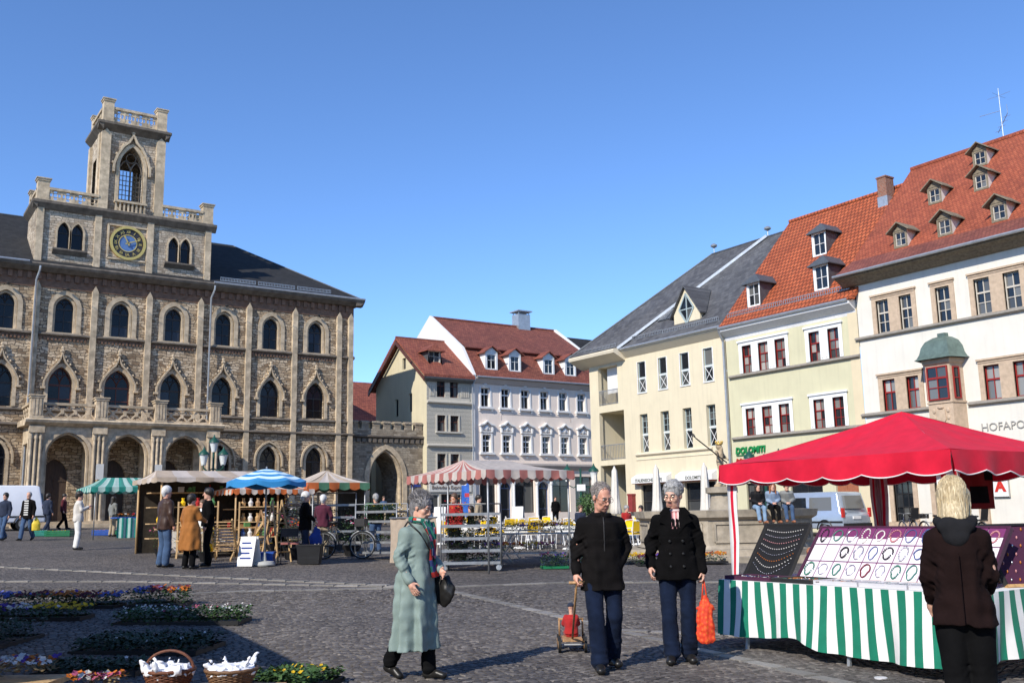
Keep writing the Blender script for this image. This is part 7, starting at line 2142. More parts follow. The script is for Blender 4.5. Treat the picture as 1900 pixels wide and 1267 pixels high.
M_STEEL = plain('galvanised_steel', (0.30, 0.31, 0.32), .45, .2, 10, metal=.6); M_PINE = wood('pine_wood', (0.55, 0.36, 0.17)); M_GREENPL = plain('green_plastic', (0.01, 0.15, 0.06), .45, .15); M_BLUEPL = plain('blue_plastic', (0.02, 0.08, 0.35), .45, .15)
M_BLKPL = plain('black_plastic', (0.015, 0.015, 0.016), .5, .2); M_YELLOW = cloth('yellow_cushion', (0.80, 0.50, 0.01), .85, .06); M_WMET = plain('white_enamel', (0.78, 0.78, 0.77), .4, .04)
M_LEAF = plain('leaf_green', (0.045, 0.09, 0.024), .6, .5, 30, objvar=.2); M_LEAF2 = plain('dark_leaf_green', (0.02, 0.04, 0.016), .6, .5, 30)
FLOW = {'yellow': plain('yellow_petals', (0.51, 0.326, 0.0068), .7, .15), 'violet': plain('violet_petals', (0.068, 0.034, 0.224), .7, .25), 'blue': plain('blue_petals', (0.0952, 0.116, 0.374), .7, .2), 'maroon': plain('maroon_petals', (0.0952, 0.00816, 0.0204), .7, .3),
        'white': plain('white_petals', (0.49, 0.476, 0.462), .7, .06), 'orange': plain('orange_petals', (0.422, 0.116, 0.0102), .7, .15), 'pink': plain('pink_petals', (0.34, 0.068, 0.136), .7, .2), 'red': plain('red_petals', (0.286, 0.0102, 0.0136), .7, .2)}

def stall_roof(parent, x0, x1, y0, y1, ze, zt, mats, per=.22, val=.2, ridge='x', inset=None, scal=.05, valm=None, alt=None):
    """hipped cloth roof with a ridge, striped down the slopes, and a scalloped valance on each side"""
    cx_, cy_ = (x0 + x1) / 2, (y0 + y1) / 2
    ins = inset if inset is not None else (min(x1 - x0, y1 - y0) / 2)
    if ridge == 'x': ra, rb = (x0 + ins, cy_, zt), (x1 - ins, cy_, zt)
    else: ra, rb = (cx_, y0 + ins, zt), (cx_, y1 - ins, zt)
    c = [(x0, y0), (x1, y0), (x1, y1), (x0, y1)]
    tops = {0: (ra, rb), 1: (rb, rb), 2: (rb, ra), 3: (ra, ra)} if ridge == 'x' else {0: (ra, ra), 1: (ra, rb), 2: (rb, rb), 3: (rb, ra)}
    for i in range(4):
        a, b = Vector((*c[i], ze)), Vector((*c[(i + 1) % 4], ze))
        ta, tb_ = Vector(tops[i][0]), Vector(tops[i][1])
        L = (b - a).length; ns = max(2, int(round(L / per))); sub = 4
        mb = MB(); rows = []
        for r in range(6):
            t = r / 5
            rows.append([tuple((a * (1 - k / (ns * sub)) + b * (k / (ns * sub))) * (1 - t) + (ta * (1 - k / (ns * sub)) + tb_ * (k / (ns * sub))) * t + Vector((0, 0, -.05 * math.sin(math.pi * t) * (1 + .3 * math.sin(k * 1.3))))) for k in range(ns * sub + 1)])
        fm_ = (alt or {}).get(i, mats); mb.grid(rows, mfun=lambda r, k: (k // sub) % len(fm_)); mb.build('canopy', fm_, parent, smooth='all')
        mb = MB(); out = Vector(((b - a).y, -(b - a).x, 0)).normalized()
        top_, mid, low = [], [], []
        for k in range(ns * sub + 1):
            p_ = a + (b - a) * (k / (ns * sub)); wv = .02 * math.sin(k * .9) + .015 * math.sin(k * .37 + i)
            top_.append(tuple(p_ + out * .004)); mid.append(tuple(p_ + out * (.01 + wv * .5) - Vector((0, 0, val * .6)))); low.append(tuple(p_ + out * (.012 + wv) - Vector((0, 0, val - scal + scal * abs(math.sin(math.pi * k / sub))))))
        mb.grid([top_, mid, low], mfun=lambda r, k: (k // sub) % len(mats)); mb.build('valance', valm or mats, parent, smooth='all')

def posts(parent, pts, z, r=.022, mat=None):
    for x, y in pts:
        mb = MB(); mb.tube([(x, y, 0), (x, y, z)], r, 8); mb.build('post', mat or M_STEEL, parent, smooth='all')

def flower_mass(parent, L, Wd, h, cols, n_leaf, n_fl, seed, z0=0.0, leafm=None, fs=.03, patch=True):
    r7 = random.Random(seed)
    mb = MB()
    for i in range(n_leaf):
        x, y, z = r7.uniform(-L / 2, L / 2), r7.uniform(-Wd / 2, Wd / 2), z0 + h * r7.random() ** .7
        a, t_, s = r7.uniform(0, 6.28), r7.uniform(-.5, .9), r7.uniform(.02, .045)
        d = Vector((math.cos(a), math.sin(a), t_)).normalized(); e = Vector((-math.sin(a), math.cos(a), r7.uniform(-.4, .4))) * .5
        p_ = Vector((x, y, z))
        mb.face([p_, p_ + (d * .5 + e) * s, p_ + d * s * 1.3, p_ + (d * .5 - e) * s])
    o = mb.build('foliage', leafm or M_LEAF, parent, fix=False); o['kind'] = 'stuff'
    ms = [FLOW[c] for c in cols]; mb = MB()
    for i in range(n_fl):
        x, y = r7.uniform(-L / 2, L / 2), r7.uniform(-Wd / 2, Wd / 2)
        k = int((x / L + .5) * len(cols) * .999) if patch else r7.randrange(len(cols))
        if patch and r7.random() < .22: k = r7.randrange(len(cols))
        z = z0 + h * r7.uniform(.85, 1.2); s = fs * r7.uniform(.7, 1.2); tx, ty = r7.uniform(-.8, .8), r7.uniform(-1.0, .3)
        nrm = Vector((tx, ty, 1)).normalized(); u = nrm.cross(Vector((0, 1, 0))).normalized(); w_ = nrm.cross(u)
        c0 = Vector((x, y, z)); ph = r7.uniform(0, 6)
        pts = [c0 + (u * math.cos(ph + q * math.pi / 5) + w_ * math.sin(ph + q * math.pi / 5)) * s * (1 if q % 2 == 0 else .72) for q in range(10)]
        cc = c0 - nrm * s * .25
        for q in range(0, 10, 2): mb.face([cc, pts[q - 1], pts[q], pts[q + 1]], k)
    o2 = mb.build('blossoms', ms, parent, fix=False); o2['kind'] = 'stuff'
    return o, o2

def flower_tray(label, loc, rz, L, Wd, cols, seed, h=.13, crate=None, nl=None, nf=None, group='flower trays set out on the ground', fs=.03, leafm=None, up=0.0):
    t_ = thing('flower_tray', label, 'flower tray', loc, rz, group)
    t_.location.z += up
    mb = MB(); cm_ = crate or M_BLKPL
    mb.box(-L / 2, L / 2, -Wd / 2, Wd / 2, 0, .02)
    for a in (-1, 1): mb.box(-L / 2, L / 2, a * Wd / 2 - .008, a * Wd / 2 + .008, 0, .05); mb.box(a * L / 2 - .008, a * L / 2 + .008, -Wd / 2, Wd / 2, 0, .046)
    mb.build('tray', cm_, t_)
    flower_mass(t_, L * 1.02, Wd * 1.05, h, cols, nl or int(1500 * L * Wd), nf or int(330 * L * Wd), seed, .02, leafm, fs)
    return t_
def along(a, b): return math.atan2(b[1] - a[1], b[0] - a[0])

# ---- flower trays on the ground in front, left
RF = -PSI
flower_tray('tray of violet and maroon pansies, the far left one', pos(-7.05, 14.05), RF, 1.55, .55, ['violet', 'blue', 'maroon', 'orange'], 1, .17, nl=1700, nf=300)
flower_tray('tray of orange and blue pansies between the far left tray and the tall one', pos(-6.0, 14.15), RF, .75, .5, ['orange', 'maroon', 'blue'], 2, .17, nl=900, nf=170)
flower_tray('tall tray of dark red and blue pansies ending the far row', pos(-5.15, 14.4), RF + .05, .8, .55, ['blue', 'maroon', 'orange'], 3, .22, nl=1000, nf=170)
flower_tray('tray of yellow and white pansies behind the bare paving', pos(-6.1, 12.75), RF, 1.25, .45, ['violet', 'white', 'yellow', 'yellow'], 4, .15, nl=1200, nf=240)
flower_tray('long leafy tray of small white daisies crossing the shadow edge', pos(-4.15, 12.45), RF - .02, 1.55, .55, ['white', 'white', 'pink', 'white'], 5, .17, nl=2600, nf=150, fs=.016)
flower_tray('dark green plant tray behind the two baskets', pos(-3.75, 10.25), RF - .1, 1.3, .75, ['white'], 6, .14, nl=2600, nf=8, fs=.018, leafm=M_LEAF2)
flower_tray('dark green plant tray at the left edge of the picture', pos(-5.6, 10.6), RF, .7, 1.1, ['white'], 7, .2, nl=1700, nf=6, fs=.018, leafm=M_LEAF2)
flower_tray('green tray with yellow primroses right of the baskets', pos(-1.85, 8.45), RF - .5, .6, .5, ['yellow'], 8, .1, nl=1400, nf=22, fs=.022)
flower_tray('low dark green tray between the dried flowers and the baskets', pos(-3.75, 8.9), RF, .9, .4, ['white'], 9, .1, nl=1200, nf=3, fs=.018, leafm=M_LEAF2)

dc_ = thing('drain_cover', 'small pale round cover set in the paving below the striped cloth', 'drain cover', at(7.5, 5.5)); mb = MB(); mb.lathe([(.055, 0), (.055, .012), (.045, .014), (.0, .014)], n=16); mb.build('lid', M_TRAY, dc_)
# ---- bench with two baskets and dried flowers
bn_p = pos(-2.4, 7.6)
bn = thing('plank_bench', 'low plank bench carrying two wicker baskets', 'bench', bn_p, RF)
mb = MB(); mb.box(-.62, .62, -.2, .2, .09, .125); mb.build('plank', M_BEECH, bn)
for x in (-.5, .5): mb = MB(); mb.box(x - .02, x + .02, -.16, .16, 0, .09); mb.build('leg', M_BEECH, bn)
M_WICK = plain('wicker', (0.13, 0.045, 0.022), .55, .35, 25, .3, 80); M_WICK2 = plain('brown_wicker', (0.15, 0.08, 0.04), .55, .35, 25, .3, 80); M_FOIL = plain('white_plastic_film', (0.78, 0.78, 0.80), .22, .05, spec=.6)
def basket(label, loc, r0, r1, h, mat, handle, seed):
    b = thing('wicker_basket', label, 'basket', loc, RF)
    n = 28
    mb = MB(); mb.lathe([(.01, .004), (r0, .004), (r0, .02)], n=n, cap=False); mb.build('bottom', mat, b)
    for k in range(n):
        a = 2 * math.pi * k / n; mb = MB()
    mb = MB()
    for k in range(n): a = 2 * math.pi * k / n; mb.tube([(r0 * math.cos(a), r0 * math.sin(a), 0), ((r0 * .4 + r1 * .6) * math.cos(a), (r0 * .4 + r1 * .6) * math.sin(a), h * .55), (r1 * math.cos(a), r1 * math.sin(a), h)], .006, 5)
    mb.build('stakes', mat, b, smooth='all')
    rows_ = 13
    for i in range(rows_):
        z = h * (i + .5) / rows_; rr_ = r0 + (r1 - r0) * (z / h) ** .8
        mb = MB(); mb.tube([((rr_ + .006 * (1 if (k + i) % 2 else -1)) * math.cos(2 * math.pi * k / n), (rr_ + .006 * (1 if (k + i) % 2 else -1)) * math.sin(2 * math.pi * k / n), z) for k in range(n + 1)], h / rows_ * .5, 5, cap=False); mb.build('weave_row', mat, b, smooth='all')
    mb = MB(); mb.tube([(r1 * math.cos(2 * math.pi * k / n), r1 * math.sin(2 * math.pi * k / n), h + .004 * (k % 2)) for k in range(n + 1)], .014, 6, cap=False); mb.build('rim', mat, b, smooth='all')
    if handle: mb = MB(); mb.tube([(r1 * math.cos(a) * .98, .0, h + r1 * .75 * math.sin(a)) for a in np.linspace(0, math.pi, 17)], .011, 6); mb.build('handle', mat, b, smooth='all')
    v = Vol((-r1 * 1.5, -r1 * 1.5, h * .4), (r1 * 1.5, r1 * 1.5, h + .2), .011); r8 = random.Random(seed)
    v.ell((0, 0, h * .9), (r1 * .97, r1 * .97, h * .42), .02)
    for i in range(16):
        a = r8.uniform(0, 6.28); q = r8.uniform(.2, 1.0) * r1; p0 = np.array([q * math.cos(a), q * math.sin(a), h * r8.uniform(.95, 1.15)])
        v.cap(p0, p0 + np.array([math.cos(a) * .05, math.sin(a) * .05, r8.uniform(.01, .09)]), .028, .005, .012)
    v.crease(.007, 42, seed); v.crease(.004, 80, seed + 1); obj('film_lining', v.mesh('film_lining', M_FOIL), b)
    return b
bp = pos(-2.62, 7.6); basket('round wicker basket with tall handle and white film lining', (bp.x, bp.y, bp.z + .127), .13, .185, .13, M_WICK, True, 3)
bp = pos(-2.16, 7.63); basket('open brown wicker basket lined with white film, right of the handled one', (bp.x, bp.y, bp.z + .127), .125, .19, .13, M_WICK2, False, 8)
df = thing('dried_flower_bundle', 'bundle of dried flowers and seed heads in the lower left corner', 'flowers', pos(-4.0, 7.85), RF)
flower_mass(df, .75, .35, .1, ['white', 'orange', 'white', 'violet'], 300, 150, 31, .18, plain('dry_straw', (0.22, 0.16, 0.08), .8, .4, 30), .028, False)
mb = MB(); mb.box(-.45, .45, -.2, .2, .1, .14); mb.bar((-.6, .1, .36), (-.1, .22, .2), .1, .02); mb.box(-.4, -.36, -.18, .18, 0, .1); mb.box(.36, .4, -.18, .18, 0, .1); mb.build('board', M_PINE, df)
df = thing('dried_flower_bundle', 'small orange and white dried flower bundle left of the baskets', 'flowers', pos(-3.2, 7.7), RF)
flower_mass(df, .4, .22, .08, ['orange', 'white', 'pink'], 120, 70, 32, .12, bpy.data.materials['dry_straw'], .026, False)
mb = MB(); mb.box(-.22, .22, -.13, .13, 0, .12); mb.build('box', M_BEECH, df)

# ---- stall outside the picture to the left whose awning shades the trays
sh = thing('market_stall', 'stall left of the picture whose awning shades the flower trays', 'market stall', (.95, 14.5, gz(0, 11)), R(-6.05))
stall_roof(sh, -2.35, 0, -7.5, 0, 2.6, 2.9, [M_TANST], .6, .2, 'y')
posts(sh, [(-2.2, -7.3), (-2.2, -3.7), (-2.2, -.2), (-.6, -.2), (-.6, -7.3)], 2.6)
mb = MB(); mb.box(-2.1, -1.3, -5.5, -.4, .75, .8); mb.build('counter', M_PINE, sh)
mb = MB(); mb.grid([[(-2.25 + .03 * math.sin(k), -6 + k * .3, z) for k in range(20)] for z in (.0, 1.2, 2.55)]); mb.build('added_back_sheet', M_TANST, sh, smooth='all')  # unseen sheet added to block sky light and deepen the shade
mb = MB(); mb.grid([[(-2.2 + k * .2, -.12, z) for k in range(9)] for z in (.0, 1.2, 2.55)]); mb.build('side_sheet', M_TANST, sh)  # second unseen sheet, also added to keep sky light off the trays

# ---- flower stall with the red and white awning
fs_ = thing('flower_stall', 'flower stall with red and white striped awning in the middle of the square', 'market stall', (12.2, 18.9, gz(12.2, 18.9)))
stall_roof(fs_, -1.3, 1.0, -1.75, 1.75, 2.12, 2.42, [M_REDST, M_CREAMST], .2, .2, 'x', .5, alt={0: [M_TANST2]})
posts(fs_, [(-1.2, -1.65), (-1.2, 1.65), (.9, -1.65), (.9, 1.65), (-1.2, 0)], 2.12)
mb = MB(); rows = [[(-1.28 + .02 * math.sin(k * 1.3 + z * 3) + .03 * math.sin(k * .5), .38 + k * .12, z) for k in range(20)] for z in np.linspace(.1, 1.15, 8)]
mb.grid(rows); mb.build('side_sheet', M_TANST, fs_, smooth='all')
mb = MB(); mb.tube([(-1.28, .36, 1.16), (-1.28, 2.68, 1.16)], .02, 6); mb.build('side_rail', M_STEEL, fs_)

def trolley(label, loc, rz, L=1.25, Wd=.55, H=1.42, shelves=(.16, .42, .68, .95, 1.2), group='steel plant trolleys'):
    t_ = thing('plant_trolley', label, 'trolley', loc, rz, group)
    for x in (-L / 2, L / 2):
        for y in (-Wd / 2, Wd / 2): mb = MB(); mb.tube([(x, y, .12), (x, y, H)], .018, 6); mb.build('upright', M_STEEL, t_, smooth='all')
    for z in shelves:
        mb = MB(); mb.box(-L / 2, L / 2, -Wd / 2, Wd / 2, z, z + .015); mb.box(-L / 2, L / 2, -Wd / 2 - .006, -Wd / 2 + .012, z - .03, z + .03); mb.box(-L / 2, L / 2, Wd / 2 - .012, Wd / 2 + .006, z - .03, z + .03); mb.build('shelf', M_STEEL, t_)
    mb = MB(); mb.tube([(-L / 2, -Wd / 2, H), (L / 2, -Wd / 2, H)], .014, 6); mb.tube([(-L / 2, Wd / 2, H), (L / 2, Wd / 2, H)], .014, 6); mb.build('top_rail', M_STEEL, t_)
    for x in (-L / 2 + .05, L / 2 - .05):
        for y in (-Wd / 2 + .04, Wd / 2 - .04):
            mb = MB(); mb.tube([(x, y - .018, .06), (x, y + .018, .06)], .06, 14); mb.bar((x, y, .06), (x, y, .14), .02, .05); mb.build('castor', M_ZINC, t_, smooth=True)
    return t_
tr = trolley('steel plant trolley on castors in front of the red and white stall', at(11.42, 18.6, .0), R(-35), 1.3, .6)
for k, (z, cols) in enumerate(((.44, ['violet', 'maroon']), (.70, ['yellow', 'violet']), (.18, ['maroon', 'pink']), (.97, ['yellow', 'orange']))):
    flower_mass(tr, 1.15, .5, .17, cols, 900, 60, 40 + k, z, M_LEAF2, .026)
tr2 = trolley('steel plant trolley behind the woman in green, beside the tan sheet', at(11.6, 23.4, .0), R(-58), 1.25, .55, 1.4)
for k, (z, cols) in enumerate(((.44, ['orange', 'yellow']), (.97, ['white', 'yellow']), (1.22, ['yellow', 'yellow']))): flower_mass(tr2, 1.1, .45, .15, cols, 700, 26, 50 + k, z, M_LEAF, .024)
def trestle(label, loc, rz, L, Wd, H, cols, seed, n=420, nf=110):
    t_ = thing('flower_table', label, 'table', loc, rz, 'trestle tables of potted flowers')
    mb = MB(); mb.box(-L / 2, L / 2, -Wd / 2, Wd / 2, H - .03, H); mb.build('table_top', M_STEEL, t_)
    for x in (-L * .42, L * .42):
        for s in (-1, 1): mb = MB(); mb.bar((x - .25 * s, -Wd * .4, 0), (x + .25 * s, -Wd * .4, H - .03), .025, .025); mb.bar((x - .25 * s, Wd * .4, 0), (x + .25 * s, Wd * .4, H - .03), .025, .025); mb.build('leg', M_STEEL, t_)
    flower_mass(t_, L * .97, Wd * .95, .2, cols, n, nf, seed, H, M_LEAF, .034)
    return t_
trestle('trestle of yellow and violet potted flowers right of the plant trolley', at(14.2, 19.9), R(-34), 2.2, .7, .72, ['yellow', 'violet', 'orange', 'yellow'], 60, 900, 260)
trestle('low trestle of mixed potted flowers beneath the awning', at(13.2, 19.3), R(-34), 1.7, .6, .3, ['violet', 'orange', 'yellow', 'pink'], 61, 700, 200)
trestle('back trestle of yellow flowers near the cafe chairs', at(15.2, 21.3), R(-34), 1.9, .6, .75, ['yellow', 'yellow', 'white'], 62, 600, 200)
flower_tray('green crate of leafy plants at the right end of the flower stall', at(14.05, 18.0), R(-34), .7, .42, ['pink', 'maroon'], 63, .3, M_GREENPL, 700, 40)
flower_tray('second green crate of plants beside the first green crate', at(13.3, 18.1), R(-30), .6, .42, ['pink', 'violet'], 64, .28, M_GREENPL, 600, 30)
flower_tray('pot group of tall yellow blossoms at the end of the flower stall', at(15.1, 18.6), R(-34), .5, .5, ['yellow'], 65, .4, M_TRAY, 300, 120)
flower_tray('bed of yellow and maroon pansies between the man and the pea coat woman', at(16.9, 18.0), R(-34), 2.4, .8, ['yellow', 'maroon', 'yellow', 'orange'], 66, .2, None, 1300, 420)
flower_tray('tray of maroon pansies left of the yellow bed', at(15.9, 17.6), R(-34), .9, .6, ['maroon', 'violet'], 67, .2, None, 600, 140)

# ---- blue striped parasol with its foot
def parasol(label, loc, rad, zt, zrim, mats, base=True, nseg=8, bands=7, val=.13):
    p_ = thing('parasol', label, 'parasol', loc, .2)
    mb = MB(); n = nseg * 6; rows = []
    for r in range(bands * 2 + 1):
        t = r / (bands * 2); row_ = []
        for k in range(n):
            a = 2 * math.pi * k / n; seg = (k % 6) / 6; sag = 1 - .05 * math.sin(math.pi * seg) * t
            row_.append((rad * t * sag * math.cos(a), rad * t * sag * math.sin(a), zt - (zt - zrim) * (t ** 1.35) - .05 * math.sin(math.pi * seg) * t * t))
        rows.append(row_)
    mb.grid(rows, closed=True, mfun=lambda i, j: (i // 2) % 2); mb.build('canopy', mats, p_, smooth='all')
    low = [(x * 1.005, y * 1.005, z - val * (.85 + .15 * math.sin(k * .8))) for k, (x, y, z) in enumerate(rows[-1])]
    mb = MB(); mb.grid([rows[-1], low], closed=True); mb.build('valance', mats[0], p_, smooth='all')
    mb = MB(); mb.tube([(0, 0, 0), (0, 0, zt + .05)], .022, 8); mb.build('pole', M_STEEL, p_, smooth='all')
    for k in range(nseg):
        a = 2 * math.pi * k / nseg; mb = MB(); mb.tube([(0, 0, zt - .03), (rad * .5 * math.cos(a), rad * .5 * math.sin(a), zt - .03 - (zt - zrim) * .4), (rad * .97 * math.cos(a), rad * .97 * math.sin(a), zrim - .02)], .008, 4); mb.build('rib', M_STEEL, p_)
    if base: mb = MB(); mb.lathe([(.24, 0), (.25, .03), (.22, .09), (.05, .11), (.03, .3)], n=20); mb.build('foot', plain('pale_concrete', (0.42, 0.42, 0.4), .8), p_, smooth=True)
    return p_
parasol('blue and white ringed parasol on a concrete foot', at(8.05, 22.27), .93, 2.22, 1.93, [M_BLUEST, M_LBLUEST])

# ---- stalls in front of the town hall
s1 = thing('market_stall', 'small stall with teal and mint striped awning near the white van', 'market stall', (9.4, 40.4, gz(9.4, 40.4)))
stall_roof(s1, -2.0, 1.2, -1.3, 1.5, 1.95, 2.35, [M_TEALST, M_MINTST], .24, .2, 'x', .7); posts(s1, [(-1.8, -1.1), (1.0, -1.1), (-1.8, 1.3), (1.0, 1.3)], 1.95)
mb = MB(); mb.box(-1.0, 1.3, -1.2, .0, .78, .83); mb.build('counter', M_BLUEPL, s1); 
mb = MB(); mb.grid([[(-1.0 + k * .04, -1.22 + .03 * math.sin(k * .9), z) for k in range(20)] for z in (.05, .4, .8)], mfun=lambda i, j: (j // 2) % 2); mb.build('counter_cloth', [M_TEALST, M_MINTST], s1)
for o in flower_mass(s1, 2.0, .9, .1, ['orange', 'red', 'yellow', 'white'], 100, 160, 70, .84, M_LEAF, .05): o.location = (.1, -.6, 0)
def crate(label, loc, rz, mat, cols, seed, L=.6, Wd=.4, H=.22, group='crates on the ground by the teal stall'):
    c = thing('produce_crate', label, 'crate', loc, rz, group)
    mb = MB(); mb.box(-L / 2, L / 2, -Wd / 2, Wd / 2, 0, .02); mb.build('base', mat, c)
    for a in (-1, 1):
        for z in (.03, .1, .17):
            mb = MB(); mb.box(-L / 2, L / 2, a * Wd / 2 - .01, a * Wd / 2 + .01, z, z + .055); mb.build('slat', mat, c)
            mb = MB(); mb.box(a * L / 2 - .01, a * L / 2 + .01, -Wd / 2 + .01, Wd / 2 - .01, z, z + .055); mb.build('slat', mat, c)
    flower_mass(c, L * .9, Wd * .9, .06, cols, 60, 50, seed, .14, M_LEAF, .05, False)
    return c
crate('green crate nearest the woman in white trousers', at(7.2, 44.0), -.5, M_GREENPL, ['white', 'yellow'], 71, 1.0, .5)
crate('blue crate of vegetables beside the teal stall', at(9.0, 44.2), -.5, M_BLUEPL, ['white', 'orange'], 72, .9, .5); crate('dark green crate with yellow fruit below the teal awning', at(9.6, 43.0), -.5, M_GREENPL, ['yellow', 'orange'], 73, 1.0, .5)
crate('mint striped crate at the left of the crate row', at(6.6, 44.6), -.5, M_TEALST, ['white'], 74, .6, .4)

s2 = thing('market_stall', 'long wooden goods stall with tan roof behind the leather jacket man', 'market stall', (8.4, 27.9, gz(8.4, 27.9)))
stall_roof(s2, -1.75, 1.75, -1.3, 1.4, 2.08, 2.32, [M_TANST, M_CREAMST], .5, .14, 'x', .3, .03); posts(s2, [(-1.6, -1.2), (1.6, -1.2), (-1.6, 1.3), (1.6, 1.3)], 2.08, .03, M_PINE)
for z in (.45, .85, 1.3, 1.7):
    mb = MB(); mb.box(-1.5, 1.5, .3, .8, z, z + .03); mb.build('shelf', M_PINE, s2)
mb = MB(); mb.box(-1.55, 1.55, -1.1, -.4, .7, .74); mb.build('counter', M_PINE, s2); mb = MB(); mb.box(-1.5, 1.5, -1.08, -1.05, .1, .7); mb.build('counter_front', M_WHITEC, s2)
r9 = random.Random(44)
WARES = [M_PINE, M_BEECH, M_OAKF, M_REDC, plain('ware_white', (0.6, 0.58, 0.55)), plain('ware_green', (0.08, 0.22, 0.08)), plain('ware_blue', (0.06, 0.12, 0.3)), M_YELLOW]
wares = []
for i in range(46):
    x, yy, z = r9.choice([(r9.uniform(-1.4, 1.4), r9.uniform(.38, .7), r9.choice((.48, .88, 1.33, 1.73))), (r9.uniform(-1.45, 1.45), r9.uniform(-1.0, -.5), .74)])
    mb = MB(); h_ = r9.uniform(.08, .26); rr_ = r9.uniform(.03, .09); k = r9.random()
    if k < .4: mb.lathe([(rr_ * .7, 0), (rr_, h_ * .4), (rr_ * .5, h_ * .8), (rr_ * .6, h_)], (0, 0, 0), 10)
    elif k < .7: mb.box(-rr_, rr_, -rr_ * .8, rr_ * .8, 0, h_ * .7); mb.box(-rr_ * 1.08, rr_ * 1.08, -rr_ * .88, rr_ * .88, h_ * .7, h_ * .8)
    else: mb.lathe([(rr_ * .9, 0), (rr_ * 1.3, h_ * .35), (rr_ * 1.35, h_ * .4)], n=12); mb.ball((0, 0, h_ * .45), rr_ * .8, 8, 5)
    wm_ = r9.choice(WARES)
    o = mb.build('turned_ware', wm_, None, (s2.location.x + x, s2.location.y + yy, s2.location.z + z + .004), smooth=True)
    wares.append((round(z, 2), x, 'jar' if k < .4 else ('box' if k < .7 else 'bowl'), wm_.name.replace('ware_', '').split('_')[0], o))
for zz in sorted(set(q[0] for q in wares)):
    for i, (z, x, kd, cn, o) in enumerate(sorted([q for q in wares if q[0] == zz], key=lambda q: q[1])):
        tag(o, '%s wooden goods stall %s, %s from the left %s' % (cn, kd, ORD[i] if i < 12 else 'number %d' % (i + 1), {.48: 'on the bottom shelf', .88: 'on the second shelf', 1.33: 'on the third shelf', 1.73: 'on the top shelf'}.get(zz, 'on the front counter')), 'ware', 'wares of the wooden goods stall')
M_SHADESH = cloth('dark_stall_sheet', (0.035, 0.028, 0.02), .9, .3)  # added dark sheets; the shade inside the stalls put into their colour
mb = MB(); mb.grid([[(-1.6 + k * .16, 1.32 + .03 * math.sin(k * 1.1), z) for k in range(21)] for z in (.05, 1.0, 2.06)]); mb.build('added_back_sheet', M_SHADESH, s2, smooth='all')
s2b = thing('market_stall', 'low stall awning with orange and cream stripes beside the tan roof', 'market stall', (9.9, 26.9, gz(9.9, 26.9)))
stall_roof(s2b, -1.4, .9, -.9, 1.2, 1.78, 2.0, [M_ORST, M_CREAMST], .16, .15, 'x', .4); posts(s2b, [(-1.3, -.8), (.8, -.8), (-1.3, 1.1), (.8, 1.1)], 1.8, .025, M_PINE)
mb = MB(); mb.box(-1.2, .8, -.6, .2, .7, .74); mb.build('counter', M_PINE, s2b)
for z in (.95, 1.25): mb = MB(); mb.box(-1.2, .8, .3, .6, z, z + .03); mb.build('shelf', M_PINE, s2b)
mb = MB(); mb.grid([[(-1.3 + k * .15, 1.12 + .03 * math.sin(k * 1.2), z) for k in range(15)] for z in (.05, 1.0, 1.78)]); mb.build('added_back_sheet', M_SHADESH, s2b, smooth='all')
s3 = thing('market_stall', 'stall with tan roof and orange and green scalloped edge, racks beneath', 'market stall', (11.6, 27.2, gz(11.6, 27.2)))
stall_roof(s3, -.95, .95, -1.1, 1.1, 1.98, 2.36, [M_TANST, M_CREAMST], .3, .22, 'y', .9, .05, [M_ORST, M_GRST]); posts(s3, [(-.85, -1.0), (.85, -1.0), (-.85, 1.0), (.85, 1.0)], 1.98)
mb = MB(); mb.grid([[(.86, -1.0 + k * .14, z) for k in range(15)] for z in (.3, 1.0, 1.96)]); mb.build('side_sheet', M_SHADESH, s3)  # added sheet, coloured dark for the shade beneath this roof
for i, (x, y) in enumerate(((-1.0, -.6), (-.9, .6), (.2, -.5))):
    t_ = trolley(('steel rack under the orange edged stall, nearest the parasol', 'steel rack under the orange edged stall, behind the maroon jacket', 'steel rack at the right of the orange edged stall')[i], at(11.6 + x, 27.2 + y), R(-50 + 12 * i), 1.1, .5, 1.7, (.2, .6, 1.0, 1.35))
    for z in (.22, .62, 1.02): flower_mass(t_, 1.0, .4, .2, ['yellow', 'white'], 420, 16, 80 + i, z, M_LEAF2)

# ---- wooden goods, chairs and oddments by the parasol
def deck_chair(label, loc, rz):
    c = thing('wooden_lounger', label, 'chair', loc, rz)
    for s in (-.28, .28):
        mb = MB(); mb.bar((s, -.35, 0), (s, .55, 1.0), .035, .06); mb.build('back_rail', M_PINE, c); mb = MB(); mb.bar((s * .9, .45, 0), (s * .9, -.5, .42), .035, .06); mb.build('leg_rail', M_PINE, c)
    for k in range(9): t = .3 + k * .075; mb = MB(); mb.box(-.3, .3, -.35 + .9 * t - .02, -.35 + .9 * t + .02, t * 1.0 + .03, t * 1.0 + .055); mb.build('slat', M_PINE, c)
    for k in range(5): t = .45 + k * .11; mb = MB(); mb.box(-.27, .27, .45 - .95 * t - .03, .45 - .95 * t + .03, .42 * t + .03, .42 * t + .05); mb.build('slat', M_PINE, c)
    return c
deck_chair('slatted wooden lounger left of the parasol pole', at(7.95, 24.9), R(150)); deck_chair('second slatted lounger behind the parasol', at(8.95, 25.3), R(205))
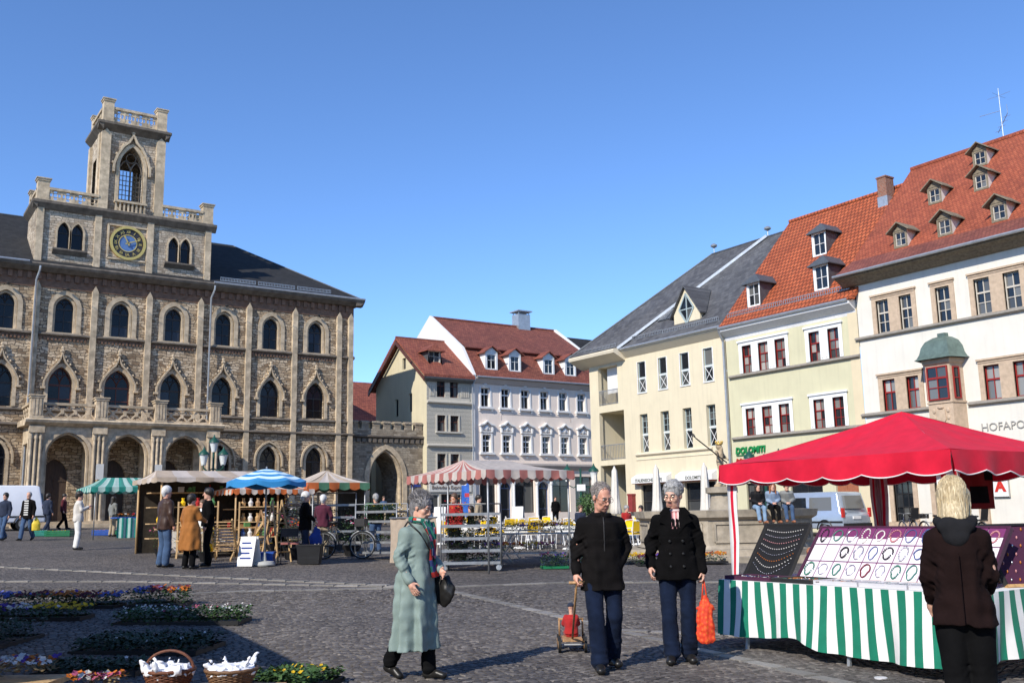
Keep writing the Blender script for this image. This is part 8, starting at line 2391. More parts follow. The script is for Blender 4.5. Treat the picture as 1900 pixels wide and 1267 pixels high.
def ladder(label, loc, rz, H, wd, lean, mat):
    c = thing('folding_ladder', label, 'ladder', loc, rz, 'ladders by the parasol')
    for s in (-1, 1):
        for q in (-1, 1): mb = MB(); mb.bar((q * wd / 2, s * lean, 0), (q * wd * .35, 0, H), .03, .04); mb.build('rail', mat, c)
    for k in range(1, 6): mb = MB(); z = H * k / 6.5; t = z / H; mb.box(-wd / 2 * (1 - .3 * t), wd / 2 * (1 - .3 * t), -lean * (1 - t) - .02, -lean * (1 - t) + .02, z, z + .03); mb.build('rung', mat, c)
    return c
ladder('tall wooden step ladder right of the parasol pole', at(8.75, 23.4), R(20), 1.5, .42, .32, M_PINE); ladder('reddish folding stand leaning by the step ladder', at(8.45, 23.7), R(70), 1.25, .35, .3, M_BEECH)
sb = thing('sandwich_board', 'white sandwich board leaning beside the parasol foot', 'sign', at(7.72, 22.35), R(-50))
for s in (-1, 1):
    mb = MB(); b0 = [(-.2, s * .2, 0), (.2, s * .2, 0), (.2, s * .03, .66), (-.2, s * .03, .66)]; o_ = Vector((0, s * .02, .005)); mb.face(b0); mb.face([tuple(Vector(p) + o_) for p in b0])
    for i in range(4): a, b = Vector(b0[i]), Vector(b0[(i + 1) % 4]); mb.face([a, b, b + o_, a + o_])
    pn = mb.build('panel', M_TRIMW, sb)
    mb = MB()
    for k in range(4): t = .25 + k * .17; mb.box(-.14, .14 - .05 * (k % 2), s * (.2 - .17 * t) + s * .024 - .001, s * (.2 - .17 * t) + s * .024 + .001, .66 * t, .66 * t + .035)
    mb.build('print_line', bpy.data.materials['blue_enamel'], pn)
fc = thing('folding_chair', 'dark folding chair with a striped red cushion near the black tub', 'chair', at(8.84, 22.75), R(-20))
for s in (-.2, .2): mb = MB(); mb.bar((s, -.2, 0), (s, .22, .45), .02, .02); mb.bar((s, .22, 0), (s, -.2, .45), .02, .02); mb.bar((s, .2, .42), (s, .3, .85), .02, .02); mb.build('side_frame', M_DARKF, fc)
mb = MB(); mb.box(-.21, .21, -.2, .21, .45, .49); mb.build('seat_cushion', M_REDST, fc); mb = MB(); mb.box(-.2, .2, .27, .29, .62, .82); mb.build('backrest', M_DARKF, fc)
tb_ = thing('plant_tub', 'black square plastic tub on the paving by the folding chair', 'tub', at(9.2, 22.35), R(-34))
mb = MB(); rows = [[(a * k, b * k, z) for a, b in ((-.28, -.22), (.28, -.22), (.28, .22), (-.28, .22))] for k, z in ((.85, 0), (1.0, .42), (1.06, .42), (1.06, .46), (.98, .46), (.9, .12))]; mb.grid(rows, closed=True); mb.face(rows[-1]); mb.build('tub_shell', M_BLKPL, tb_); flower_mass(tb_, .45, .35, .08, ['red', 'violet', 'white'], 60, 30, 90, .36, M_LEAF)
bx_ = thing('plastic_box', 'blue plastic box on the ground behind the parasol foot', 'box', at(8.2, 22.9), R(-30)); mb = MB(); mb.box(-.3, .3, -.2, .2, 0, .24); mb.box(-.32, .32, -.22, .22, .24, .28); mb.build('box_shell', M_BLUEPL, bx_)
for i, (x, y, l_, m_2) in enumerate(((7.2, 26.0, 'small pine stool left of the wooden loungers', M_PINE), (10.0, 25.4, 'pine stool between the lounger and the racks', M_PINE))):
    st = thing('stool', l_, 'stool', at(x, y)); mb = MB(); mb.lathe([(.17, .42), (.18, .44), (.17, .46)], n=16); mb.build('seat', m_2, st)
    for k in range(4): a = k * math.pi / 2 + .6; mb = MB(); mb.tube([(.2 * math.cos(a), .2 * math.sin(a), 0), (.11 * math.cos(a), .11 * math.sin(a), .43)], .018, 6); mb.build('leg', m_2, st)

def plant_pot(label, x, y, r_, h, cols, seed):
    p_ = thing('plant_pot', label, 'potted plant', at(x, y), 0, 'potted plants among the stalls')
    mb = MB(); mb.lathe([(r_ * .7, 0), (r_, h * .3), (r_ * 1.05, h * .32), (r_ * .9, h * .3)], n=12); mb.build('pot', M_BLKPL, p_, smooth=True)
    flower_mass(p_, r_ * 2.6, r_ * 2.6, h * .75, cols, 220, 30, seed, h * .3, M_LEAF, .03, False)
for i, (x, y, l_) in enumerate(((7.4, 24.6, 'leafy pot left of the first lounger'), (9.5, 24.3, 'leafy pot right of the step ladder'), (9.5, 25.9, 'leafy pot behind the shoppers at the racks'), (10.2, 26.2, 'leafy pot before the racks'), (11.0, 25.6, 'tall leafy pot by the bicycle'), (11.5, 25.0, 'leafy pot right of the bicycle'), (12.6, 24.3, 'leafy pot behind the steel trolley'), (12.9, 21.6, 'leafy pot behind the tan sheet'), (7.0, 27.0, 'leafy pot at the left end of the wooden goods stall'))):
    plant_pot(l_, x, y, .2 + .03 * (i % 3), .7 + .2 * (i % 4), [('yellow', 'white'), ('red', 'orange'), ('white', 'pink')][i % 3], 200 + i)
for i, (x, y, l_) in enumerate(((9.2, 26.0, 'pine shelf unit with toys behind the parasol'), (7.7, 26.4, 'pine shelf unit under the tan roof'))):
    u = thing('shelf_unit', l_, 'shelf', at(x, y), R(-20)); r9.seed(i)
    for s in (-.5, .5): mb = MB(); mb.box(s - .02, s + .02, -.15, .15, 0, 1.45); mb.build('side_board', M_PINE, u)
    for z in (.1, .5, .9, 1.3):
        mb = MB(); mb.box(-.48, .48, -.15, .15, z, z + .025); sf = mb.build('shelf_board', M_PINE, u)
        for k in range(5): mb = MB(); x0 = -.4 + k * .19; mb.lathe([(.05, 0), (.07, .1), (.03, .16), (.045, .22)], (x0, 0, z + .027), 8); mb.build('toy', r9.choice(WARES), sf, smooth=True)

# ---- bicycles
def bicycle(label, loc, rz, col, basket_=False, child_seat=False, group='parked bicycles'):
    b = thing('bicycle', label, 'bicycle', loc, rz, group)
    for x in (-.52, .52):
        mb = MB(); mb.tube([(x + .33 * math.cos(a), 0, .35 + .33 * math.sin(a)) for a in np.linspace(0, 2 * math.pi, 29)], .018, 6, cap=False); w_ = mb.build('wheel', M_RUBBER, b, smooth='all')
        mb = MB(); mb.tube([(x + .305 * math.cos(a), 0, .35 + .305 * math.sin(a)) for a in np.linspace(0, 2 * math.pi, 29)], .009, 5, cap=False)
        mb.build('rim', M_STEEL, w_); mb = MB()
        for k in range(12): a = k * math.pi / 6; mb.tube([(x, .02 * (-1) ** k, .35), (x + .3 * math.cos(a), 0, .35 + .3 * math.sin(a))], .0025, 3)
        mb.build('spokes', M_STEEL, w_)
        mb = MB(); mb.tube([(x + .365 * math.cos(a), 0, .35 + .365 * math.sin(a)) for a in np.linspace(R(15), R(165), 12)], .02, 5); mb.build('mudguard', M_STEEL, b, smooth='all')
    cm = plain('bike_' + col[0], col[1], .35, .1)
    mb = MB(); P = {'bb': (-.08, 0, .3), 'st': (-.2, 0, .82), 'hd': (.33, 0, .85), 'hb': (.36, 0, .7), 'ra': (-.52, 0, .35), 'fa': (.52, 0, .35)}
    for a, c_ in (('bb', 'st'), ('bb', 'hb'), ('bb', 'ra'), ('st', 'ra'), ('hd', 'fa')): mb.tube([P[a], P[c_]], .016, 6)
    mb.tube([P['st'], (.05, 0, .62), P['hb']], .016, 6); mb.build('frame', cm, b, smooth='all')
    mb = MB(); mb.tube([P['hd'], (.31, 0, .98)], .013, 6); mb.tube([(.18, -.28, 1.0), (.3, -.2, 1.03), (.31, 0, .99), (.3, .2, 1.03), (.18, .28, 1.0)], .012, 6); mb.build('handlebar', M_STEEL, b, smooth='all')
    mb = MB(); mb.ball((-.25, 0, .93), (.14, .085, .045), 10, 6); mb.tube([P['st'], (-.22, 0, .92)], .013, 6); mb.build('saddle', M_SHOE, b, smooth='all')
    mb = MB(); mb.tube([(-.08, -.05, .3), (-.08, .05, .3)], .09, 12); mb.tube([(-.08, .06, .3), (.05, .06, .2)], .01, 5); mb.tube([(-.08, -.06, .3), (-.21, -.06, .4)], .01, 5); mb.build('crank', M_DARKF, b)
    mb = MB(); mb.box(-.78, -.3, -.07, .07, .735, .75); mb.bar((-.52, .06, .36), (-.6, .06, .74), .012, .012); mb.bar((-.52, -.06, .36), (-.6, -.06, .74), .012, .012); mb.build('carrier', M_DARKF, b)
    if basket_:
        mb = MB(); mb.box(.36, .62, -.16, .16, .82, .84)
        for a in (-.16, .16): mb.box(.36, .62, a - .006, a + .006, .84, 1.02)
        for a in (.36, .62): mb.box(a - .006, a + .006, -.154, .154, .84, 1.02)
        mb.build('basket', M_DARKF, b)
    if child_seat: mb = MB(); mb.box(-.7, -.42, -.16, .16, .76, .82); mb.bar((-.66, 0, .8), (-.76, 0, 1.25), .32, .05); mb.build('child_seat', M_BLKPL, b)
    return b
bicycle('dark city bicycle standing by the maroon jacket shopper', at(10.6, 23.6), R(-42), ('black', (0.02, 0.02, 0.022)), True)
def on_row(x, y, up=0): return Vector((x, y, gz(x, y) + up))
bicycle('bicycle with black child seat left of the parked row', on_row(37.6, 25.6), R(60), ('navy', (0.02, 0.03, 0.08)), child_seat=True); bicycle('bicycle with front basket, second from the door', on_row(37.8, 24.6), R(70), ('silver', (0.4, 0.4, 0.42)), True)
bicycle('pale bicycle third from the door', on_row(37.7, 23.6), R(55), ('cream', (0.55, 0.5, 0.4))); bicycle('dark bicycle nearest the blond woman', on_row(37.6, 22.7), R(75), ('darkgreen', (0.02, 0.06, 0.04)), child_seat=True)

# ---- vans
def van(name, label, loc, rz, col, long=4.9, high=1.95):
    v_ = thing(name, label, 'van', loc, rz)
    W2, L, H = .95, long, high
    prof = [(0, .38), (.0, .95), (.12, 1.05), (.3, 1.9 * H / 1.95), (.5, H), (L - 1.5, H), (L - .75, 1.25), (L - .12, 1.02), (L, .75), (L, .38)]
    mb = MB(); rows = []
    for yy, k in ((-W2 * .86, 0), (-W2, .1), (-W2, .9), (W2, .9), (W2, .1), (W2 * .86, 0)):
        pass
    def sect(side): return [(x, side * (W2 - (.13 * max(0, (z - 1.0)) / .95)), z) for x, z in prof]
    l, r_ = sect(-1), sect(1)
    n = len(prof); mb.face(l); mb.face(list(reversed(r_)))
    for i in range(n): j = (i + 1) % n; mb.face([l[j], l[i], r_[i], r_[j]])
    me = mb.mesh('body', col); bm = bmesh.new(); bm.from_mesh(me); bmesh.ops.bevel(bm, geom=bm.edges, offset=.06, segments=2, affect='EDGES', profile=.6); bm.to_mesh(me); bm.free()
    me.polygons.foreach_set('use_smooth', [True] * len(me.polygons)); obj('body', me, v_)
    def side_pt(x, z, s, o=.012): return (x, s * (W2 - (.13 * max(0, (z - 1.0)) / .95) + o), z)
    for s in (-1, 1):
        for nm, x0, x1, x1t in (('side_window', .55, 1.75, 1.75), ('side_window', 1.9, 3.0, 3.0), ('side_window', 3.12, 4.05, 3.75)):
            if name == 'delivery_van' and x0 < 3: continue
            mb = MB(); q = [side_pt(x0, 1.15, s), side_pt(x1, 1.15, s), side_pt(x1t, 1.72, s), side_pt(x0 + .05, 1.72, s)]; mb.face(q); mb.face([side_pt(p[0], p[2], s, -.03) for p in q]); mb.build(nm, M_GLASS, v_)
        for x in (.95, L - .95):
            mb = MB(); mb.tube([(x, s * (W2 - .22), .33), (x, s * (W2 + .0), .33)], .33, 24); w_ = mb.build('wheel', M_RUBBER, v_, smooth=True); mb = MB(); mb.tube([(x, s * (W2 - .1), .33), (x, s * (W2 + .012), .33)], .21, 16); mb.build('hubcap', M_STEEL, w_, smooth=True)
            mb = MB(); mb.tube([(x + .4 * math.cos(a), s * (W2 + .0), .34 + .4 * math.sin(a)) for a in np.linspace(0, math.pi, 12)], .035, 5); mb.build('wheel_arch', M_BLKPL, v_)
        mb = MB(); mb.box(.02, L - .02, s * (W2 - .005) - .02, s * (W2 - .005) + .02, .62, .7); mb.build('side_trim', M_BLKPL, v_)
    mb = MB(); mb.prism([(-.62, 1.22), (.62, 1.22), (.56, 1.78), (-.56, 1.78)], 'x', -.01, .12)
    me = mb.mesh('rear_window', M_GLASS)
    for vt in me.vertices: vt.co.x += (vt.co.z - 1.05) * .21 - .0
    obj('rear_window', me, v_)
    for s in (-1, 1): mb = MB(); mb.box(-.03, .06, s * .9 - .09, s * .9 + .05, .85, 1.25); mb.build('tail_light', plain('tail_light_red', (0.5, 0.02, 0.015), .2), v_)
    mb = MB(); mb.box(-.035, .0, -.26, .26, .78, .9); mb.build('number_plate', M_TRIMW, v_); mb = MB(); mb.box(-.1, .1, -.9, .9, .38, .6); mb.build('bumper', M_BLKPL, v_)
    mb = MB(); mb.prism([(-.7, 1.28), (.7, 1.28), (.6, 1.8), (-.6, 1.8)], 'x', 0, .02); me = mb.mesh('windscreen', M_GLASS)
    for vt in me.vertices: vt.co.x += L - .75 - (vt.co.z - 1.25) * 1.07 + .02
    obj('windscreen', me, v_)
    return v_
M_SILVER = plain('silver_blue_paint', (0.42, 0.48, 0.56), .25, .05, 3, metal=.45, spec=.6); M_VANW = plain('white_van_paint', (0.72, 0.74, 0.78), .3, .04, 3)
van('minivan', 'silver blue minivan parked before the pale green house', on_row(36.0, 26.95), R(90), M_SILVER)
van('delivery_van', 'white delivery van parked at the left in front of the town hall', on_row(7.9, 53.3), R(180), M_VANW, 5.4, 2.15)

# ---- green wheeled bins by the gate
for i, (x, y, l_) in enumerate(((23.9, 50.8, 'green wheeled bin left of the gateway, near one'), (24.9, 51.6, 'green wheeled bin nearer the gateway'))):
    b = thing('wheeled_bin', l_, 'bin', at(x, y), R(-20)); mb = MB(); rows = [[(a * k, c_ * k, z) for a, c_ in ((-.6, -.45), (.6, -.45), (.6, .45), (-.6, .45))] for k, z in ((.86, .12), (1.0, 1.05))]; mb.grid(rows, closed=True); mb.face(rows[0]); mb.face(rows[-1]); mb.build('bin_body', M_GREENPL, b)
    mb = MB(); mb.prism([(-.48, 1.06), (.48, 1.06), (.4, 1.25), (-.3, 1.3)], 'x', -.64, .64); mb.build('lid', plain('bright_green_plastic', (0.06, 0.3, 0.05), .45), b)
    for a in (-.45, .45): mb = MB(); mb.tube([(a - .03, -.3, .1), (a + .03, -.3, .1)], .1, 12); mb.build('wheel', M_RUBBER, b)

# ---- lamp posts
M_LAMPG = plain('dark_green_iron', (0.012, 0.07, 0.05), .45, .15); M_MILK = plain('milky_lamp_glass', (0.72, 0.74, 0.72), .25, .05)
def lantern(parent, x, y, z):
    mb = MB(); mb.lathe([(.1, 0), (.2, .42), (.21, .44)], (x, y, z), 12); g = mb.build('lamp_glass', M_MILK, parent, smooth=True)
    mb = MB(); mb.lathe([(.25, .44), (.22, .54), (.1, .64), (.05, .72), (.02, .82)], (x, y, z), 12); mb.build('lamp_cap', M_LAMPG, g, smooth=True)
def lamp_post(label, loc, H, arms, top=True, rz=0):
    l_ = thing('street_lamp', label, 'street lamp', loc, rz, 'green cast iron lamps')
    mb = MB(); mb.lathe([(.2, 0), (.2, .3), (.12, .45), (.1, .9), (.075, 1.0), (.06, H * .6), (.08, H * .62), (.05, H * .65), (.045, H)], n=12); mb.build('column', M_LAMPG, l_, smooth=True)
    for a in range(arms):
        an = 2 * math.pi * a / arms; dx, dy = math.cos(an), math.sin(an)
        mb = MB(); mb.tube([(0, 0, H - .75), (dx * .35, dy * .35, H - .9), (dx * .62, dy * .62, H - .75), (dx * .62, dy * .62, H - .62)], .025, 6); mb.build('arm', M_LAMPG, l_, smooth='all'); lantern(l_, dx * .62, dy * .62, H - .6)
    if top: lantern(l_, 0, 0, H)
    return l_
lamp_post('green four armed lamp post before the town hall balcony', at(14.0, 45.9), 3.7, 4, True, .5)
lp = lamp_post('green twin lantern lamp post beside the grey house shop', at(28.4, 36.4), 3.0, 2, False, R(-34))
mb = MB(); mb.box(-.2, .2, -.13, -.1, 1.95, 2.25); mb.build('parking_sign', M_TRIMW, lp)
lamp_post('twin lantern lamp post rising behind the red tent', at(31.6, 28.0), 3.45, 2, False, R(-34))

# ---- cafe: chairs, tables, closed parasols, planter
def cafe_chair():
    c = thing('cafe_chair', 'white cafe chair with yellow cushion', 'chair', (0, 0, 0), 0, 'yellow cushioned cafe chairs')
    for x in (-.2, .2):
        mb = MB(); mb.tube([(x, -.2, 0), (x * .95, -.18, .45)], .014, 5); mb.build('leg', M_WMET, c); mb = MB(); mb.tube([(x * 1.1, .28, 0), (x, .2, .45), (x, .26, .88)], .014, 5); mb.build('leg', M_WMET, c)
        mb = MB(); mb.tube([(x * 1.15, -.18, .45), (x * 1.2, -.16, .65), (x * 1.1, .22, .67)], .012, 5); mb.build('armrest', M_WMET, c)
    mb = MB(); mb.box(-.21, .21, -.2, .22, .44, .46); mb.build('seat', M_WMET, c); mb = MB(); mb.box(-.2, .2, -.19, .19, .46, .515); mb.build('cushion', M_YELLOW, c)
    mb = MB(); mb.bar((0, .215, .55), (0, .245, .86), .38, .03, (0, 1, 0)); mb.build('backrest', M_YELLOW, c); mb = MB(); mb.tube([(-.2, .26, .88), (0, .27, .9), (.2, .26, .88)], .013, 5); mb.build('top_rail', M_WMET, c)
    return c
def cafe_table():
    t_ = thing('cafe_table', 'round cafe table with white cloth', 'table', (0, 0, 0), 0, 'white clothed cafe tables')
    mb = MB(); mb.tube([(0, 0, .02), (0, 0, .72)], .03, 8); mb.lathe([(.24, 0), (.2, .04), (.04, .06)], n=14); mb.build('pedestal', M_WMET, t_)
    mb = MB(); n = 24; rows = [[(.4 * math.cos(2 * math.pi * k / n), .4 * math.sin(2 * math.pi * k / n), .735) for k in range(n)], [((.42 + .02 * (k % 3)) * math.cos(2 * math.pi * k / n), (.42 + .02 * (k % 3)) * math.sin(2 * math.pi * k / n), .5) for k in range(n)]]
    mb.grid(rows, closed=True); mb.face(rows[0]); mb.build('tablecloth', M_WHITEC, t_); return t_
CH, TB = cafe_chair(), cafe_table()
ra = random.Random(9); first = True
tabs = [(-1.6, 31.5), (.1, 31.8), (1.7, 31.4), (3.2, 32.0), (-2.6, 34.5), (-.7, 34.8), (1.1, 34.6), (2.6, 35.0), (4.3, 34.8), (-1.5, 38.2), (.6, 38.5), (2.5, 38.0), (4.2, 38.6)]
for i, (a, d) in enumerate(tabs):
    rw = 0 if d < 33 else (1 if d < 36 else 2); nth = ORD[i - (0, 4, 9)[rw]] + ' table from the left in the ' + ('front', 'middle', 'back')[rw] + ' cafe row'
    p_ = pos(a, d); l_ = 'white clothed cafe table, ' + nth
    if i == 0: TB.location = p_; TB['label'] = l_
    else: copy_tree(TB, p_, ra.uniform(0, 6), l_)
    for k in range(3 if i % 3 else 4):
        an = ra.uniform(0, .6) + k * 2 * math.pi / (3 if i % 3 else 4); q = p_ + Vector((.72 * math.cos(an), .72 * math.sin(an), 0)); q.z = gz(q.x, q.y)
        cl_ = 'yellow cushioned chair, %s around the %s' % (ORD[k], nth)
        if first: CH.location = q; CH.rotation_euler = (0, 0, an - math.pi / 2); CH['label'] = cl_; first = False
        else: copy_tree(CH, q, an - math.pi / 2 + ra.uniform(-.3, .3), cl_)
M_PARC = cloth('cream_parasol_cloth', (0.66, 0.62, 0.55), .85, .06)
for i, (px, py, l_) in enumerate(((27.75, 33.15, 'closed cream parasol in front of the loggia'), (27.9, 30.63, 'closed cream parasol before the first shop awning'), (28.13, 28.06, 'closed cream parasol before the second shop awning'), (28.9, 36.0, 'closed cream parasol left of the lamp post'))):
    u = thing('closed_parasol', l_, 'parasol', at(px, py), 0, 'closed parasols of the cafe')
    mb = MB(); n = 24; rows = [[(r_ * (1 + .22 * math.cos(8 * 2 * math.pi * k / n)) * math.cos(2 * math.pi * k / n + z * .3), r_ * (1 + .22 * math.cos(8 * 2 * math.pi * k / n)) * math.sin(2 * math.pi * k / n + z * .3), z) for k in range(n)] for r_, z in ((.03, 2.95), (.1, 2.8), (.13, 2.3), (.16, 1.7), (.2, 1.2), (.24, .95), (.2, .92))]
    mb.grid(rows, closed=True); mb.build('folded_canopy', M_PARC, u, smooth='all'); mb = MB(); mb.tube([(0, 0, 0), (0, 0, 3.0)], .03, 8); mb.build('pole', M_WMET, u); mb = MB(); mb.lathe([(.3, 0), (.3, .08), (.05, .12)], n=14); mb.build('foot', bpy.data.materials['pale_concrete'], u)
pt = thing('potted_shrub', 'round clipped shrub in a pot near the green lamp post', 'plant', at(26.7, 33.6)); mb = MB(); mb.lathe([(.22, 0), (.32, .5), (.34, .52), (.3, .5)], n=14); mb.build('pot', M_SAND, pt, smooth=True)
mb = MB(); mb.tube([(0, 0, .4), (0, 0, 1.0)], .03, 6); mb.build('trunk', M_BROWNF, pt); mb = MB(); rs2 = random.Random(5)
for i in range(1500):
    d = Vector((rs2.gauss(0, 1), rs2.gauss(0, 1), rs2.gauss(0, 1))).normalized(); p_ = d * (.58 * rs2.uniform(.55, 1.08)) + Vector((0, 0, 1.3)); e = Vector((rs2.gauss(0, 1), rs2.gauss(0, 1), rs2.gauss(0, 1))).normalized() * .05; g = e.cross(d).normalized() * .03
    mb.face([p_ - e, p_ + g, p_ + e, p_ - g])
o = mb.build('crown', M_LEAF, pt, fix=False)
for i, (x, y, l_, mt) in enumerate(((27.6, 40.5, 'white menu board standing by the second house door', M_TRIMW), (22.3, 39.0, 'white menu board between cafe tables and the grey house', M_TRIMW))):
    mbd = thing('menu_board', l_, 'sign', at(x, y), R(-60)); mb = MB(); mb.bar((0, -.2, 0), (0, -.03, 1.2), .6, .03, (0, 1, 0)); mb.build('panel', mt, mbd); mb = MB(); mb.bar((0, .25, 0), (0, .0, 1.18), .6, .03, (0, 1, 0)); mb.build('panel', mt, mbd)
fl = thing('beach_flag', 'blue and red curved advertising flag by the beige house', 'flag', at(27.9, 46.5), R(-34)); mb = MB(); mb.tube([(0, 0, 0), (0, 0, 2.4), (.15, 0, 2.9), (.5, 0, 3.0)], .02, 6); mb.build('pole', M_STEEL, fl)
mb = MB(); rows = []
for z in np.linspace(.6, 2.95, 12): wd = .42 if z < 2.3 else .42 - (z - 2.3) * .3; rows.append([(.03 + wd * k / 5 + (.12 if z > 2.5 else 0), .03 * math.sin(k + z * 3), z) for k in range(6)])
mb.grid(rows, mfun=lambda i, j: 1 if i == 5 and j > 1 else (2 if i == 8 and j < 3 else 0)); mb.build('cloth', [plain('flag_blue', (0.03, 0.12, 0.45), .6), plain('flag_red', (0.45, 0.04, 0.05), .6), M_TRIMW], fl, smooth='all')

# ---- fountain with a statue
M_FST = plain('fountain_sandstone', (0.36, 0.31, 0.24), .85, .3, 4, .35, 30, dirt=.6); M_STAT = plain('statue_sandstone', (0.40, 0.31, 0.2), .8, .3, 8, .3, 40, dirt=.4)
FX, FY = 20.6, 19.9; FG = gz(FX, FY)
ft = thing('fountain', 'octagonal stone fountain basin with statue of a crowned figure', 'fountain', (FX, FY, FG), R(12))
def octa(r_, z): return [(r_ * math.cos(math.pi / 4 * k + math.pi / 8), r_ * math.sin(math.pi / 4 * k + math.pi / 8), z) for k in range(8)]
mb = MB(); mb.grid([octa(3.6, -.3), octa(3.6, .1), octa(3.05, .1), octa(3.05, .26), octa(2.6, .26)], closed=True); mb.build('steps', M_FST, ft)
mb = MB(); mb.grid([octa(2.5, .26), octa(2.42, .35), octa(2.42, 1.0), octa(2.56, 1.08), octa(2.6, 1.26), octa(2.2, 1.27), octa(2.16, .6)], closed=True); bs = mb.build('basin', M_FST, ft)
for k in range(8):
    a = math.pi / 4 * k; c_, s_ = math.cos(a), math.sin(a); ap = 2.42 * math.cos(math.pi / 8)
    mb = MB(); q = [(-.75, .45), (.75, .45), (.75, .92), (-.75, .92)]
    for i in range(4): x0, z0 = q[i]; x1, z1 = q[(i + 1) % 4]; mb.bar((c_ * (ap + .012) - s_ * x0, s_ * (ap + .012) + c_ * x0, z0), (c_ * (ap + .012) - s_ * x1, s_ * (ap + .012) + c_ * x1, z1), .06, .05, (c_, s_, 0))
    mb.build('basin_panel', M_FST, bs)
mb = MB(); mb.face(octa(2.18, .98)); mb.build('water', plain('fountain_water', (0.02, 0.035, 0.03), .05, .1), ft)
mb = MB(); mb.lathe([(.45, .3), (.45, 1.2), (.35, 1.35), (.32, 1.7), (.45, 1.75), (.45, 1.9), (.2, 1.92)], n=12); mb.build('pedestal', M_FST, ft, smooth=True)
v = Vol((-.5, -.5, 1.85), (.5, .5, 3.25), .022)
def sv(p): return np.array(p) * .72 + (0, 0, 1.9)
for a, b, r0, r1 in (((0, 0, .93), (0, 0, 1.3), .13, .15), ((0, 0, 1.3), (0, .02, 1.45), .1, .06), ((.09, 0, .92), (.11, -.05, .48), .09, .065), ((.11, -.05, .48), (.1, .02, .05), .06, .045), ((-.09, 0, .92), (-.13, -.12, .5), .09, .065), ((-.13, -.12, .5), (-.12, .02, .05), .06, .045), ((.2, 0, 1.4), (.34, .0, 1.22), .06, .05), ((.34, 0, 1.22), (.3, -.2, 1.1), .05, .035), ((-.2, 0, 1.4), (-.36, -.06, 1.3), .06, .05), ((-.36, -.06, 1.3), (-.5, -.2, 1.25), .05, .035), ((.15, .08, 1.3), (.25, .12, .6), .12, .08)):
    v.cap(sv(a), sv(b), r0 * .72, r1 * .72, .03)
v.ell(sv((0, 0, 1.6)), (.075, .085, .1), .02); v.ell(sv((0, -.08, 1.48)), (.05, .05, .08), .03); v.cap(sv((-.2, .05, .02)), sv((.2, .05, .02)), .1, .1, .05); v.crease(.008, 20, 2); obj('statue', v.mesh('statue', M_STAT), ft)
mb = MB(); mb.lathe([(.09, 0), (.11, .02), (.1, .05)], sv((0, 0, 1.68)), 12)
for k in range(7): a = k * 2 * math.pi / 7; mb.ball(sv((0, 0, 1.68)) + np.array([.1 * math.cos(a), .1 * math.sin(a), .08]), (.025, .025, .04), 5, 4)
mb.build('crown', M_GOLD, ft, smooth='all')
mb = MB(); h0 = sv((-.5, -.2, 1.25)); d0 = np.array([-.85, .35, .62]); mb.tube([h0 - d0 * .35, h0 + d0 * .75], .018, 6); tip = h0 + d0 * .75
for k in (-1, 0, 1): mb.tube([tip, tip + np.array([-.06 + .1 * k, .08 * k, .06 + .05 * k]), tip + np.array([-.2 + .08 * k, .08 + .08 * k, .16 + .06 * k])], .012, 5)
mb.build('trident', M_DARKF, ft)
# ================================================================== people further away
WALK = dict(lkn=(-.1, .15, .5), lan=(-.1, .22, .09), rkn=(.1, 0, .48), ran=(.1, -.24, .14), rtoe=(.1, -.12, .03))
WALK2 = dict(rkn=(.1, .15, .5), ran=(.1, .22, .09), lkn=(-.1, 0, .48), lan=(-.1, -.24, .14), ltoe=(-.1, -.12, .03))
SIT = dict(pel=(0, 0, .12), chest=(0, .03, .45), neck=(0, .05, .6), head=(0, .08, .755), lsh=(-.18, .03, .565), rsh=(.18, .03, .565), lel=(-.24, .06, .3), rel=(.24, .06, .3), lwr=(-.12, .26, .22), rwr=(.12, .26, .22),
           lhip=(-.09, .03, .1), rhip=(.09, .03, .1), lkn=(-.11, .42, .1), rkn=(.11, .42, .1), lan=(-.1, .44, -.3), ran=(.1, .46, -.3))
def bp_(label, p, face, H, top, legs, hair, pose=None, hd=(0, 5, 0), shoes=None, sex='f', vox=.022, skin=None, lift=0, seated=False, curl=(.4, .4), group=None):
    return person(label, p, face, H, pose, hd, hair, skin, top, legs, shoes or M_SHOE, vox=vox, sex=sex, lift=lift, seated=seated, group=group)
bp_('man at the far left edge in dark jacket and jeans', at(4.73, 40.4), 190, 1.72, (M_NAVYC, .85, .01, .006), (M_JEANSM, .008, .075), ('short', M_HDARK), WALK, sex='m')
l2 = bp_('man in open dark coat over striped shirt carrying a yellow bag', at(5.45, 40.0), 182, 1.76, (M_BLACKJ, .75, .02, .01), (M_JEANSM, .01, .08), ('bald', M_HGREY), WALK2, sex='m')
mb = MB()
for k in range(7): mb.box(-.075, .075, .145, .16, 1.36 - k * .08, 1.40 - k * .08)
mb.build('shirt_stripes', M_WHITEC, l2)
yb = thing('carrier_bag', 'yellow carrier bag of the man in the striped shirt', 'bag', at(5.72, 39.85), 0); v = Vol((-.2, -.1, .3), (.2, .1, .9), .02); v.tubez([(.35, 0, 0, .14, .06), (.6, 0, 0, .15, .07), (.72, 0, 0, .1, .03), (.85, 0, 0, .02, .015)], .02); obj('bag_body', v.mesh('bag_body', plain('yellow_plastic', (0.75, 0.55, 0.05), .5)), yb)
bp_('person in a dark blue jacket walking away beside the white van', at(7.22, 47.4), 20, 1.74, (M_NAVYC, .8, .015, .008), (M_NAVYC, .008, .075), ('short', M_HDARK), WALK, sex='m')
bp_('person in dark red and black walking right by the town hall steps', at(8.9, 53.6), 80, 1.76, (cloth('dark_red_jacket', (0.09, 0.015, 0.02)), .85, .01, .006), (M_BLKTR, .008, .075), ('short', M_HDARK), WALK2, sex='m')
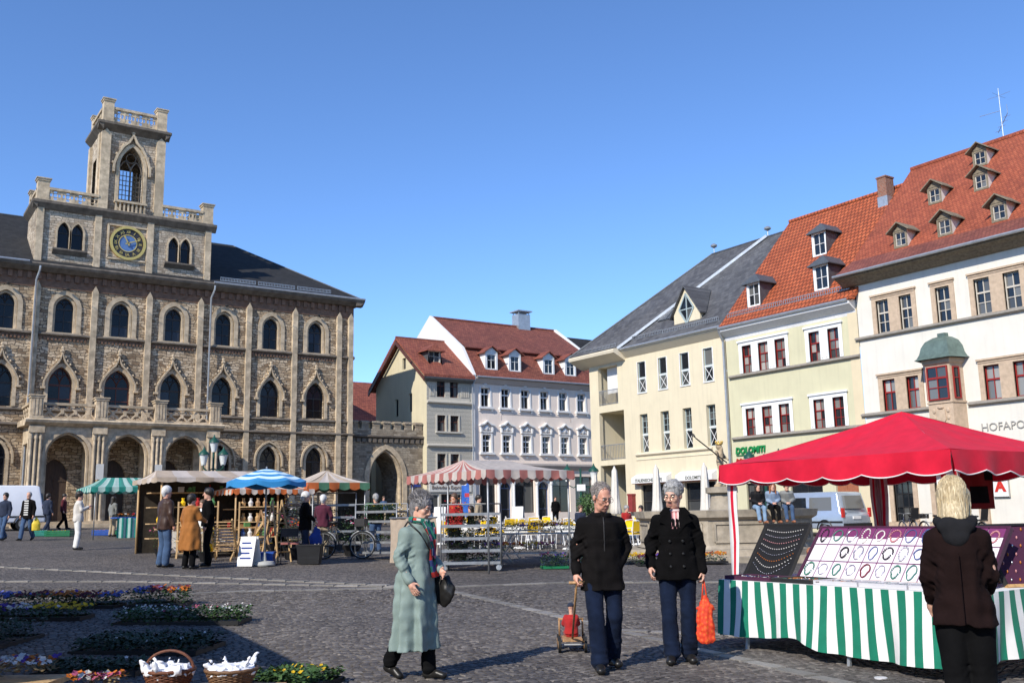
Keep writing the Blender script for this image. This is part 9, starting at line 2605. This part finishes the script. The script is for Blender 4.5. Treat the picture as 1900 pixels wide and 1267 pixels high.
bp_('woman in white jacket and white trousers standing left of the stalls', at(5.75, 32.1), 60, 1.72, (cloth('cream_jacket', (0.62, 0.58, 0.52)), .82, .015, .008), (M_WHITEC, .008, .075), ('curly', M_HDARK), dict(rel=(.24, .06, 1.15), rwr=(.1, .26, 1.25), lel=(-.24, .05, 1.15), lwr=(-.1, .25, 1.2)), vox=.018)
bp_('shopper in grey jacket and pale trousers at the teal stall', at(8.95, 42.6), 30, 1.62, (M_GREYC, .85, .01, .006), (M_BEIGEC, .006, .07), ('long', M_HDARK))
bp_('white haired man in a brown leather jacket and jeans', at(5.94, 22.9), 40, 1.80, (M_BRLEATH, .78, .02, .012), (M_JEANSM, .012, .085), ('short', M_HWHITE), dict(lel=(-.27, .03, 1.12), lwr=(-.2, .18, .95)), sex='m', vox=.014, skin=M_SKIN2)
bp_('woman with dark hair in a long orange brown coat', at(6.28, 22.1), 25, 1.62, (M_ORANGEC, .42, .03, .015, ((.012, 6, 1, 1.0, .42, 0),), .09), (M_BLKTR, .008, .075), ('short', M_HDARK), dict(rel=(.26, .08, 1.14), rwr=(.2, .28, 1.08)), vox=.014)
bp_('dark haired man in black shirt facing the orange coat', at(6.85, 22.7), 250, 1.76, (M_BLACKC, .88, .012, .006), (M_BLKTR, .01, .08), ('short', M_HDARK), dict(rel=(.26, .1, 1.14), rwr=(.18, .34, 1.12)), sex='m', vox=.014)
bp_('stall keeper in a white shirt beside the tan roofed stall', at(7.75, 26.2), 200, 1.5, (M_WHITEC, .85, .012, .006), (M_BEIGEC, .008, .075), ('short', M_HBROWN), vox=.018)
l11 = bp_('white haired man in a dark jacket with blue bag by the racks', at(9.28, 22.9), 70, 1.70, (M_BLACKJ, .78, .018, .01), (M_NAVYC, .01, .08), ('short', M_HWHITE), dict(rel=(.25, .06, 1.13), rwr=(.2, .2, 1.0)), sex='m', vox=.014)
cb = thing('carrier_bag', 'blue cloth bag at the side of the dark jacket shopper', 'bag', at(9.45, 22.62), R(-34)); v = Vol((-.2, -.12, .25), (.2, .12, .95), .02); v.tubez([(.3, 0, 0, .12, .06), (.6, 0, 0, .15, .07), (.75, 0, 0, .1, .03), (.9, 0, 0, .02, .015)], .02); v.crease(.006, 25, 3); obj('bag_body', v.mesh('bag_body', cloth('blue_bag_cloth', (0.03, 0.06, 0.25))), cb)
bp_('white haired shopper in a maroon jacket seen from behind', at(10.3, 24.2), 10, 1.63, (M_MAROON, .84, .02, .012), (M_BEIGEC, .008, .075), ('short', M_HWHITE), dict(lel=(-.25, .08, 1.15), lwr=(-.15, .28, 1.1), rel=(.27, .0, 1.12), rwr=(.25, .1, .9)), vox=.014)
bp_('person standing in the shade of the gateway', at(26.9, 54.0), 150, 1.72, (M_JEANSM, .85, .012, .006), (M_BEIGEC, .008, .075), ('short', M_HBROWN), sex='m', vox=.03)
bp_('person in black at the door of the lilac house', at(33.6, 45.5), 170, 1.74, (M_BLACKC, .8, .012, .006), (M_BLKTR, .008, .075), ('short', M_HDARK), sex='m', vox=.03)
for x, y, fc_, tp, lg, hr, l_ in ((8.3, 28.9, 190, M_NAVYC, M_BLKTR, M_HDARK, 'stall keeper in navy behind the wooden wares'), (10.4, 28.3, 170, M_GREYC, M_JEANSM, M_HBROWN, 'man in grey under the orange striped awning'), (12.7, 26.0, 330, M_BLACKC, M_JEANSM, M_HGREY, 'shopper in black near the right rack'), (13.0, 22.0, 210, M_REDC, M_BLKTR, M_HBROWN, 'flower seller in red behind the tan sheet'), (17.6, 28.2, 100, M_BEIGEC, M_NAVYC, M_HDARK, 'woman in beige passing the front cafe row'), (24.2, 43.5, 150, M_NAVYC, M_JEANSM, M_HGREY, 'man in navy walking before the beige house')):
    bp_(l_, at(x, y), fc_, 1.68, (tp, .82, .014, .008), (lg, .008, .075), ('short', hr), WALK if x > 13 else None, vox=.026)
CS = dict(SIT)
for i, (a, d, fc_, tp, lg, hr, l_) in enumerate(((-1.9, 33.2, 120, M_WHITEC, M_BEIGEC, M_HRED, 'auburn haired guest in white seated at the cafe'), (-1.45, 33.5, 240, M_BLACKC, M_BLKTR, M_HDARK, 'dark haired guest in black seated at the cafe'), (3.2, 37.2, 200, M_BEIGEC, M_JEANSM, M_HBROWN, 'guest in beige seated near the corner house'), (4.1, 36.6, 150, M_REDC, M_JEANSM, M_HGREY, 'guest in red seated near the corner house'), (4.8, 37.3, 220, M_GREYC, M_NAVYC, M_HDARK, 'guest in grey seated near the corner house'), (2.4, 36.6, 160, M_NAVYC, M_JEANSM, M_HBROWN, 'guest in navy seated in the middle of the cafe'))):
    p_ = pos(a, d)
    bp_(l_, p_, fc_, 1.68, (tp, .06, .01, .006), (lg, .006, .07), ('long' if i in (0, 1) else 'short', hr), CS, vox=.03, lift=.47, seated=True)
# three girls on the rim of the fountain
dirc = Vector((-math.sin(PSI), -math.cos(PSI), 0)); lt_ = Vector((math.cos(PSI), -math.sin(PSI), 0))
for i, (off, tp, lg, hr, hs, l_, dy) in enumerate(((.42, M_CHAR, M_JEANSL, M_HDARK, 'long', 'girl in dark top and pale jeans on the fountain rim, partly behind the tent leg', .15), (.82, cloth('denim_jacket', (0.22, 0.29, 0.40)), M_BLKTR, M_HRED, 'long', 'red haired girl in denim jacket on the fountain rim', .2), (1.22, M_GREYC, M_JEANSM, M_HBROWN, 'short', 'girl in grey pullover and blue jeans on the fountain rim', .35))):
    c_ = Vector((FX, FY, 0)) + dirc * (2.36 - dy * .4) + lt_ * off
    pp = dict(SIT); pp['rwr'] = (.05, .3, .2); pp['lwr'] = (-.05, .3, .2); pp['lan'] = (-.1, .44, -.32); pp['ran'] = (.08, .5, -.3)
    pp['lkn'] = (-.1, .42, .06); pp['rkn'] = (.1, .42, .06); pp['chest'] = (0, .1, .41); pp['neck'] = (0, .16, .54); pp['head'] = (0, .21, .68); pp['lsh'] = (-.17, .13, .51); pp['rsh'] = (.17, .13, .51)
    bp_(l_, (c_.x, c_.y, FG + 1.27), 178 + 5 * i, 1.44, (tp, .06, .006, .004), (lg, .004, .06), (hs, hr), pp, vox=.018, lift=-.02, seated=True, shoes=M_SHOEB)
hb_ = thing('leather_bag', 'tan leather bag lying on the fountain step', 'bag', Vector((FX, FY, FG + .1)) + dirc * 3.3 + lt_ * 1.5, 0); v = Vol((-.3, -.2, 0), (.3, .2, .35), .02); v.cap((-.12, 0, .1), (.12, 0, .1), .1, .1, .03, sc=(1, .8, 1)); v.crease(.006, 20, 2); obj('bag_body', v.mesh('bag_body', M_SHOEB), hb_)
bpy.context.view_layer.update()
